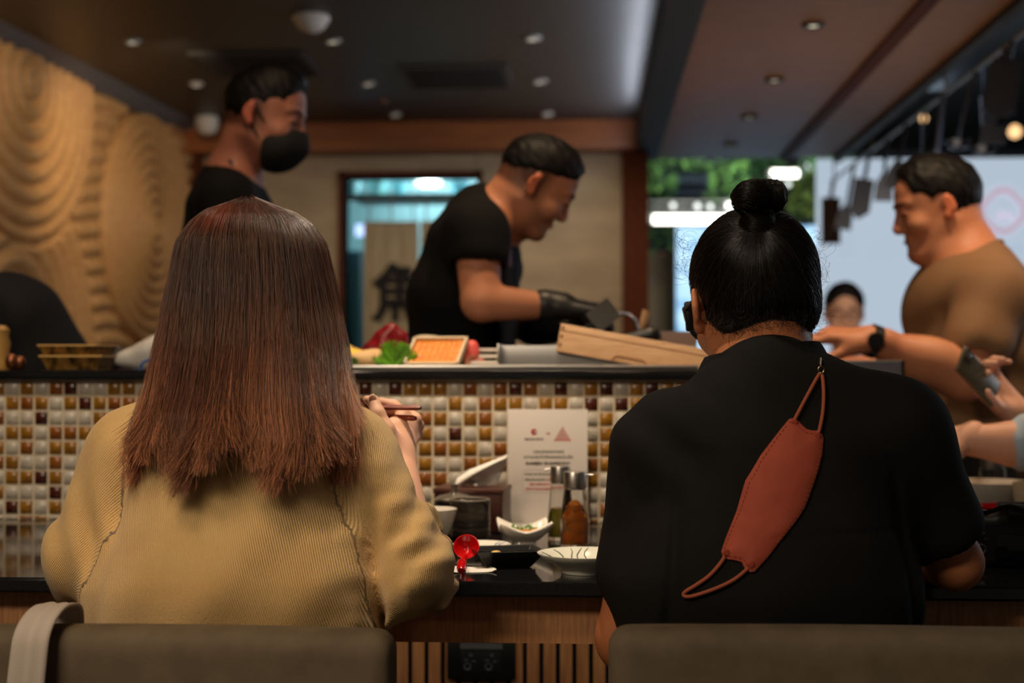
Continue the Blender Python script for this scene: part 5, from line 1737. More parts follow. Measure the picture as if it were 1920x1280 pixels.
# ------------------------------------------------------------------ man in the brown tee
c4 = empty('person', (P(1800, 700, 3.35).x, 3.35, 0), 'man in a brown tee with a black wristwatch, in profile facing left', 'person')
f4 = Frame(P(1757, 392, 3.40), (-.95, .02, -.24), (-.12, 0, 1), .97)
B = Sdf(.0055)
head(B, f4, k=.012)
nk4 = P(1812, 490, 3.40)
B.cone(f4(0, -.035, -.05), nk4, .062, .078, k=.03)
B.ell(f4(0, .02, -.10), (.045, .05, .03), k=.03, R=f4.R)
t4 = [(P(1820, 570, 3.42), P(1828, 690, 3.42), (.155, .20), (.160, .19)), (P(1828, 690, 3.42), P(1830, 850, 3.42), (.160, .19), (.150, .18))]
for a, b_, r1, r2 in t4: B.ecap(a, b_, [v - .016 for v in r1], [v - .016 for v in r2], k=.04)
s4n, s4f = P(1862, 560, 3.22), P(1765, 585, 3.60)
e4n, e4f = P(1806, 705, 3.14), P(1735, 700, 3.62)
w4n, w4f = P(1630, 637, 3.10), P(1632, 688, 3.36)
for s_, e_, w_ in ((s4n, e4n, w4n), (s4f, e4f, w4f)):
    B.cone(nk4, s_, .066, .062, k=.04); B.path([s_, e_, w_], [.062, .054, .031], k=.03)
B.ell(P(1735, 672, 3.12), (.07, .045, .045), k=.03)
hand(B, w4n, (-.97, -.02, .10), (0, .3, -1), [(.3, .6, .4), (.4, .7, .4), (.5, .7, .4), (.5, .7, .4)], 1, sc=1.05, thumb=(.4, .4))
hand(B, w4f, (-.97, -.15, .02), (0, .3, -1), [(.3, .4, .3)] * 4, -1, sc=1.05)
h4, h5 = P(1830, 860, 3.33), P(1830, 860, 3.52)
legs(B, h4, h5, r=.085)
B.build('body', sk_brown, c4, col=stubble(f4, (.9, .88, .88)))
short_hair(f4, c4, top=.020, side=.007, low=-.030, front=.060, fringe=True, seed=4)
face_bits(f4, c4, m_hair_b)
m_brown = mat('brown_cotton', (134, 100, 70), .85, noise=(122, 90, 62), nscale=8, bump=.3, bscale=700, bdist=.0005)
S = Sdf(.0055)
for a, b_, r1, r2 in t4: S.ecap(a, b_, r1, r2, k=.05)
for s_, e_, L in ((s4n, e4n, .62), (s4f, e4f, .6)):
    S.cone(P(1826, 506, 3.40), s_, .074, .076, k=.05); S.cone(s_, s_ + (e_ - s_) * L, .080, .076, k=.03)
e_ = s4n + (e4n - s4n) * .62; d_ = (e4n - s4n).normalized()
S.cone(e_ + d_ * .060, e_ + d_ * .12, .064, .068, k=.006, mode='s')
def br_fold(x, y, z, F_):
    a = np.array(P(1850, 650, 3.2))
    return np.exp(-(F_ / .02) ** 2) * (.005 * vnoise(x * 20 + z * 18, y * 9, z * 18 - x * 12, 12) + .007 * np.sin((z - a[2]) * 60 + (x - a[0]) * 30) * np.exp(-((x - a[0] - .06) ** 2 + (z - a[2] + .12) ** 2) / .02)
        + .006 * np.sin((x - a[0]) * 60 - (z - a[2]) * 40) * np.exp(-((x - P(1720, 600, 3.3).x) ** 2 + (z - a[2]) ** 2) / .012))
S.fold(br_fold)
S.half((0, 0, .64), (0, 0, -1))
S.cone(nk4 + Vector((0, 0, .03)), f4(0, -.02, -.06), .060, .056, k=.006, mode='s')
S.build('tee', m_brown, c4)
CO = Sdf(.004)
cn = P(1808, 488, 3.40)
for i in range(24):
    a1, a2 = 2 * PI * i / 24, 2 * PI * (i + 1) / 24
    g = lambda t: cn + Vector((.080 * math.cos(t), .078 * math.sin(t), .040 * math.cos(t)))
    CO.cone(g(a1), g(a2), .010, .010, k=.004)
CO.build('neck_band', mat('brown_rib', (112, 82, 56), .85), c4)
TR = Sdf(.009); TR.inf = .012; legs(TR, h4, h5, r=.088); TR.half((0, 0, .06), (0, 0, -1)); TR.build('trousers', MATS['black_trousers'], c4)
SHs = Sdf(.007)
for y in (3.33, 3.52): SHs.cone((h4.x + .04, y, .045), (h4.x - .17, y, .035), .045, .036, k=.02)
SHs.half((0, 0, .002), (0, 0, -1)); SHs.build('shoes', m_black, c4)
# wristwatch
wd4 = (e4n - w4n).normalized()
wc = w4n + wd4 * .008
wt = empty('wristwatch', wc, 'black wristwatch on the wrist of the man in the brown tee', 'watch')
Rw = wd4.to_track_quat('Z', 'Y').to_matrix().to_4x4()
MB().lathe([(.0335, -.011), (.0365, -.010), (.0365, .010), (.0335, .011)], 28, M=Rw).build('strap', m_plas_b, wt)
MB().lathe([(0, .008), (.016, .008), (.0185, .004), (.0185, -.004)], 24, M=Matrix.Translation((0, -.036, .0)) @ Matrix.Rotation(PI / 2, 4, 'X')).build('case', m_plas_b, wt)

# ------------------------------------------------------------------ seated man with glasses far behind
c5 = empty('person', (P(1585, 640, 6.3).x, 6.3, 0), 'seated man with dark hair and glasses far behind, facing the camera', 'person')
f5 = Frame(P(1583, 588, 6.25), (-.10, -1, -.12))
B = Sdf(.007)
head(B, f5)
B.cone(f5(0, -.03, -.05), P(1585, 680, 6.35), .055, .06, k=.03)
B.ecap(P(1585, 740, 6.37), P(1585, 880, 6.37), (.17, .10), (.16, .11), k=.04)
for sx in (-1, 1):
    s_ = P(1585, 715, 6.37) + Vector((sx * .17, 0, 0)); e_ = s_ + Vector((sx * .05, -.05, -.27)); w_ = e_ + Vector((-sx * .1, -.22, -.02))
    B.cone(P(1585, 700, 6.36), s_, .06, .055, k=.04); B.path([s_, e_, w_], [.05, .042, .028], k=.03)
    hand(B, w_, (-sx * .3, -.9, 0), (0, 0, -1), CURL, sx)
    hp_ = Vector((s_.x - sx * .08, 6.37, .52)); B.path([hp_, (hp_.x, 5.95, .50), (hp_.x, 5.92, .08)], [.085, .06, .045], k=.03)
B.build('body', sk_far, c5, col=(1, 1, 1))
short_hair(f5, c5, top=.022, side=.010, front=.070, fringe=True, seed=11)
face_bits(f5, c5, m_hair_b)
S = Sdf(.008)
S.ecap(P(1585, 735, 6.37), P(1585, 900, 6.37), (.18, .12), (.17, .13), k=.04)
for sx in (-1, 1):
    s_ = P(1585, 715, 6.37) + Vector((sx * .17, 0, 0)); e_ = s_ + Vector((sx * .05, -.05, -.27))
    S.cone(P(1585, 705, 6.37), s_, .065, .065, k=.04); S.cone(s_, s_.lerp(e_, .6), .063, .06, k=.03)
S.build('shirt', mat('grey_shirt', (90, 92, 100), .85), c5)
TR = Sdf(.009)
for sx in (-1, 1):
    x_ = P(1585, 715, 6.37).x + sx * .09; TR.path([(x_, 6.37, .52), (x_, 5.95, .50), (x_, 5.92, .10)], [.095, .072, .058], k=.03)
TR.build('trousers', MATS['black_trousers'], c5)
gs = empty('glasses', f5(0, .1, .01), 'thin dark-rimmed glasses worn by the seated man far behind', 'glasses')
for sx in (-1, 1):
    MB().tube([f5(sx * .033 + .026 * math.cos(t), .110 - .006 * (1 - math.cos(t)) * 0, .004 + .020 * math.sin(t)) - gs.location for t in np.linspace(0, 2 * PI, 21)], .0022, 6).build('rim', m_plas_b, gs)
    MB().tube([f5(sx * .058, .108, .008) - gs.location, f5(sx * .080, .05, .010) - gs.location, f5(sx * .081, -.01, .008) - gs.location], .002, 6).build('temple', m_plas_b, gs)
MB().tube([f5(-.008, .112, .006) - gs.location, f5(.008, .112, .006) - gs.location], .002, 6).build('bridge', m_plas_b, gs)
st = empty('stool', (c5.location.x, 6.42, 0), 'low dark stool under the seated man far behind', 'stool')
MB().lathe([(0, .35), (.19, .35), (.2, .37), (.2, .40), (.19, .415), (0, .415)], 28).build('seat', m_black, st)
for a_ in range(4):
    ca, sa = math.cos(PI / 4 + a_ * PI / 2), math.sin(PI / 4 + a_ * PI / 2)
    MB().tube([(.13 * ca, .13 * sa, .38), (.18 * ca, .18 * sa, 0)], .012, 8).build('leg', m_black, st)

# ------------------------------------------------------------------ person at the right edge: reaching arm and phone
c6 = empty('person', (1.62, 3.05, 0), 'person at the right edge in a pale blue sleeve, reaching and raising a phone', 'person')
f6 = Frame((1.55, 2.98, 1.20), (-.95, .05, -.2))
B = Sdf(.0055)
head(B, f6)
B.cone(f6(0, -.03, -.05), (1.62, 3.0, 1.03), .055, .06, k=.03)
B.ecap((1.63, 3.0, .93), (1.66, 3.0, .60), (.10, .16), (.12, .15), k=.04)
wr6 = P(1800, 824, 2.72)
s6a, e6a = Vector((1.58, 2.84, .97)), P(2020, 826, 2.70)
s6b, e6b = Vector((1.58, 3.16, .97)), P(1990, 860, 2.92)
wr6b = P(1905, 772, 2.86)
B.cone((1.62, 3.0, 1.0), s6a, .055, .05, k=.04); B.cone((1.62, 3.0, 1.0), s6b, .055, .05, k=.04)
B.path([s6a, e6a, P(1900, 832, 2.71), wr6], [.05, .044, .041, .026], k=.03)
B.path([s6b, e6b, wr6b], [.05, .040, .028], k=.03)
for y in (2.91, 3.09):
    B.path([(1.66, y, .52), (1.30 if y < 3 else 1.30, y, .50), (1.28, y, .08)], [.085, .06, .045], k=.03)
B2 = Sdf(.003)
hand(B2, wr6, (-.88, -.05, -.40), (-.1, .2, -1), [(.7, .8, .5), (.75, .85, .5), (.8, .9, .5), (.9, .9, .5)], 1, sc=.95, thumb=(.5, .4))
B2.cone(wr6 + (P(1900, 832, 2.71) - wr6) * .25, wr6, .030, .025, k=.01)
# hand around the phone
ph = P(1836, 703, 2.80)
hd = (ph - wr6b).normalized()
hand(B2, wr6b, (-.62, -.12, .62), (.35, -.85, .35), [(.55, .75, .5), (.6, .8, .5), (.65, .8, .5), (.7, .8, .5)], -1, sc=.95, thumb=(.7, .5))
B2.cone(wr6b + (e6b - wr6b) * .15, wr6b, .030, .025, k=.01)
V1, Q1 = nets(*B.field()); V2, Q2 = nets(*B2.field())
me = np_mesh('body', np.concatenate([V1, V2]), np.concatenate([Q1, Q2 + len(V1)]), True, (1, 1, 1))
link('body', me, sk_far, c6, keep=True)
short_hair(f6, c6, top=.02, side=.008, seed=14)
m_pb = mat('pale_blue_cotton', (168, 186, 206), .85, bump=.3, bscale=500)
S = Sdf(.006)
S.ecap((1.63, 3.0, .93), (1.66, 3.0, .58), (.12, .18), (.14, .17), k=.04)
S.cone((1.62, 3.0, .99), s6a, .07, .066, k=.04); S.cone((1.62, 3.0, .99), s6b, .07, .066, k=.04)
S.path([s6a, e6a], [.066, .058], k=.03); S.cone(e6a, P(1925, 830, 2.71), .056, .052, k=.02)
S.path([s6b, e6b], [.066, .056], k=.03)
S.fold(lambda x, y, z, F_: .003 * np.exp(-(F_ / .02) ** 2) * np.sin(x * 130 + z * 50))
S.build('shirt', m_pb, c6)
TR = Sdf(.009)
for y in (2.91, 3.09): TR.path([(1.66, y, .52), (1.30, y, .50), (1.28, y, .10)], [.095, .072, .058], k=.03)
TR.build('trousers', MATS['black_trousers'], c6)
st = empty('stool', (1.70, 3.0, 0), 'round dark stool under the person at the right edge', 'stool')
MB().lathe([(0, .35), (.19, .35), (.2, .37), (.2, .40), (.19, .415), (0, .415)], 28).build('seat', m_black, st)
for a_ in range(4):
    ca, sa = math.cos(PI / 4 + a_ * PI / 2), math.sin(PI / 4 + a_ * PI / 2)
    MB().tube([(.13 * ca, .13 * sa, .36), (.18 * ca, .18 * sa, 0)], .012, 8).build('leg', m_black, st)
# the phone
pc = P(1834, 706, 2.765)
po = empty('smartphone', pc, 'smartphone held up in the hand at the right edge', 'phone')
Rp = (P(1868, 742, 2.79) - P(1802, 672, 2.74)).normalized().to_track_quat('-Z', 'Y').to_matrix().to_4x4()
xd = (P(1868, 742, 2.79) - P(1802, 672, 2.74)).normalized()
nd = Vector((-.15, -.75, .55)); nd = (nd - xd * nd.dot(xd)).normalized(); yd = xd.cross(nd)
Mp = Matrix((xd, yd, nd)).transposed().to_4x4()
MB().box((-.060, -.030, -.004), (.060, .030, .004), bev=.004, M=Mp).build('body', mat('phone_bronze', (92, 84, 68), .35, .5), po)
MB().box((-.057, -.027, -.005), (.057, .027, -.0038), M=Mp).build('screen', m_plas_b, po)
MB().box((-.056, -.025, .004), (-.034, -.004, .0065), bev=.003, M=Mp).build('camera_bump', mat('phone_bump', (70, 70, 66), .3), po)
# ================================================================== CHAIRS
m_chair = mat('taupe_upholstery', (122, 106, 84), .8, noise=(106, 92, 72), nscale=26, bump=.5, bscale=600, bdist=.0008)
m_leg = mat('chair_leg_wood', (60, 40, 28), .5)
def chair(xc, label, ztop, w):
    o = empty('bar_chair', (xc, 1.76, 0), label, 'chair', 'upholstered chairs at the counter')
    S = Sdf(.007)
    hw = w / 2
    def back(x, y, z):
        X = x - xc; cv = (X / hw) ** 2 * .012
        qx = np.abs(X) - (hw - .022); qy = np.abs(y - 1.548 + cv - (z - .6) * -.02) - .012; qz = np.abs(z - (.43 + ztop) / 2) - ((ztop - .43) / 2 - .022)
        return np.sqrt(np.maximum(qx, 0) ** 2 + np.maximum(qy, 0) ** 2 + np.maximum(qz, 0) ** 2) + np.minimum(np.maximum(np.maximum(qx, qy), qz), 0) - .022
    S.ops.append(('u', back, np.array((xc - hw - .01, 1.49, .42)), np.array((xc + hw + .01, 1.61, ztop + .01)), .002))
    S.build('backrest', m_chair, o)
    MB().box((-hw + .01, -.165, .36), (hw - .01, .225, .445), bev=.03).build('seat', m_chair, o)
    for sx in (-1, 1):
        for y in (-.14, .19):
            MB().tube([(sx * (hw - .05), y, .37), (sx * (hw - .03), y * 1.1, 0)], [.02, .014], 8).build('leg', m_leg, o)
    return o
cx1 = (P(740, 1230, 1.53).x - .255)
ch1 = chair(cx1, 'left taupe upholstered chair back, behind the woman in mustard, with a white strap over it', .757, .51)
cx2 = (P(1141, 1230, 1.53).x + .255)
ch2 = chair(cx2, 'right taupe upholstered chair back, behind the guest in black', .764, .51)
# white cloth strap over the left chair
sx0 = P(82, 1175, 1.52).x
st_ = empty('bag_strap', (sx0, 1.50, .76), 'off-white cloth strap looped over the top of the left chair', 'strap')
pts = [(-.006, .098, -.20), (-.003, .096, -.05), (0, .088, .004), (.0, .055, .0155), (.0, .020, .013), (-.002, -.004, -.003), (-.004, -.0105, -.03), (-.010, -.012, -.10), (-.018, -.012, -.20)]
pts = dense(pts, 4)
V_, Q_ = [], []
for i, (x, y, z) in enumerate(pts):
    t = i / (len(pts) - 1)
    w_ = .018 + .003 * t
    for j in range(9):
        u = (j / 8 - .5) * 2
        V_.append((x + u * w_, y - .0015 * math.sin(u * 9), z + .0015 * math.sin(u * 9) * (1 if abs(z) < .02 else 0)))
for i in range(len(pts) - 1):
    for j in range(8): a = i * 9 + j; Q_.append((a, a + 1, a + 10, a + 9))
o = link('band', np_mesh('b', np.array(V_), np.array(Q_)), mat('white_cotton', (214, 200, 186), .85, bump=.4, bscale=500), st_)
so = o.modifiers.new('s', 'SOLIDIFY'); so.thickness = .003

# ================================================================== ON THE EATING COUNTER
Z0 = ZC + .0005
def on(px, py):
    """point on the counter under a pixel"""
    Y = F * (1.04 - Z0) / (py - 690)
    for _ in range(5):
        p = P(px, py, Y); Y *= (1.04 - Z0) / (1.04 - p.z)
    p = P(px, py, Y)
    return Vector((p.x, p.y, Z0))
m_white = mat('white_porcelain', (232, 226, 214), .15, spec=.6)
m_whitem = mat('white_matte_ware', (222, 214, 200), .35)
m_blackc = mat('black_ceramic', (22, 22, 23), .3)
m_red = mat('red_lacquer', (196, 14, 18), .12, coat=.6)
m_paper = mat('white_paper', (232, 228, 220), .8)
# power outlet on the slats
so_ = empty('power_outlet', (P(903, 1235, 2.565).x, 2.567, P(903, 1235, 2.565).z), 'black double power outlet on the slatted wall under the counter', 'power outlet')
MB().box((-.062, -.008, -.037), (.062, 0, .037), bev=.0035).build('plate', m_plas_b, so_)
MB().box((-.038, -.0095, .019), (.038, -.0078, .0295)).build('label_strip', mat('silver_label', (110, 116, 122), .3, .6), so_)
MB().box((-.037, -.0092, -.0235), (.035, -.0078, .014), bev=.0006).build('socket_module', mat('socket_black', (24, 26, 30), .3), so_)
for sx in (-.019, .019):
    MB().lathe([(.0045, .0), (.0062, .0008), (.0068, 0)], 20, M=Matrix.Translation((sx - .006, -.0094, -.012)) @ Matrix.Rotation(PI / 2, 4, 'X')).build('earth_hole', mat('socket_edge', (70, 76, 86), .3), so_)
    MB().box((sx + .002, -.0098, -.004), (sx + .0085, -.0090, -.0015)).box((sx - .012, -.0098, -.0020), (sx - .0055, -.0090, .0005)).build('pin_slot', MATS['socket_edge'], so_)
    MB().prism([(sx - .004, .006), (sx + .004, .006), (sx, .012)], -.0002, .0006, M=Matrix.Translation((0, -.0094, 0)) @ Matrix.Rotation(PI / 2, 4, 'X')).build('slot_mark', MATS['socket_edge'], so_)

# tissue box
tb = empty('tissue_box', (P(886, 940, 2.49).x, 2.50, Z0), 'dark brown leather tissue box with a white tissue pulled out', 'tissue box', rz=math.radians(-5))
MB().box((-.060, -.052, 0), (.060, .052, .070), bev=.004).build('box', mat('brown_leather', (62, 34, 28), .35, bump=.2, bscale=400), tb)
MB().box((-.0615, -.0535, .066), (.0615, .0535, .0765), bev=.003).build('lid', mat('brown_leather_lid', (74, 42, 34), .35, bump=.2, bscale=400), tb)
n, k = 20, 14
V_ = []
base_a, base_b = (-.022, .0765), (.045, .0765)
for i in range(n):
    t = i / (n - 1)
    for j in range(k):
        u = j / (k - 1)
        # lower edge sits in the slot, upper edge sweeps up and to the right
        x = (-.020 + .062 * u) * (1 - t) + (-.026 + .088 * u ** 1.1) * t
        z = .0766 + t * (.014 + .040 * u ** .8) + .002 * math.sin(u * 8)
        y = -.002 + .012 * math.sin(t * 3) - .020 * t * math.sin(PI * (1 - u) * .6) + .003 * math.sin(u * 12 + t * 3)
        V_.append((x, y, z))
for i in range(n):      # folded-over face toward the camera
    t = i / (n - 1)
    for j in range(k):
        u = j / (k - 1)
        x0 = (-.026 + .088 * u ** 1.1); z0 = .0906 + .040 * u ** .8
        x = x0 - .006 * t * (1 - u); z = z0 - t * (.020 * (1 - u) + .004)
        y = -.002 + .012 * math.sin(3) - .020 * math.sin(PI * (1 - u) * .6) - .014 * math.sin(t * PI * .7)
        V_.append((x, y, z))
I = np.arange(n * k).reshape(n, k)
Q1 = np.stack([I[:-1, :-1], I[1:, :-1], I[1:, 1:], I[:-1, 1:]], -1).reshape(-1, 4)
o = link('tissue', np_mesh('t', np.array(V_), np.concatenate([Q1, Q1 + n * k])), m_paper, tb, label='white folded tissue')
o.modifiers.new('s', 'SOLIDIFY').thickness = .0008

# black lidded jar with a steel lid and knob
def place(name, px, py, label, cat, group=None, rz=0, off=0):
    q = on(px, py)
    return empty(name, (q.x, q.y + off, Z0), label, cat, group, rz)
jr = empty('lidded_jar', (P(853, 925, 2.42).x, 2.405, Z0), 'black jar with a shiny steel lid and knob, behind the black tea cup', 'jar')
jr.scale = (1, 1, 1.14)
MB().lathe([(0, 0), (.026, 0), (.034, .008), (.036, .03), (.034, .052), (.031, .052), (.031, .01), (0, .008)], 36).build('jar_body', m_blackc, jr)
MB().lathe([(.0345, .0525), (.034, .055), (.024, .060), (.010, .0625), (.006, .064), (.005, .070), (.0065, .073), (.006, .0765), (0, .0775)], 32).build('lid', m_steel, jr)
# ribbed tea cup
q = on(878, 1016)
tc_ = empty('tea_cup', (q.x, q.y + .033, Z0), 'black ribbed cylindrical tea cup', 'cup')
prof = [(0, .0), (.026, 0), (.031, .004)]
for i in range(22):
    z = .006 + i * .0026
    prof.append((.0335 + .00025 * math.sin(i * 1.9) + .0003 * math.sin(i * .7), z))
prof += [(.0335, .0655), (.0325, .0668), (.031, .0655), (.030, .012), (0, .010)]
MB().lathe(prof, 40).build('cup_body', mat('black_ribbed_ceramic', (30, 28, 26), .25, noise=(58, 50, 42), nscale=20, stretch=(1, 1, 6)), tc_)
MB().lathe([(.0314, .0662), (.0325, .0680), (.0337, .0662)], 40).build('rim', mat('cup_rim', (120, 112, 102), .25), tc_)
MB().lathe([(0, .052), (.0305, .052)], 32).build('tea', mat('tea_dark', (30, 16, 8), .05), tc_)

# white fluted bowl half behind the sleeve
bw = empty('rice_bowl', (P(806, 965, 2.28).x, 2.28, Z0), 'white fluted bowl half hidden behind the mustard sleeve', 'bowl')
seg = 64
prof = [(.0, .004), (.020, .004), (.021, 0), (.023, 0), (.024, .006), (.034, .024), (.044, .058), (.0425, .058), (.032, .025), (.02, .010), (0, .009)]
mb = MB().lathe(prof, seg)
mb.v = [((x * (1 + .012 * math.cos(math.atan2(y, x) * 16)), y * (1 + .012 * math.cos(math.atan2(y, x) * 16)), z) if .008 < z < .05 else (x, y, z)) for x, y, z in mb.v]
mb.build('bowl_body', m_white, bw)

# acrylic-less stand-up card with print
sg = empty('promo_card', (P(1026.5, 870, 2.565).x, 2.575, Z0), 'white promotional standing card reading RAMEN RHAPSODY leaning by the mosaic', 'sign')
zt = P(1026, 767, 2.575).z - Z0
wS = .1445
MB().box((-wS / 2, -.0012, 0), (wS / 2, .0012, zt), bev=.0005).build('panel', mat('card_white', (212, 202, 192), .5), sg)
MB().box((-wS / 2, -.045, 0), (wS / 2, -.0012, .003), bev=.0005).build('foot', mat('clear_acrylic', (236, 230, 222), .15), sg)
mS = zt / (965 - 767) * 1.0
def card(px, py): return ((px - 1026.5) / (1100 - 953) * wS, zt - (py - 767) * wS / (1100 - 953))
m_txt = mat('print_dark', (44, 36, 34), .7); m_txr = mat('print_red', (184, 64, 62), .7); m_txb = mat('print_red_solid', (186, 20, 26), .6); m_txp = mat('print_salmon', (208, 130, 120), .7)
def ctext(name, body, px, py, wpx, size, m, align='CENTER', bold=.00012):
    x, z = card(px, py)
    text(name, body, size, m, Matrix.Translation((x, -.0015, z)) @ Matrix.Rotation(PI / 2, 4, 'X'), sg, align, ext=.0001, width=wpx / 147 * wS, bold=bold)
RX = Matrix.Rotation(PI / 2, 4, 'X')
x, z = card(1001.5, 808.5)
lg_ = MB().lathe([(0, .0002), (.0054, .0002)], 40, M=Matrix.Translation((x, -.0016, z)) @ RX); lg_.build('logo_disc', m_txb, sg)
cl_ = MB()
for dx, dz in ((.0016, 0), (-.0016, 0), (0, .0016), (0, -.0016), (0, 0)):
    cl_.lathe([(0, .0002), (.0015, .0002)], 20, M=Matrix.Translation((x + .0022 + dx, -.0020, z + dz)) @ RX)
cl_.build('logo_clover', MATS['card_white'], sg)
ctext('lettering', 'MAGURO', 1001.5, 824, 34, .0055, m_txt, bold=.00015)
ctext('lettering', '×', 1027.5, 815, 7, .010, m_txr)
x0_, z0_ = card(1038, 825); x1_, z1_ = card(1070, 825); xm, zm = card(1054, 799)
tri = MB()
def trow(f0, f1):
    a = lambda f, s_: (xm + (x0_ - xm) * f if s_ < 0 else xm + (x1_ - xm) * f, 0, zm + (z0_ - zm) * f)
    p0, p1, p2, p3 = a(f0, -1), a(f0, 1), a(f1, 1), a(f1, -1)
    tri.add([(p[0], -.0016, p[2]) for p in (p0, p1, p2, p3)], [(0, 1, 2, 3)])
for f0 in np.linspace(.05, .82, 9): trow(f0, f0 + .045)
trow(.90, 1.0)
tri.tube([(xm, -.0016, zm), (x0_, -.0016, z0_)], .0003, 4).tube([(xm, -.0016, zm), (x1_, -.0016, z1_)], .0003, 4)
tri.build('logo_triangle', m_txp, sg)
ctext('lettering', 'มอบประสบการณ์', 1028, 847, 56, .0072, m_txt)
ctext('lettering', 'ความประทับใจของคุณในมื้อ', 1028, 857, 90, .0072, m_txt)
ctext('lettering', 'RAMEN RHAPSODY', 1027, 869, 82, .0075, m_txt, bold=.0003)
ctext('lettering', 'ถ่ายภาพ SOCIAL PHOTO', 1022, 888, 76, .0055, m_txt)
ctext('lettering', 'พร้อมติดแฮชแท็ก', 1004, 898, 38, .0055, m_txt)
ctext('lettering', '#RamenRhapsody', 1046, 898, 42, .0055, m_txr)
ctext('lettering', '#RAMENRHAPSODY', 1026, 906.5, 66, .0055, m_txr)
ctext('lettering', '#MAGUROxRAMENRHAPSODY', 1024, 915, 78, .0055, m_txr)
fr_ = []
for cx_, cy_, a0 in ((1068, 884, -90), (1068, 915, 0), (985, 915, 90), (985, 884, 180)):
    for q_ in (0, 45, 90):
        a = math.radians(a0 + q_); x, z = card(cx_ + 5 * math.cos(a), cy_ + 5 * math.sin(a)); fr_.append((x, -.0014, z))
MB().tube(fr_ + [fr_[0]], .0002, 4).build('print_frame', mat('print_grey', (150, 140, 134), .7), sg)

# bottles
m_glass = mat('clear_glass', (250, 250, 248), .02, trans=1.0, ior=1.45)
def bottle(px, py, r, h, capz, liq, lh, label, spout, fruit=False):
    q = on(px, py)
    o = empty('sauce_bottle', (q.x, q.y + r, Z0), label, 'bottle')
    MB().lathe([(0, 0), (r * .95, 0), (r, .003), (r * .96, h * .35), (r * .78, h * .72), (r * .72, h * .78), (r * .70, h * .78), (r * .76, h * .71), (r * .93, h * .34), (r * .95, .005), (0, .004)], 36).build('glass', m_glass, o)
    MB().lathe([(0, .0045), (r * .925, .0055), (r * .915, h * .34), (r * .90 - (lh - .35 * h) * .3, lh), (0, lh)], 36).build('liquid', liq, o)
    MB().lathe([(r * .70, h * .765), (r * .73, h * .775), (r * .73, h * .785), (r * .79, h * .79), (r * .79, h * .985), (r * .75, h), (0, h)], 36).build('cap', m_steel, o)
    MB().tube([(spout * r * .7, 0, h * .955), (spout * r * 1.18, 0, h * .95)], .0022, 10).build('spout', m_steel, o)
    if fruit:
        r_ = random.Random(5)
        for i in range(7):
            a = i * 2.4; rr_ = r * .42
            fx, fy, fz = math.cos(a) * rr_ * (.9 if i < 6 else .2), math.sin(a) * rr_ * .9, .014 + (i // 2) * .0165
            FS = Sdf(.0014); FS.ell((0, 0, 0), (.0112, .0108, .0098), k=.002)
            FS.fold(lambda x, y, z, F_, i=i: .0012 * np.exp(-(F_ / .004) ** 2) * vnoise(x * 420, y * 420, z * 420, i))
            me = FS.mesh('p')
            p_ = link('pickled_plum', me, mat('pickled_plum', (246, 146, 40), .3), o)
            p_.location = (fx, fy, fz)
    return o
m_plumliq = mat('amber_liquid', (238, 150, 60), .05, trans=.7, ior=1.34)
m_oil = mat('olive_oil', (190, 176, 50), .05, trans=.6, ior=1.4)
bottle(1050, 1014, .0210, .121, 0, m_oil, .052, 'rear glass bottle of greenish oil with a steel cap, spout pointing left', -1)
bottle(1078, 1028, .0238, .119, 0, m_plumliq, .066, 'front glass bottle of orange pickled plums with a steel cap', 1, True)

# white square condiment dish
q = on(981, 1026)
wdish = empty('condiment_dish', (q.x, q.y + .035, Z0), 'white curved square dish holding green onion and orange shreds', 'dish', rz=math.radians(8))
V_, Q_ = [], []
n = 22
for i in range(n):
    for j in range(n):
        u, v = (i / (n-1)) * 2 - 1, (j / (n-1)) * 2 - 1
        corner = (abs(u) * abs(v)) ** 1.5
        rr_ = max(abs(u), abs(v))
        z = .004 + .024 * rr_ ** 1.6 + .013 * corner - .003 * (1 - corner) * rr_ ** 6
        s_ = .040 * (1 - .05 * (1 - corner) * (rr_ > .9))
        V_.append((u * s_, v * s_, z))
I = np.arange(n * n).reshape(n, n)
o = link('dish_body', np_mesh('d', np.array(V_), np.stack([I[:-1, :-1], I[1:, :-1], I[1:, 1:], I[:-1, 1:]], -1).reshape(-1, 4)), m_white, wdish)
sd = o.modifiers.new('s', 'SOLIDIFY'); sd.thickness = .004; sd.offset = -1
MB().lathe([(.018, .006), (.020, 0), (.017, 0), (.015, .004)], 24, sq=4).build('foot_ring', m_white, wdish)
r_ = random.Random(8)
gm = MB()
for i in range(34):
    a = r_.uniform(0, 6.3); x, y = -.004 + r_.uniform(-.022, .022), .020 + r_.uniform(-.008, .010)
    d = r_.uniform(.006, .012)
    gm.tube([(x, y, .018 + r_.uniform(0, .008)), (x + d * math.cos(a), y + d * math.sin(a) * .5, .022 + r_.uniform(0, .010))], [.0012, .0008], 5)
gm.build('green_onion', mat('green_onion', (88, 132, 40), .5), wdish, kind='stuff')
om = MB()
for i in range(70):
    a = r_.uniform(0, 6.3); rr_ = r_.uniform(0, .015); x, y = .006 + rr_ * math.cos(a) * 1.2, -.010 + rr_ * math.sin(a) * .8
    d = r_.uniform(.004, .009); b_ = r_.uniform(0, 6.3)
    om.tube([(x, y, .014 + r_.uniform(0, .009)), (x + d * math.cos(b_), y + d * math.sin(b_) * .5, .017 + r_.uniform(0, .010))], .0008, 4)
om.build('orange_shreds', mat('orange_shreds', (222, 140, 70), .6), wdish, kind='stuff')

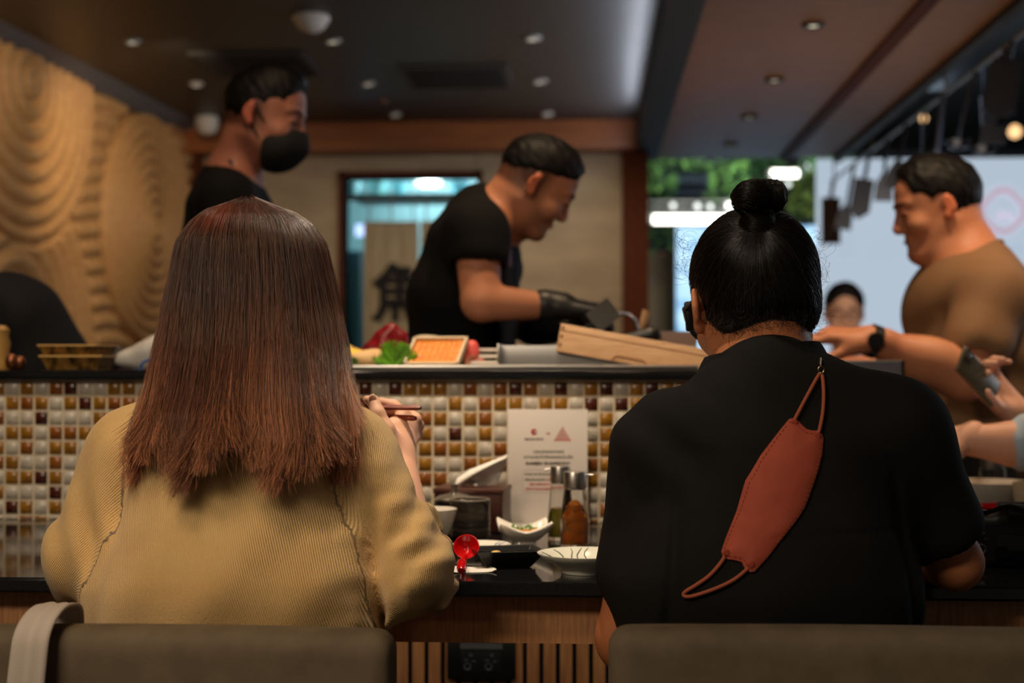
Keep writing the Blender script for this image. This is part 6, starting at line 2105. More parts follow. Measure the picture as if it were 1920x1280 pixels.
# small plate with blue strokes
q = on(900, 1040)
sp_ = empty('small_plate', (q.x, q.y + .035, Z0), 'small white plate with fine blue strokes, behind the black sauce dish', 'plate')
MB().lathe([(0, .003), (.022, .003), (.024, 0), (.026, .001), (.044, .011), (.0455, .012), (.044, .013), (.026, .005), (0, .005)], 48).build('plate_body', m_white, sp_)
bl = MB()
for a0 in (0.5, .75, 5.6, 2.5):
    bl.tube([(.024 * math.cos(a0), .024 * math.sin(a0), .0055), (.034 * math.cos(a0 + .2), .034 * math.sin(a0 + .2), .0092), (.042 * math.cos(a0 + .1), .042 * math.sin(a0 + .1), .0125)], [.0006, .0010, .0004], 5)
bl.build('blue_strokes', mat('cobalt_glaze', (50, 84, 130), .3), sp_)

# napkins
def napkin(px, py, w, d, rz, label, zoff=0.0006):
    q = on(px, py)
    o = empty('napkin', (q.x, q.y, Z0), label, 'napkin', rz=rz)
    V_ = []
    n = 14
    for i in range(n):
        for j in range(n):
            u, v = i / (n-1) - .5, j / (n-1) - .5
            V_.append((u * w, v * d, zoff + .0016 * max(0, math.sin(u * 7 + v * 5)) + .003 * max(0, abs(u) - .42) * 8))
    I = np.arange(n * n).reshape(n, n)
    s_ = link('sheet', np_mesh('n', np.array(V_), np.stack([I[:-1, :-1], I[1:, :-1], I[1:, 1:], I[:-1, 1:]], -1).reshape(-1, 4)), m_paper, o)
    s_.modifiers.new('s', 'SOLIDIFY').thickness = .001
    return o
napkin(868, 1068, .085, .060, math.radians(14), 'white paper napkin under the red ladle spoon')
napkin(1700, 1086, .11, .05, math.radians(-16), 'white paper napkin under the right elbow of the guest in black')

# red ladle spoon
q = on(866, 1078)
rs = empty('ladle_spoon', (q.x, q.y, Z0 + .004), 'glossy red soup spoon with a short handle lying on the napkin', 'spoon')
bcn = P(875, 1030, 2.035)
rel = bcn - rs.location
Rl = Matrix.Rotation(math.radians(48), 4, 'X') @ Matrix.Rotation(math.radians(4), 4, 'Z')
MB().lathe([(0, -.0085), (.008, -.0075), (.0145, -.001), (.0178, .007), (.0186, .0078), (.0175, .0080), (.0140, .0005), (.0075, -.0060), (0, -.0070)], 36, M=Matrix.Translation(rel) @ Rl @ Matrix.Diagonal((1, 1.12, 1, 1))).build('bowl', m_red, rs)
MB().tube([rel + Vector((-.001, -.014, -.0075)), rel + Vector((-.004, -.022, -.016)), Vector((-.0005, .004, .012)), Vector((0, -.006, .0055)), Vector((0, -.012, .0035))], [.0045, .0052, .0066, .0068, .0045], 14).build('handle', m_red, rs)

# black divided sauce dish
q = on(948, 1062)
sd_ = empty('sauce_dish', (q.x, q.y + .012, Z0), 'black rectangular divided sauce dish with wasabi and grated ginger', 'dish', rz=math.radians(16))
n_ = 0
outer_t, outer_b = (.050, .040), (.032, .022)
def rect(hx, hy, z): return [(-hx, -hy, z), (hx, -hy, z), (hx, hy, z), (-hx, hy, z)]
rings = [rect(*outer_b, 0), rect(*outer_t, .024), rect(outer_t[0] - .002, outer_t[1] - .002, .025), rect(outer_t[0] - .004, outer_t[1] - .004, .0235), rect(outer_b[0] + .004, outer_b[1] + .003, .006)]
vs = [p for r0 in rings for p in r0]
fs = [(i*4 + j, i*4 + (j+1) % 4, (i+1)*4 + (j+1) % 4, (i+1)*4 + j) for i in range(4) for j in range(4)] + [(3, 2, 1, 0), (16, 17, 18, 19)]
o = MB().add(vs, fs).build('dish_body', m_blackc, sd_)
bv = o.modifiers.new('b', 'BEVEL'); bv.width = .0015; bv.segments = 2
MB().box((-.045, .004, .006), (.045, .0065, .021), bev=.001).build('divider', m_blackc, sd_)
W = Sdf(.001); W.ell((0, 0, 0), (.010, .008, .009), k=.003); W.ell((.003, 0, .003), (.004, .004, .004), k=.004)
me = W.mesh('w'); o = link('wasabi_lump', me, mat('pale_ginger', (226, 186, 104), .6), sd_); o.location = (-.018, -.012, .0145)
GG = MB(); r_ = random.Random(3)
for i in range(26):
    x, y = r_.uniform(-.008, .008), r_.uniform(-.005, .005)
    GG.lathe([(0, .0012), (.0012, .0006), (.0014, 0)], 6, M=Matrix.Translation((.004 + x * 1.2, -.012 + y, .012 + r_.uniform(0, .008))))
GG.build('grated_radish', mat('grated_radish', (214, 196, 160), .7), sd_, kind='stuff')

# plate with radiating strokes
q = on(1096, 1078)
pl = empty('striped_plate', (q.x, q.y + .028, Z0), 'cream plate with black radiating brush strokes beside the black sleeve', 'plate')
MB().lathe([(0, .006), (.026, .006), (.028, 0), (.032, 0), (.034, .007), (.056, .019), (.0655, .026), (.0660, .0275), (.0640, .0275), (.050, .019), (.032, .0105), (0, .009)], 64).build('plate_body', mat('cream_glaze', (222, 222, 206), .15, spec=.6), pl)
ss = MB()
def pz(r0):
    return np.interp(r0, [0, .032, .050, .064], [.009, .0105, .019, .0275]) + .0004
for i in range(18):
    a = i * 2 * PI / 18 + .1 * math.sin(i * 5)
    ps = []
    for j in range(7):
        r0 = .018 + j * .0072; aa = a + .10 * math.sin(j * .9 + i)
        ps.append((r0 * math.cos(aa), r0 * math.sin(aa), pz(r0)))
    ss.tube(ps, [.0003, .0006, .0007, .0007, .0008, .0007, .0004], 5)
ss.build('brush_strokes', m_ink, pl)

# right-hand side of the counter
rb = empty('noodle_bowl', (P(1852, 900, 2.72).x, 2.72, Z0), 'wide white noodle bowl at the right edge with a spoon in it', 'bowl')
MB().lathe([(0, .004), (.026, .004), (.027, 0), (.031, 0), (.032, .008), (.062, .040), (.078, .072), (.0755, .072), (.058, .040), (.026, .014), (0, .012)], 56).build('bowl_body', m_white, rb)
MB().lathe([(0, .052), (.0645, .052)], 48).build('broth', mat('broth', (176, 116, 60), .08), rb)
rsn = empty('soup_spoon', rb.location + Vector((-.045, .0, .058)), 'white soup spoon standing in the noodle bowl', 'spoon')
MB().tube([(0, 0, -.003), (-.012, 0, .018), (-.016, .0, .034), (-.008, 0, .046)], [.004, .005, .007, .004], 10, flat=.5).build('handle', m_white, rsn)
MB().lathe([(0, -.006), (.012, 0), (.011, .001), (0, -.004)], 20, M=Matrix.Translation((.006, 0, -.002))).build('bowl', m_white, rsn)
rd_ = empty('red_bowl', (P(1893, 940, 2.50).x, 2.50, Z0), 'shallow red lacquer bowl in front of the noodle bowl at the right edge', 'bowl')
MB().lathe([(0, .006), (.022, .006), (.024, 0), (.028, .002), (.048, .030), (.056, .046), (.0545, .047), (.045, .031), (.02, .011), (0, .010)], 56).build('bowl_body', mat('dark_red_lacquer', (120, 10, 12), .15, coat=.5), rd_)
gp = empty('glass_dispenser', (P(1861, 860, 2.96).x, 2.96, Z0), 'glass condiment dispenser with a wide steel cap behind the noodle bowl', 'bottle')
MB().lathe([(0, 0), (.028, 0), (.029, .004), (.026, .08), (.024, .08), (.026, .006), (0, .005)], 32).build('glass', m_glass, gp)
MB().lathe([(.022, .078), (.0225, .08), (.0225, .112), (.026, .113), (.026, .118), (0, .12)], 36).build('cap', m_steel, gp)
MB().tube([(.02, 0, .114), (.033, 0, .113)], .003, 8).build('spout', m_steel, gp)
cc_ = empty('tea_cup', (P(1936, 888, 2.62).x, 2.62, Z0), 'cream tea cup at the far right edge beside the noodle bowl', 'cup')
MB().lathe([(0, .003), (.022, 0), (.026, .004), (.034, .06), (.035, .078), (.0335, .078), (.032, .06), (.023, .008), (0, .007)], 40).build('cup_body', mat('cream_cup', (190, 176, 150), .3), cc_)
MB().lathe([(0, .060), (.0318, .060)], 28).build('tea', MATS['tea_dark'], cc_)
sb = empty('side_dish', (P(1902, 868, 3.0).x, 3.0, Z0), 'grey side dish behind the cream cup at the right edge', 'dish')
MB().lathe([(0, .004), (.03, 0), (.05, .05), (.048, .05), (.028, .008), (0, .008)], 36).build('dish_body', mat('grey_glaze', (120, 122, 130), .3), sb)

# camera lying on the counter
q = on(1900, 1068)
dc = empty('digital_camera', (q.x, q.y + .035, Z0), 'black digital camera standing on the counter at the right edge, back toward us', 'camera', rz=math.radians(-8))
m_cam = mat('camera_grip', (15, 15, 16), .55, bump=.6, bscale=900, bdist=.0004)
S = Sdf(.0022)
def rbox(c, hx, hy, hz, r0):
    def fn(x, y, z):
        qx, qy, qz = np.abs(x - c[0]) - hx + r0, np.abs(y - c[1]) - hy + r0, np.abs(z - c[2]) - hz + r0
        return np.sqrt(np.maximum(qx, 0) ** 2 + np.maximum(qy, 0) ** 2 + np.maximum(qz, 0) ** 2) + np.minimum(np.maximum(np.maximum(qx, qy), qz), 0) - r0
    return ('u', fn, np.array((c[0] - hx, c[1] - hy, c[2] - hz)), np.array((c[0] + hx, c[1] + hy, c[2] + hz)), .008)
S.ops = [rbox((0.012, 0, .036), .066, .018, .036, .010), rbox((.012, 0, .078), .024, .018, .014, .007), rbox((.066, .012, .036), .012, .024, .034, .010)]
me = S.mesh('c'); link('camera_body', me, m_cam, dc)
MB().lathe([(.032, 0), (.034, .01), (.034, .075), (.030, .078), (0, .074)], 36, M=Matrix.Translation((.006, .018, .038)) @ Matrix.Rotation(-PI / 2, 4, 'X')).build('lens', m_plas_b, dc)
MB().box((-.016, -.0195, .006), (.040, -.0175, .048), bev=.0008).build('screen', mat('lcd_dark', (12, 13, 16), .08), dc)
MB().box((.000, -.0235, .070), (.024, -.017, .084), bev=.002).build('viewfinder', m_plas_b, dc)
m_btn = mat('camera_button', (70, 72, 76), .3)
for i, (x, z) in enumerate(((-.043, .060), (-.036, .056), (-.040, .050), (-.033, .048))):
    MB().lathe([(0, .0012), (.002, .001), (.0024, 0)], 12, M=Matrix.Translation((x, -.0178, z)) @ RX).build('button', m_btn, dc)
MB().lathe([(.0040, .001), (.0068, .0018), (.0078, 0)], 24, M=Matrix.Translation((-.036, -.0178, .026)) @ RX).build('control_dial', m_btn, dc)
for x, z in ((-.030, .040), (-.042, .012), (-.031, .012)):
    MB().lathe([(0, .0012), (.002, .001), (.0024, 0)], 12, M=Matrix.Translation((x, -.0178, z)) @ RX).build('button', m_btn, dc)
MB().lathe([(0, .010), (.009, .009), (.010, 0)], 24, M=Matrix.Translation((-.034, 0, .071))).build('mode_dial', m_btn, dc)
MB().lathe([(0, .008), (.007, .007), (.008, 0)], 24, M=Matrix.Translation((.052, 0, .071))).build('shutter_dial', m_btn, dc)
MB().tube(dense([(-.055, 0, .062), (-.066, -.008, .058), (-.060, -.020, .075), (-.03, -.03, .079), (.0, -.028, .088), (.03, -.03, .080), (.07, -.02, .075), (.10, -.04, .012), (.075, -.06, .004), (.045, -.100, .004), (.038, -.118, -.004), (.034, -.1215, -.04), (.030, -.1215, -.085)]), .0045, 8, flat=.3).build('strap', m_black, dc)

# tablet on a stand, behind the guest in black
tp_ = P(1627, 700, 2.86)
tb2 = empty('tablet_stand', (tp_.x, 2.86, Z0), 'grey tablet on a stand behind the shoulder of the guest in black', 'tablet')
zt_ = P(1627, 675, 2.86).z - Z0; hw_ = (P(1694, 700, 2.86).x - P(1560, 700, 2.86).x) / 2
MB().box((-hw_, -.004, zt_ - .215), (hw_, .004, zt_), bev=.0035).build('tablet_body', mat('tablet_rim', (150, 150, 152), .3, .7), tb2)
MB().box((-hw_ + .003, -.0052, zt_ - .212), (hw_ - .003, -.004, zt_ - .003)).build('cover', mat('tablet_grey', (104, 106, 116), .5), tb2)
MB().box((hw_ - .005, -.0060, zt_ - .214), (hw_ + .001, -.003, zt_ - .001)).build('edge_bumper', m_plas_b, tb2)
MB().tube([(0, .02, 0), (0, .012, zt_ - .12)], .008, 10).build('stem', m_steel_r, tb2)
MB().lathe([(0, .008), (.055, .007), (.058, 0)], 32, M=Matrix.Translation((0, .02, 0))).build('base', m_steel_r, tb2)

# ================================================================== ON THE LEDGE
ZE = ZL + .0005
# chilled display case with steel rim
x0c, x1c = P(602, 690, 2.64).x, P(1308, 690, 2.64).x
dcz = empty('display_case', ((x0c + x1c) / 2, 2.64, ZE), 'long low steel display case on the black ledge', 'display case')
hw_ = (x1c - x0c) / 2
zl_ = P(900, 684, 2.62).z - ZE
MB().box((-hw_, -.022, 0), (hw_, -.008, zl_), bev=.002).build('front_rim', m_steel, dcz)
MB().box((-hw_, -.008, 0), (hw_, .30, .002)).build('tray_floor', m_steel_r, dcz)
xs_ = P(936, 690, 2.64).x - dcz.location.x
zb_ = P(1000, 645, 2.70).z - ZE
zb2 = zb_
MB().box((xs_, .02, .002), (hw_, .024, zb_ - .003), bev=.0005).build('bin_front', m_steel_r, dcz)
MB().box((xs_ - .003, -.006, .002), (xs_ + .001, .26, zb_), bev=.0005).build('bin_side', m_steel, dcz)
MB().box((xs_, .24, .002), (hw_, .262, zb_ - .003)).build('bin_back', m_steel_r, dcz)
def led(px, py, Y):
    return P(px, py, Y)
def lump(name, px, py, Y, r, m, label, cat, bump_=.0, group=None, rot=(0, 0, 0), seed=1, z0=None):
    p = P(px, py, Y)
    S = Sdf(max(min(r) / 9, .0016)); S.ell((0, 0, 0), r, k=.004, R=Euler(rot).to_matrix())
    if bump_: S.fold(lambda x, y, z, F_: bump_ * np.exp(-(F_ / .01) ** 2) * vnoise(x * 1.8 / min(r), y * 1.8 / min(r), z * 1.8 / min(r), seed))
    me = S.mesh(name)
    o = link(name, me, m, None, label=label, cat=cat, group=group)
    o.location = (p.x, p.y, p.z)
    lowz = min(v.co.z for v in me.vertices)
    if z0 is not None: o.location.z = z0 - lowz
    return o
FL = ZE + .0025
lump('lemon', 664, 668, 2.74, (.028, .022, .020), mat('lemon_skin', (226, 190, 70), .45, bump=.3, bscale=200), 'yellow lemon at the left end of the display case', 'lemon', .001, z0=FL)
lump('lemon', 651, 655, 2.80, (.016, .022, .018), mat('lemon_pale', (226, 206, 130), .5), 'pale lemon half behind the yellow lemon', 'lemon', .001, seed=3, z0=FL + .012)
lump('bamboo_shoot', 697, 680, 2.70, (.042, .024, .018), mat('pale_bamboo', (226, 190, 140), .5, noise=(206, 160, 104), nscale=30), 'pale bamboo shoot lying in front of the dark red fish', 'vegetable', .002, z0=FL, seed=4)
lump('radish_piece', 800, 641, 2.86, (.030, .02, .010), mat('pale_radish', (206, 190, 166), .5), 'pale slab behind the top edge of the orange roe tray', 'vegetable', .001, z0=FL + .048)
# dark red curved piece of fish
S = Sdf(.0025)
pts_ = [P(672, 672, 2.80), P(700, 652, 2.80), P(718, 632, 2.80), P(734, 622, 2.80), P(752, 632, 2.80), P(757, 655, 2.80)]
S.path(pts_, [.010, .012, .014, .014, .011, .012], k=.015)
S.path([P(695, 672, 2.805), P(725, 655, 2.805), P(745, 660, 2.805)], [.018, .024, .018], k=.02)
S.fold(lambda x, y, z, F_: .001 * np.exp(-(F_ / .01) ** 2) * vnoise(x * 160, y * 160, z * 160, 2))
V_, Q_ = nets(*S.field()); V_[:, 2] = np.maximum(V_[:, 2], FL)
o = link('fish_piece', np_mesh('f', V_, Q_), mat('tuna_red', (140, 24, 30), .3, noise=(104, 16, 24), nscale=60), None, label='dark red curved piece of tuna rising behind the green shiso', cat='fish', keep=True)
# green shiso bunch
def leafy(name, px, py, Y, n, w, h, label, seed, col=(96, 150, 30)):
    base = P(px, py, Y); o = empty(name, (base.x, Y, FL), label, 'leaves')
    r_ = np.random.default_rng(seed)
    m1 = mat('shiso_green_%d' % seed, col, .45)
    V_, Q_ = [], []
    for i in range(n):
        a = r_.uniform(-1.25, 1.25); b_ = r_.uniform(-.7, .7)
        d = Vector((math.sin(a), math.sin(b_) * .6, math.cos(a))).normalized()
        L = h * r_.uniform(.55, 1.0) * (1 - .25 * abs(a))
        s_ = Vector((math.cos(a), r_.normal() * .5, -math.sin(a))).normalized()
        k0 = len(V_); wd2 = L * .10
        st0 = Vector((r_.uniform(-.3, .3) * w, r_.uniform(-.01, .01), 0))
        for t, ww in ((0, .2), (.3, .5), (.55, 1), (.8, .8), (1, .05)):
            c_ = st0 + d * L * t + Vector((0, -.004 * t, 0)); V_ += [tuple(c_ - s_ * wd2 * ww), tuple(c_ + s_ * wd2 * ww)]
        for j in range(4): Q_.append((k0 + 2*j, k0 + 2*j + 1, k0 + 2*j + 3, k0 + 2*j + 2))
        for sgn in (-1, 1):
            for t in (.45, .62, .8):
                c_ = st0 + d * L * t; k1 = len(V_)
                e_ = c_ + (s_ * sgn * .9 + d * .6).normalized() * L * .26
                V_ += [tuple(c_ - d * L * .03), tuple(c_ + d * L * .05), tuple(e_ + d * .001), tuple(e_)]
                Q_.append((k1, k1 + 1, k1 + 2, k1 + 3))
    link('leaf_cluster', np_mesh('l', np.array(V_), np.array(Q_)), m1, o, kind='stuff')
    MB().tube([(0, 0, 0), (.002, 0, h * .4)], .004, 8).build('stem', m1, o)
    return o
leafy('herb_bunch', 742, 682, 2.68, 90, .03, .066, 'bright green feathery herb bunch between the tuna and the roe tray', 3)
leafy('herb_bunch', 648, 686, 2.66, 40, .02, .035, 'small dark green herb sprig at the left end of the display case', 4, (70, 110, 30))
leafy('herb_bunch', 690, 650, 2.88, 24, .03, .050, 'dark green leaves behind the yellow lemon', 6, (40, 70, 40))
lump('fish_piece', 900, 655, 2.80, (.010, .012, .014), mat('pale_pink', (216, 120, 108), .4), 'small pink lump right of the prawn piece behind the roe tray', 'fish', .001, z0=FL)
# roe tray, tilted toward the guests
ta, tb_ = P(757, 686, 2.665), P(860, 686, 2.665)
tt = P(772, 643, 2.73)
tr0 = empty('roe_tray', ((ta.x + tb_.x) / 2, 2.665, FL), 'wooden tray of bright orange sea urchin roe tilted toward the guests', 'tray')
hw_ = (tb_.x - ta.x) / 2
ang = math.atan2(tt.z - FL, .065)
Ld = (tt.z - FL) / math.sin(ang)
Mt = Matrix.Rotation(ang, 4, 'X') @ Matrix.Rotation(math.radians(0), 4, 'Z')
sh_ = Matrix(((1, .16, 0, 0), (0, 1, 0, 0), (0, 0, 1, 0), (0, 0, 0, 1)))
Mt = Mt @ sh_
mtr = mat('tray_wood', (206, 186, 156), .6)
MB().box((-hw_, 0, 0), (hw_, Ld, .004), M=Mt).build('tray_base', mtr, tr0)
for lo, hi, nm in (((-hw_, 0, .004), (-hw_ + .005, Ld, .016), 'side'), ((hw_ - .005, 0, .004), (hw_, Ld, .016), 'side'), ((-hw_, Ld - .005, .004), (hw_, Ld, .016), 'side'), ((-hw_, 0, .004), (hw_, .004, .013), 'side')):
    MB().box(lo, hi, M=Mt).build('tray_side', mtr, tr0)
n, k = 46, 30
V_ = []
for i in range(n):
    for j in range(k):
        u, v = i / (n-1), j / (k-1)
        z = .0105 + .0016 * vnoise(u * 60, v * 34 + u * 3, 1, 3) + .0014 * math.sin(v * 60) * (v > .12) 
        if .14 < v < .18: z -= .004
        V_.append(tuple(Mt @ Vector((-hw_ + .006 + u * (2 * hw_ - .012), .006 + v * (Ld - .012), float(z)))))
I = np.arange(n * k).reshape(n, k)
link('roe', np_mesh('u', np.array(V_), np.stack([I[:-1, :-1], I[1:, :-1], I[1:, 1:], I[:-1, 1:]], -1).reshape(-1, 4)), mat('uni_orange', (222, 134, 20), .35, noise=(204, 108, 14), nscale=120), tr0, kind='stuff')
# prawn / pink piece right of the tray
S = Sdf(.002)
S.path([P(872, 645, 2.74), P(884, 650, 2.74), P(885, 662, 2.74), P(876, 672, 2.74)], [.006, .011, .012, .006], k=.01)
S.path([P(876, 672, 2.74), P(878, 690, 2.74)], [.007, .009], k=.01)
V_, Q_ = nets(*S.field()); V_[:, 2] = np.maximum(V_[:, 2], FL)
cc0_ = np.clip((V_[:, 2] - FL) / .03, 0, 1)
link('prawn_piece', np_mesh('f', V_, Q_, True, lerpcol((.75, .45, .22), (.72, .10, .08), cc0_)), mat('prawn_pink', (255, 255, 255), .35, attr=True), None, label='red and white prawn piece standing right of the roe tray', cat='prawn', keep=True)
# steel rack of slats
rk = empty('steel_rack', (P(905, 670, 2.72).x, 2.72, FL), 'stepped steel rack with pale bars between the roe tray and the bin', 'rack')
MB().box((-.024, -.02, 0), (.028, .06, .003)).build('rack_base', m_steel_r, rk)
for i in range(3):
    MB().box((-.024, .0 + i * .018, .008 + i * .0125), (.030 - .0 * i, .006 + i * .018, .0145 + i * .0125), bev=.001).build('bar', mat('pale_bar', (220, 206, 190), .4), rk)
    MB().box((-.024, .006 + i * .018, 0), (-.020, .010 + i * .018, .0145 + i * .0125)).build('upright', m_steel_r, rk)
    MB().box((.024, .006 + i * .018, 0), (.028, .010 + i * .018, .0145 + i * .0125)).build('upright', m_steel_r, rk)
# wooden box tipped over the bin
a = P(1052, 606, 2.642); c_ = P(1310, 652, 2.642)
wb = empty('wooden_box', (a.x, 2.642, FL), 'pale cedar wooden box tipped across the steel bin', 'box')
m_ced = mat('cedar', (226, 182, 138), .55, noise=(208, 160, 114), nscale=20, stretch=(1, 6, 8))
m_ced_d = mat('cedar_dark', (160, 108, 72), .6)
ux = (c_ - a); Lb = ux.length + .02; ux.normalize(); uz = Vector((-ux.z, 0, ux.x)).normalized(); hB = .052
uy = Vector((0, 1, 0))
Mb = Matrix((ux, uy, uz)).transposed().to_4x4(); Mb.translation = a - wb.location - uz * hB
wB = .15
MB().box((0, 0, 0), (Lb, .008, hB), bev=.0008, M=Mb).build('side', m_ced, wb)
MB().box((0, wB - .008, 0), (Lb, wB, hB), bev=.0008, M=Mb).build('side', m_ced, wb)
MB().box((0, .008, 0), (.008, wB - .008, hB), M=Mb).build('end', m_ced, wb)
MB().box((Lb - .008, .008, 0), (Lb, wB - .008, hB), M=Mb).build('end', m_ced, wb)
MB().box((.004, .004, .006), (Lb - .004, wB - .004, .012), M=Mb).build('base', m_ced, wb)
MB().box((-.0005, -.0009, hB - .013), (Lb, 0, hB - .0115), M=Mb).build('lid_groove', m_ced_d, wb)
MB().box((.002, -.0009, .010), (.008, 0, .016), M=Mb).box((.002, -.0009, .026), (.008, 0, .032), M=Mb).box((.002, -.0009, .042), (.008, 0, .048), M=Mb).build('joint_pins', m_ced_d, wb)
gpts = [Mb @ Vector(v) for v in ((.105, -.001, .001), (.108, -.001, .008), (.114, -.001, .011), (.160, -.001, .011), (.166, -.001, .008), (.170, -.001, .001))]
MB().tube(gpts, .0016, 6).build('finger_notch', m_ced_d, wb)
# things behind the wooden box
pb = empty('pan', (P(1200, 632, 2.95).x, 2.95, ZE), 'black pan with a thick rounded handle behind the wooden box', 'pan')
pz_ = P(1228, 628, 2.95) - pb.location
S = Sdf(.003)
S.cone(P(1165, 640, 2.95), P(1222, 628, 2.95), .014, .018, k=.01)
S.build('handle', m_plas_b, pb)
MB().lathe([(0, 0), (.06, 0), (.075, pz_.z - .02), (.073, pz_.z - .02), (.058, .004), (0, .004)], 36, M=Matrix.Translation((-.06, 0, 0))).build('pan_body', m_plas_b, pb)
ar = empty('plastic_dome', (P(1178, 620, 3.05).x, 3.05, .98), 'clear curved plastic lid behind the wooden box', 'lid')
MB().tube([P(1146, 590, 3.05) - ar.location, P(1162, 587, 3.05) - ar.location, P(1180, 589, 3.05) - ar.location, P(1192, 600, 3.05) - ar.location, P(1198, 618, 3.05) - ar.location, P(1200, 690, 3.05) - ar.location], .008, 10, flat=.4).build('rim', mat('frosted_plastic', (170, 185, 215), .2, trans=.3), ar)
wk = empty('wooden_spoon', P(1208, 640, 3.08), 'pale wooden spoon handle standing up behind the pan', 'spoon')
MB().tube([P(1198, 690, 3.08) - wk.location, P(1204, 610, 3.08) - wk.location, P(1213, 582, 3.08) - wk.location], [.006, .007, .010], 10).build('handle', m_ced, wk)
bx = P(1127, 594, 2.98)
kb = empty('metal_scoop', bx, 'boxy metal scoop tilted in front of the chef\'s gloved hand', 'scoop')
Mk = Matrix.Rotation(math.radians(-38), 4, 'Y') @ Matrix.Rotation(math.radians(18), 4, 'Z')
MB().box((-.028, -.02, -.022), (.030, -.018, .024), M=Mk).box((-.028, .018, -.022), (.030, .020, .024), M=Mk).box((-.028, -.02, -.024), (.030, .02, -.022), M=Mk).box((-.030, -.02, -.024), (-.028, .02, .024), M=Mk).build('scoop_body', m_steel, kb)
MB().tube([Mk @ Vector((-.03, 0, 0)), Mk @ Vector((-.065, 0, .004))], .006, 8).build('handle', m_plas_b, kb)
cb = empty('plastic_tub', (P(1272, 640, 3.0).x, 3.0, ZE), 'clear plastic tub with a pale rim behind the wooden box', 'tub')
hh_ = P(1272, 622, 3.0).z - ZE
o = MB().add(rect(.026, .03, 0) + rect(.040, .045, hh_) + rect(.037, .042, hh_) + rect(.024, .028, .002), [(3, 2, 1, 0), (0, 1, 5, 4), (1, 2, 6, 5), (2, 3, 7, 6), (3, 0, 4, 7), (4, 5, 9, 8), (5, 6, 10, 9), (6, 7, 11, 10), (7, 4, 8, 11), (8, 9, 13, 12), (9, 10, 14, 13), (10, 11, 15, 14), (11, 8, 12, 15), (12, 13, 14, 15)]).build('tub_body', mat('pink_clear_plastic', (206, 176, 160), .3, trans=.4), cb)
# left part of the ledge: stacked square bowls and packets
m_brz = mat('bronze_pattern', (176, 130, 60), .35, noise=(50, 32, 16), nscale=70, stretch=(1, 1, .5), metal=.2)
m_brz2 = mat('bronze_rim', (214, 170, 100), .4, .1)
xl_, xr_ = P(90, 680, 2.70).x, P(205, 680, 2.70).x
zr1 = P(150, 668, 2.68).z - ZE; zr2 = P(150, 648, 2.68).z - ZE
for i, (zb0, zt0, lab) in enumerate(((0, zr1, 'lower'), (zr1 - .004, zr2, 'upper'))):
    o = empty('square_bowl', ((xl_ + xr_) / 2, 2.70, ZE + zb0), lab + ' of two stacked bronze patterned square bowls on the ledge', 'bowl', 'stacked square bowls', rz=math.radians(-6 if i else 2))
    hw_ = (xr_ - xl_) / 2; h0 = zt0 - zb0
    MB().add(rect(hw_ * .80, hw_ * .62, .0005) + rect(hw_ * .97, hw_ * .8, h0) + rect(hw_ * .93, hw_ * .76, h0) + rect(hw_ * .76, hw_ * .6, .004),
             [(3, 2, 1, 0), (0, 1, 5, 4), (1, 2, 6, 5), (2, 3, 7, 6), (3, 0, 4, 7), (8, 9, 13, 12), (9, 10, 14, 13), (10, 11, 15, 14), (11, 8, 12, 15), (12, 13, 14, 15)]).build('bowl_body', m_brz, o)
    MB().add(rect(hw_, hw_ * .83, h0 - .001) + rect(hw_, hw_ * .83, h0 + .002) + rect(hw_ * .9, hw_ * .74, h0 + .002) + rect(hw_ * .9, hw_ * .74, h0 - .001),
             [(0, 1, 5, 4), (1, 2, 6, 5), (2, 3, 7, 6), (3, 0, 4, 7), (4, 5, 9, 8), (5, 6, 10, 9), (6, 7, 11, 10), (7, 4, 8, 11), (8, 9, 13, 12), (9, 10, 14, 13), (10, 11, 15, 14), (11, 8, 12, 15), (12, 13, 1, 0), (13, 14, 2, 1), (14, 15, 3, 2), (15, 12, 0, 3)]).build('rim', m_brz2, o)
S = Sdf(.004)
cw = P(262, 668, 2.86)
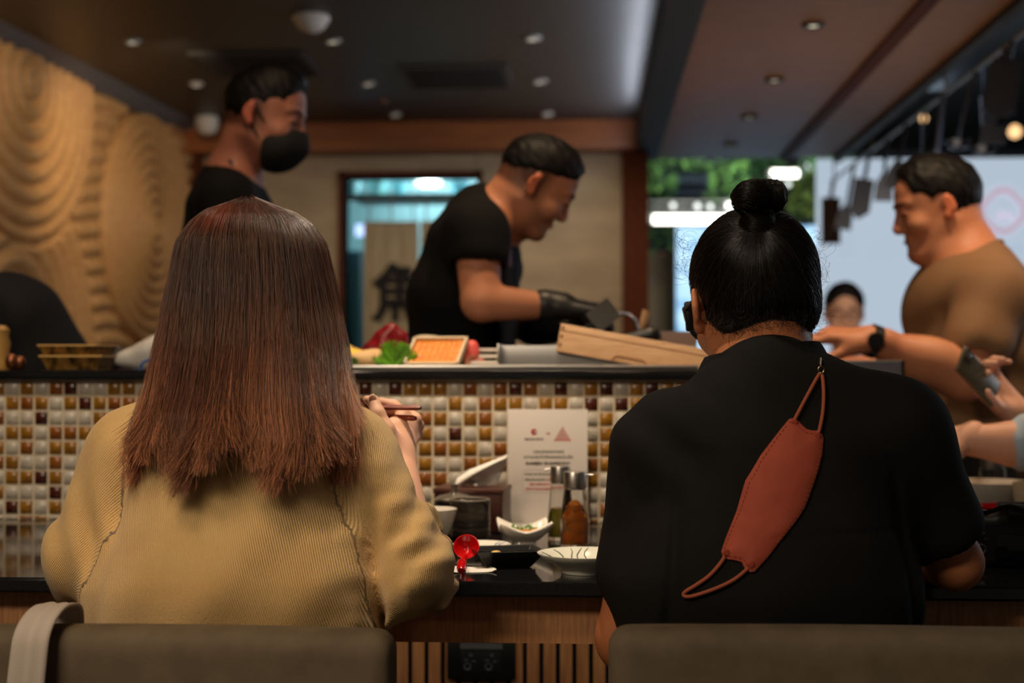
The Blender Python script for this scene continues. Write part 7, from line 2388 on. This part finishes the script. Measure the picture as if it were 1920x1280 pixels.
S.ell(P(255, 672, 2.86), (.045, .03, .026), k=.01); S.ell(P(288, 662, 2.86), (.03, .03, .035), k=.02); S.ell(P(295, 645, 2.87), (.012, .015, .02), k=.02)
S.fold(lambda x, y, z, F_: .004 * np.exp(-(F_ / .02) ** 2) * vnoise(x * 90, y * 90, z * 90, 5))
V_, Q_ = nets(*S.field()); V_[:, 2] = np.maximum(V_[:, 2], ZE)
link('plastic_bag', np_mesh('f', V_, Q_), mat('white_film', (200, 196, 190), .35), None, label='crumpled white plastic packet on the ledge beside the woman\'s hair', cat='bag', keep=True)
o = empty('rubber_hose', P(285, 682, 2.74), 'thin blue tube looped on the ledge beside the woman\'s hair', 'tube')
MB().tube(dense([P(262, 694, 2.74) - o.location, P(266, 682, 2.74) - o.location, P(278, 675, 2.74) - o.location, P(292, 674, 2.74) - o.location, P(305, 680, 2.74) - o.location, P(312, 694, 2.74) - o.location]), .0028, 8).build('tube_body', mat('blue_rubber', (46, 90, 160), .4), o)
lump('tape_roll', 301, 664, 2.80, (.013, .012, .018), mat('red_plastic', (190, 40, 30), .4), 'small red item on the white packet beside the hair', 'packet', z0=ZE + .02)
lump('sack', 218, 672, 2.90, (.022, .03, .026), mat('dark_grey_sack', (70, 68, 70), .7), 'grey bundle between the square bowls and the white packet', 'bundle', .003, z0=ZE)
lump('black_pot', 237, 668, 2.92, (.010, .02, .022), m_black, 'black block beside the white packet', 'block', .001, z0=ZE)
o = empty('pepper_mill', (P(0, 690, 2.72).x, 2.72, ZE), 'tan wooden mill at the left edge of the ledge', 'mill')
zz_ = P(0, 610, 2.72).z - ZE
MB().lathe([(0, 0), (.022, 0), (.022, .015), (.016, .03), (.020, zz_ * .6), (.016, zz_ * .75), (.018, zz_ * .9), (.010, zz_), (0, zz_)], 28).build('mill_body', mat('tan_mill', (170, 130, 66), .4), o)
for px, py, r0, w in ((22, 680, .008, 'nearer to the tan mill'), (38, 684, .007, 'nearer to the square bowls')):
    lump('copper_cup', px, py, 2.70, (r0 * 1.6, r0 * 1.6, r0 * 2), mat('copper', (130, 80, 54), .3, .8), 'tiny copper cup on the ledge, ' + w, 'cup', group=None, z0=ZE)
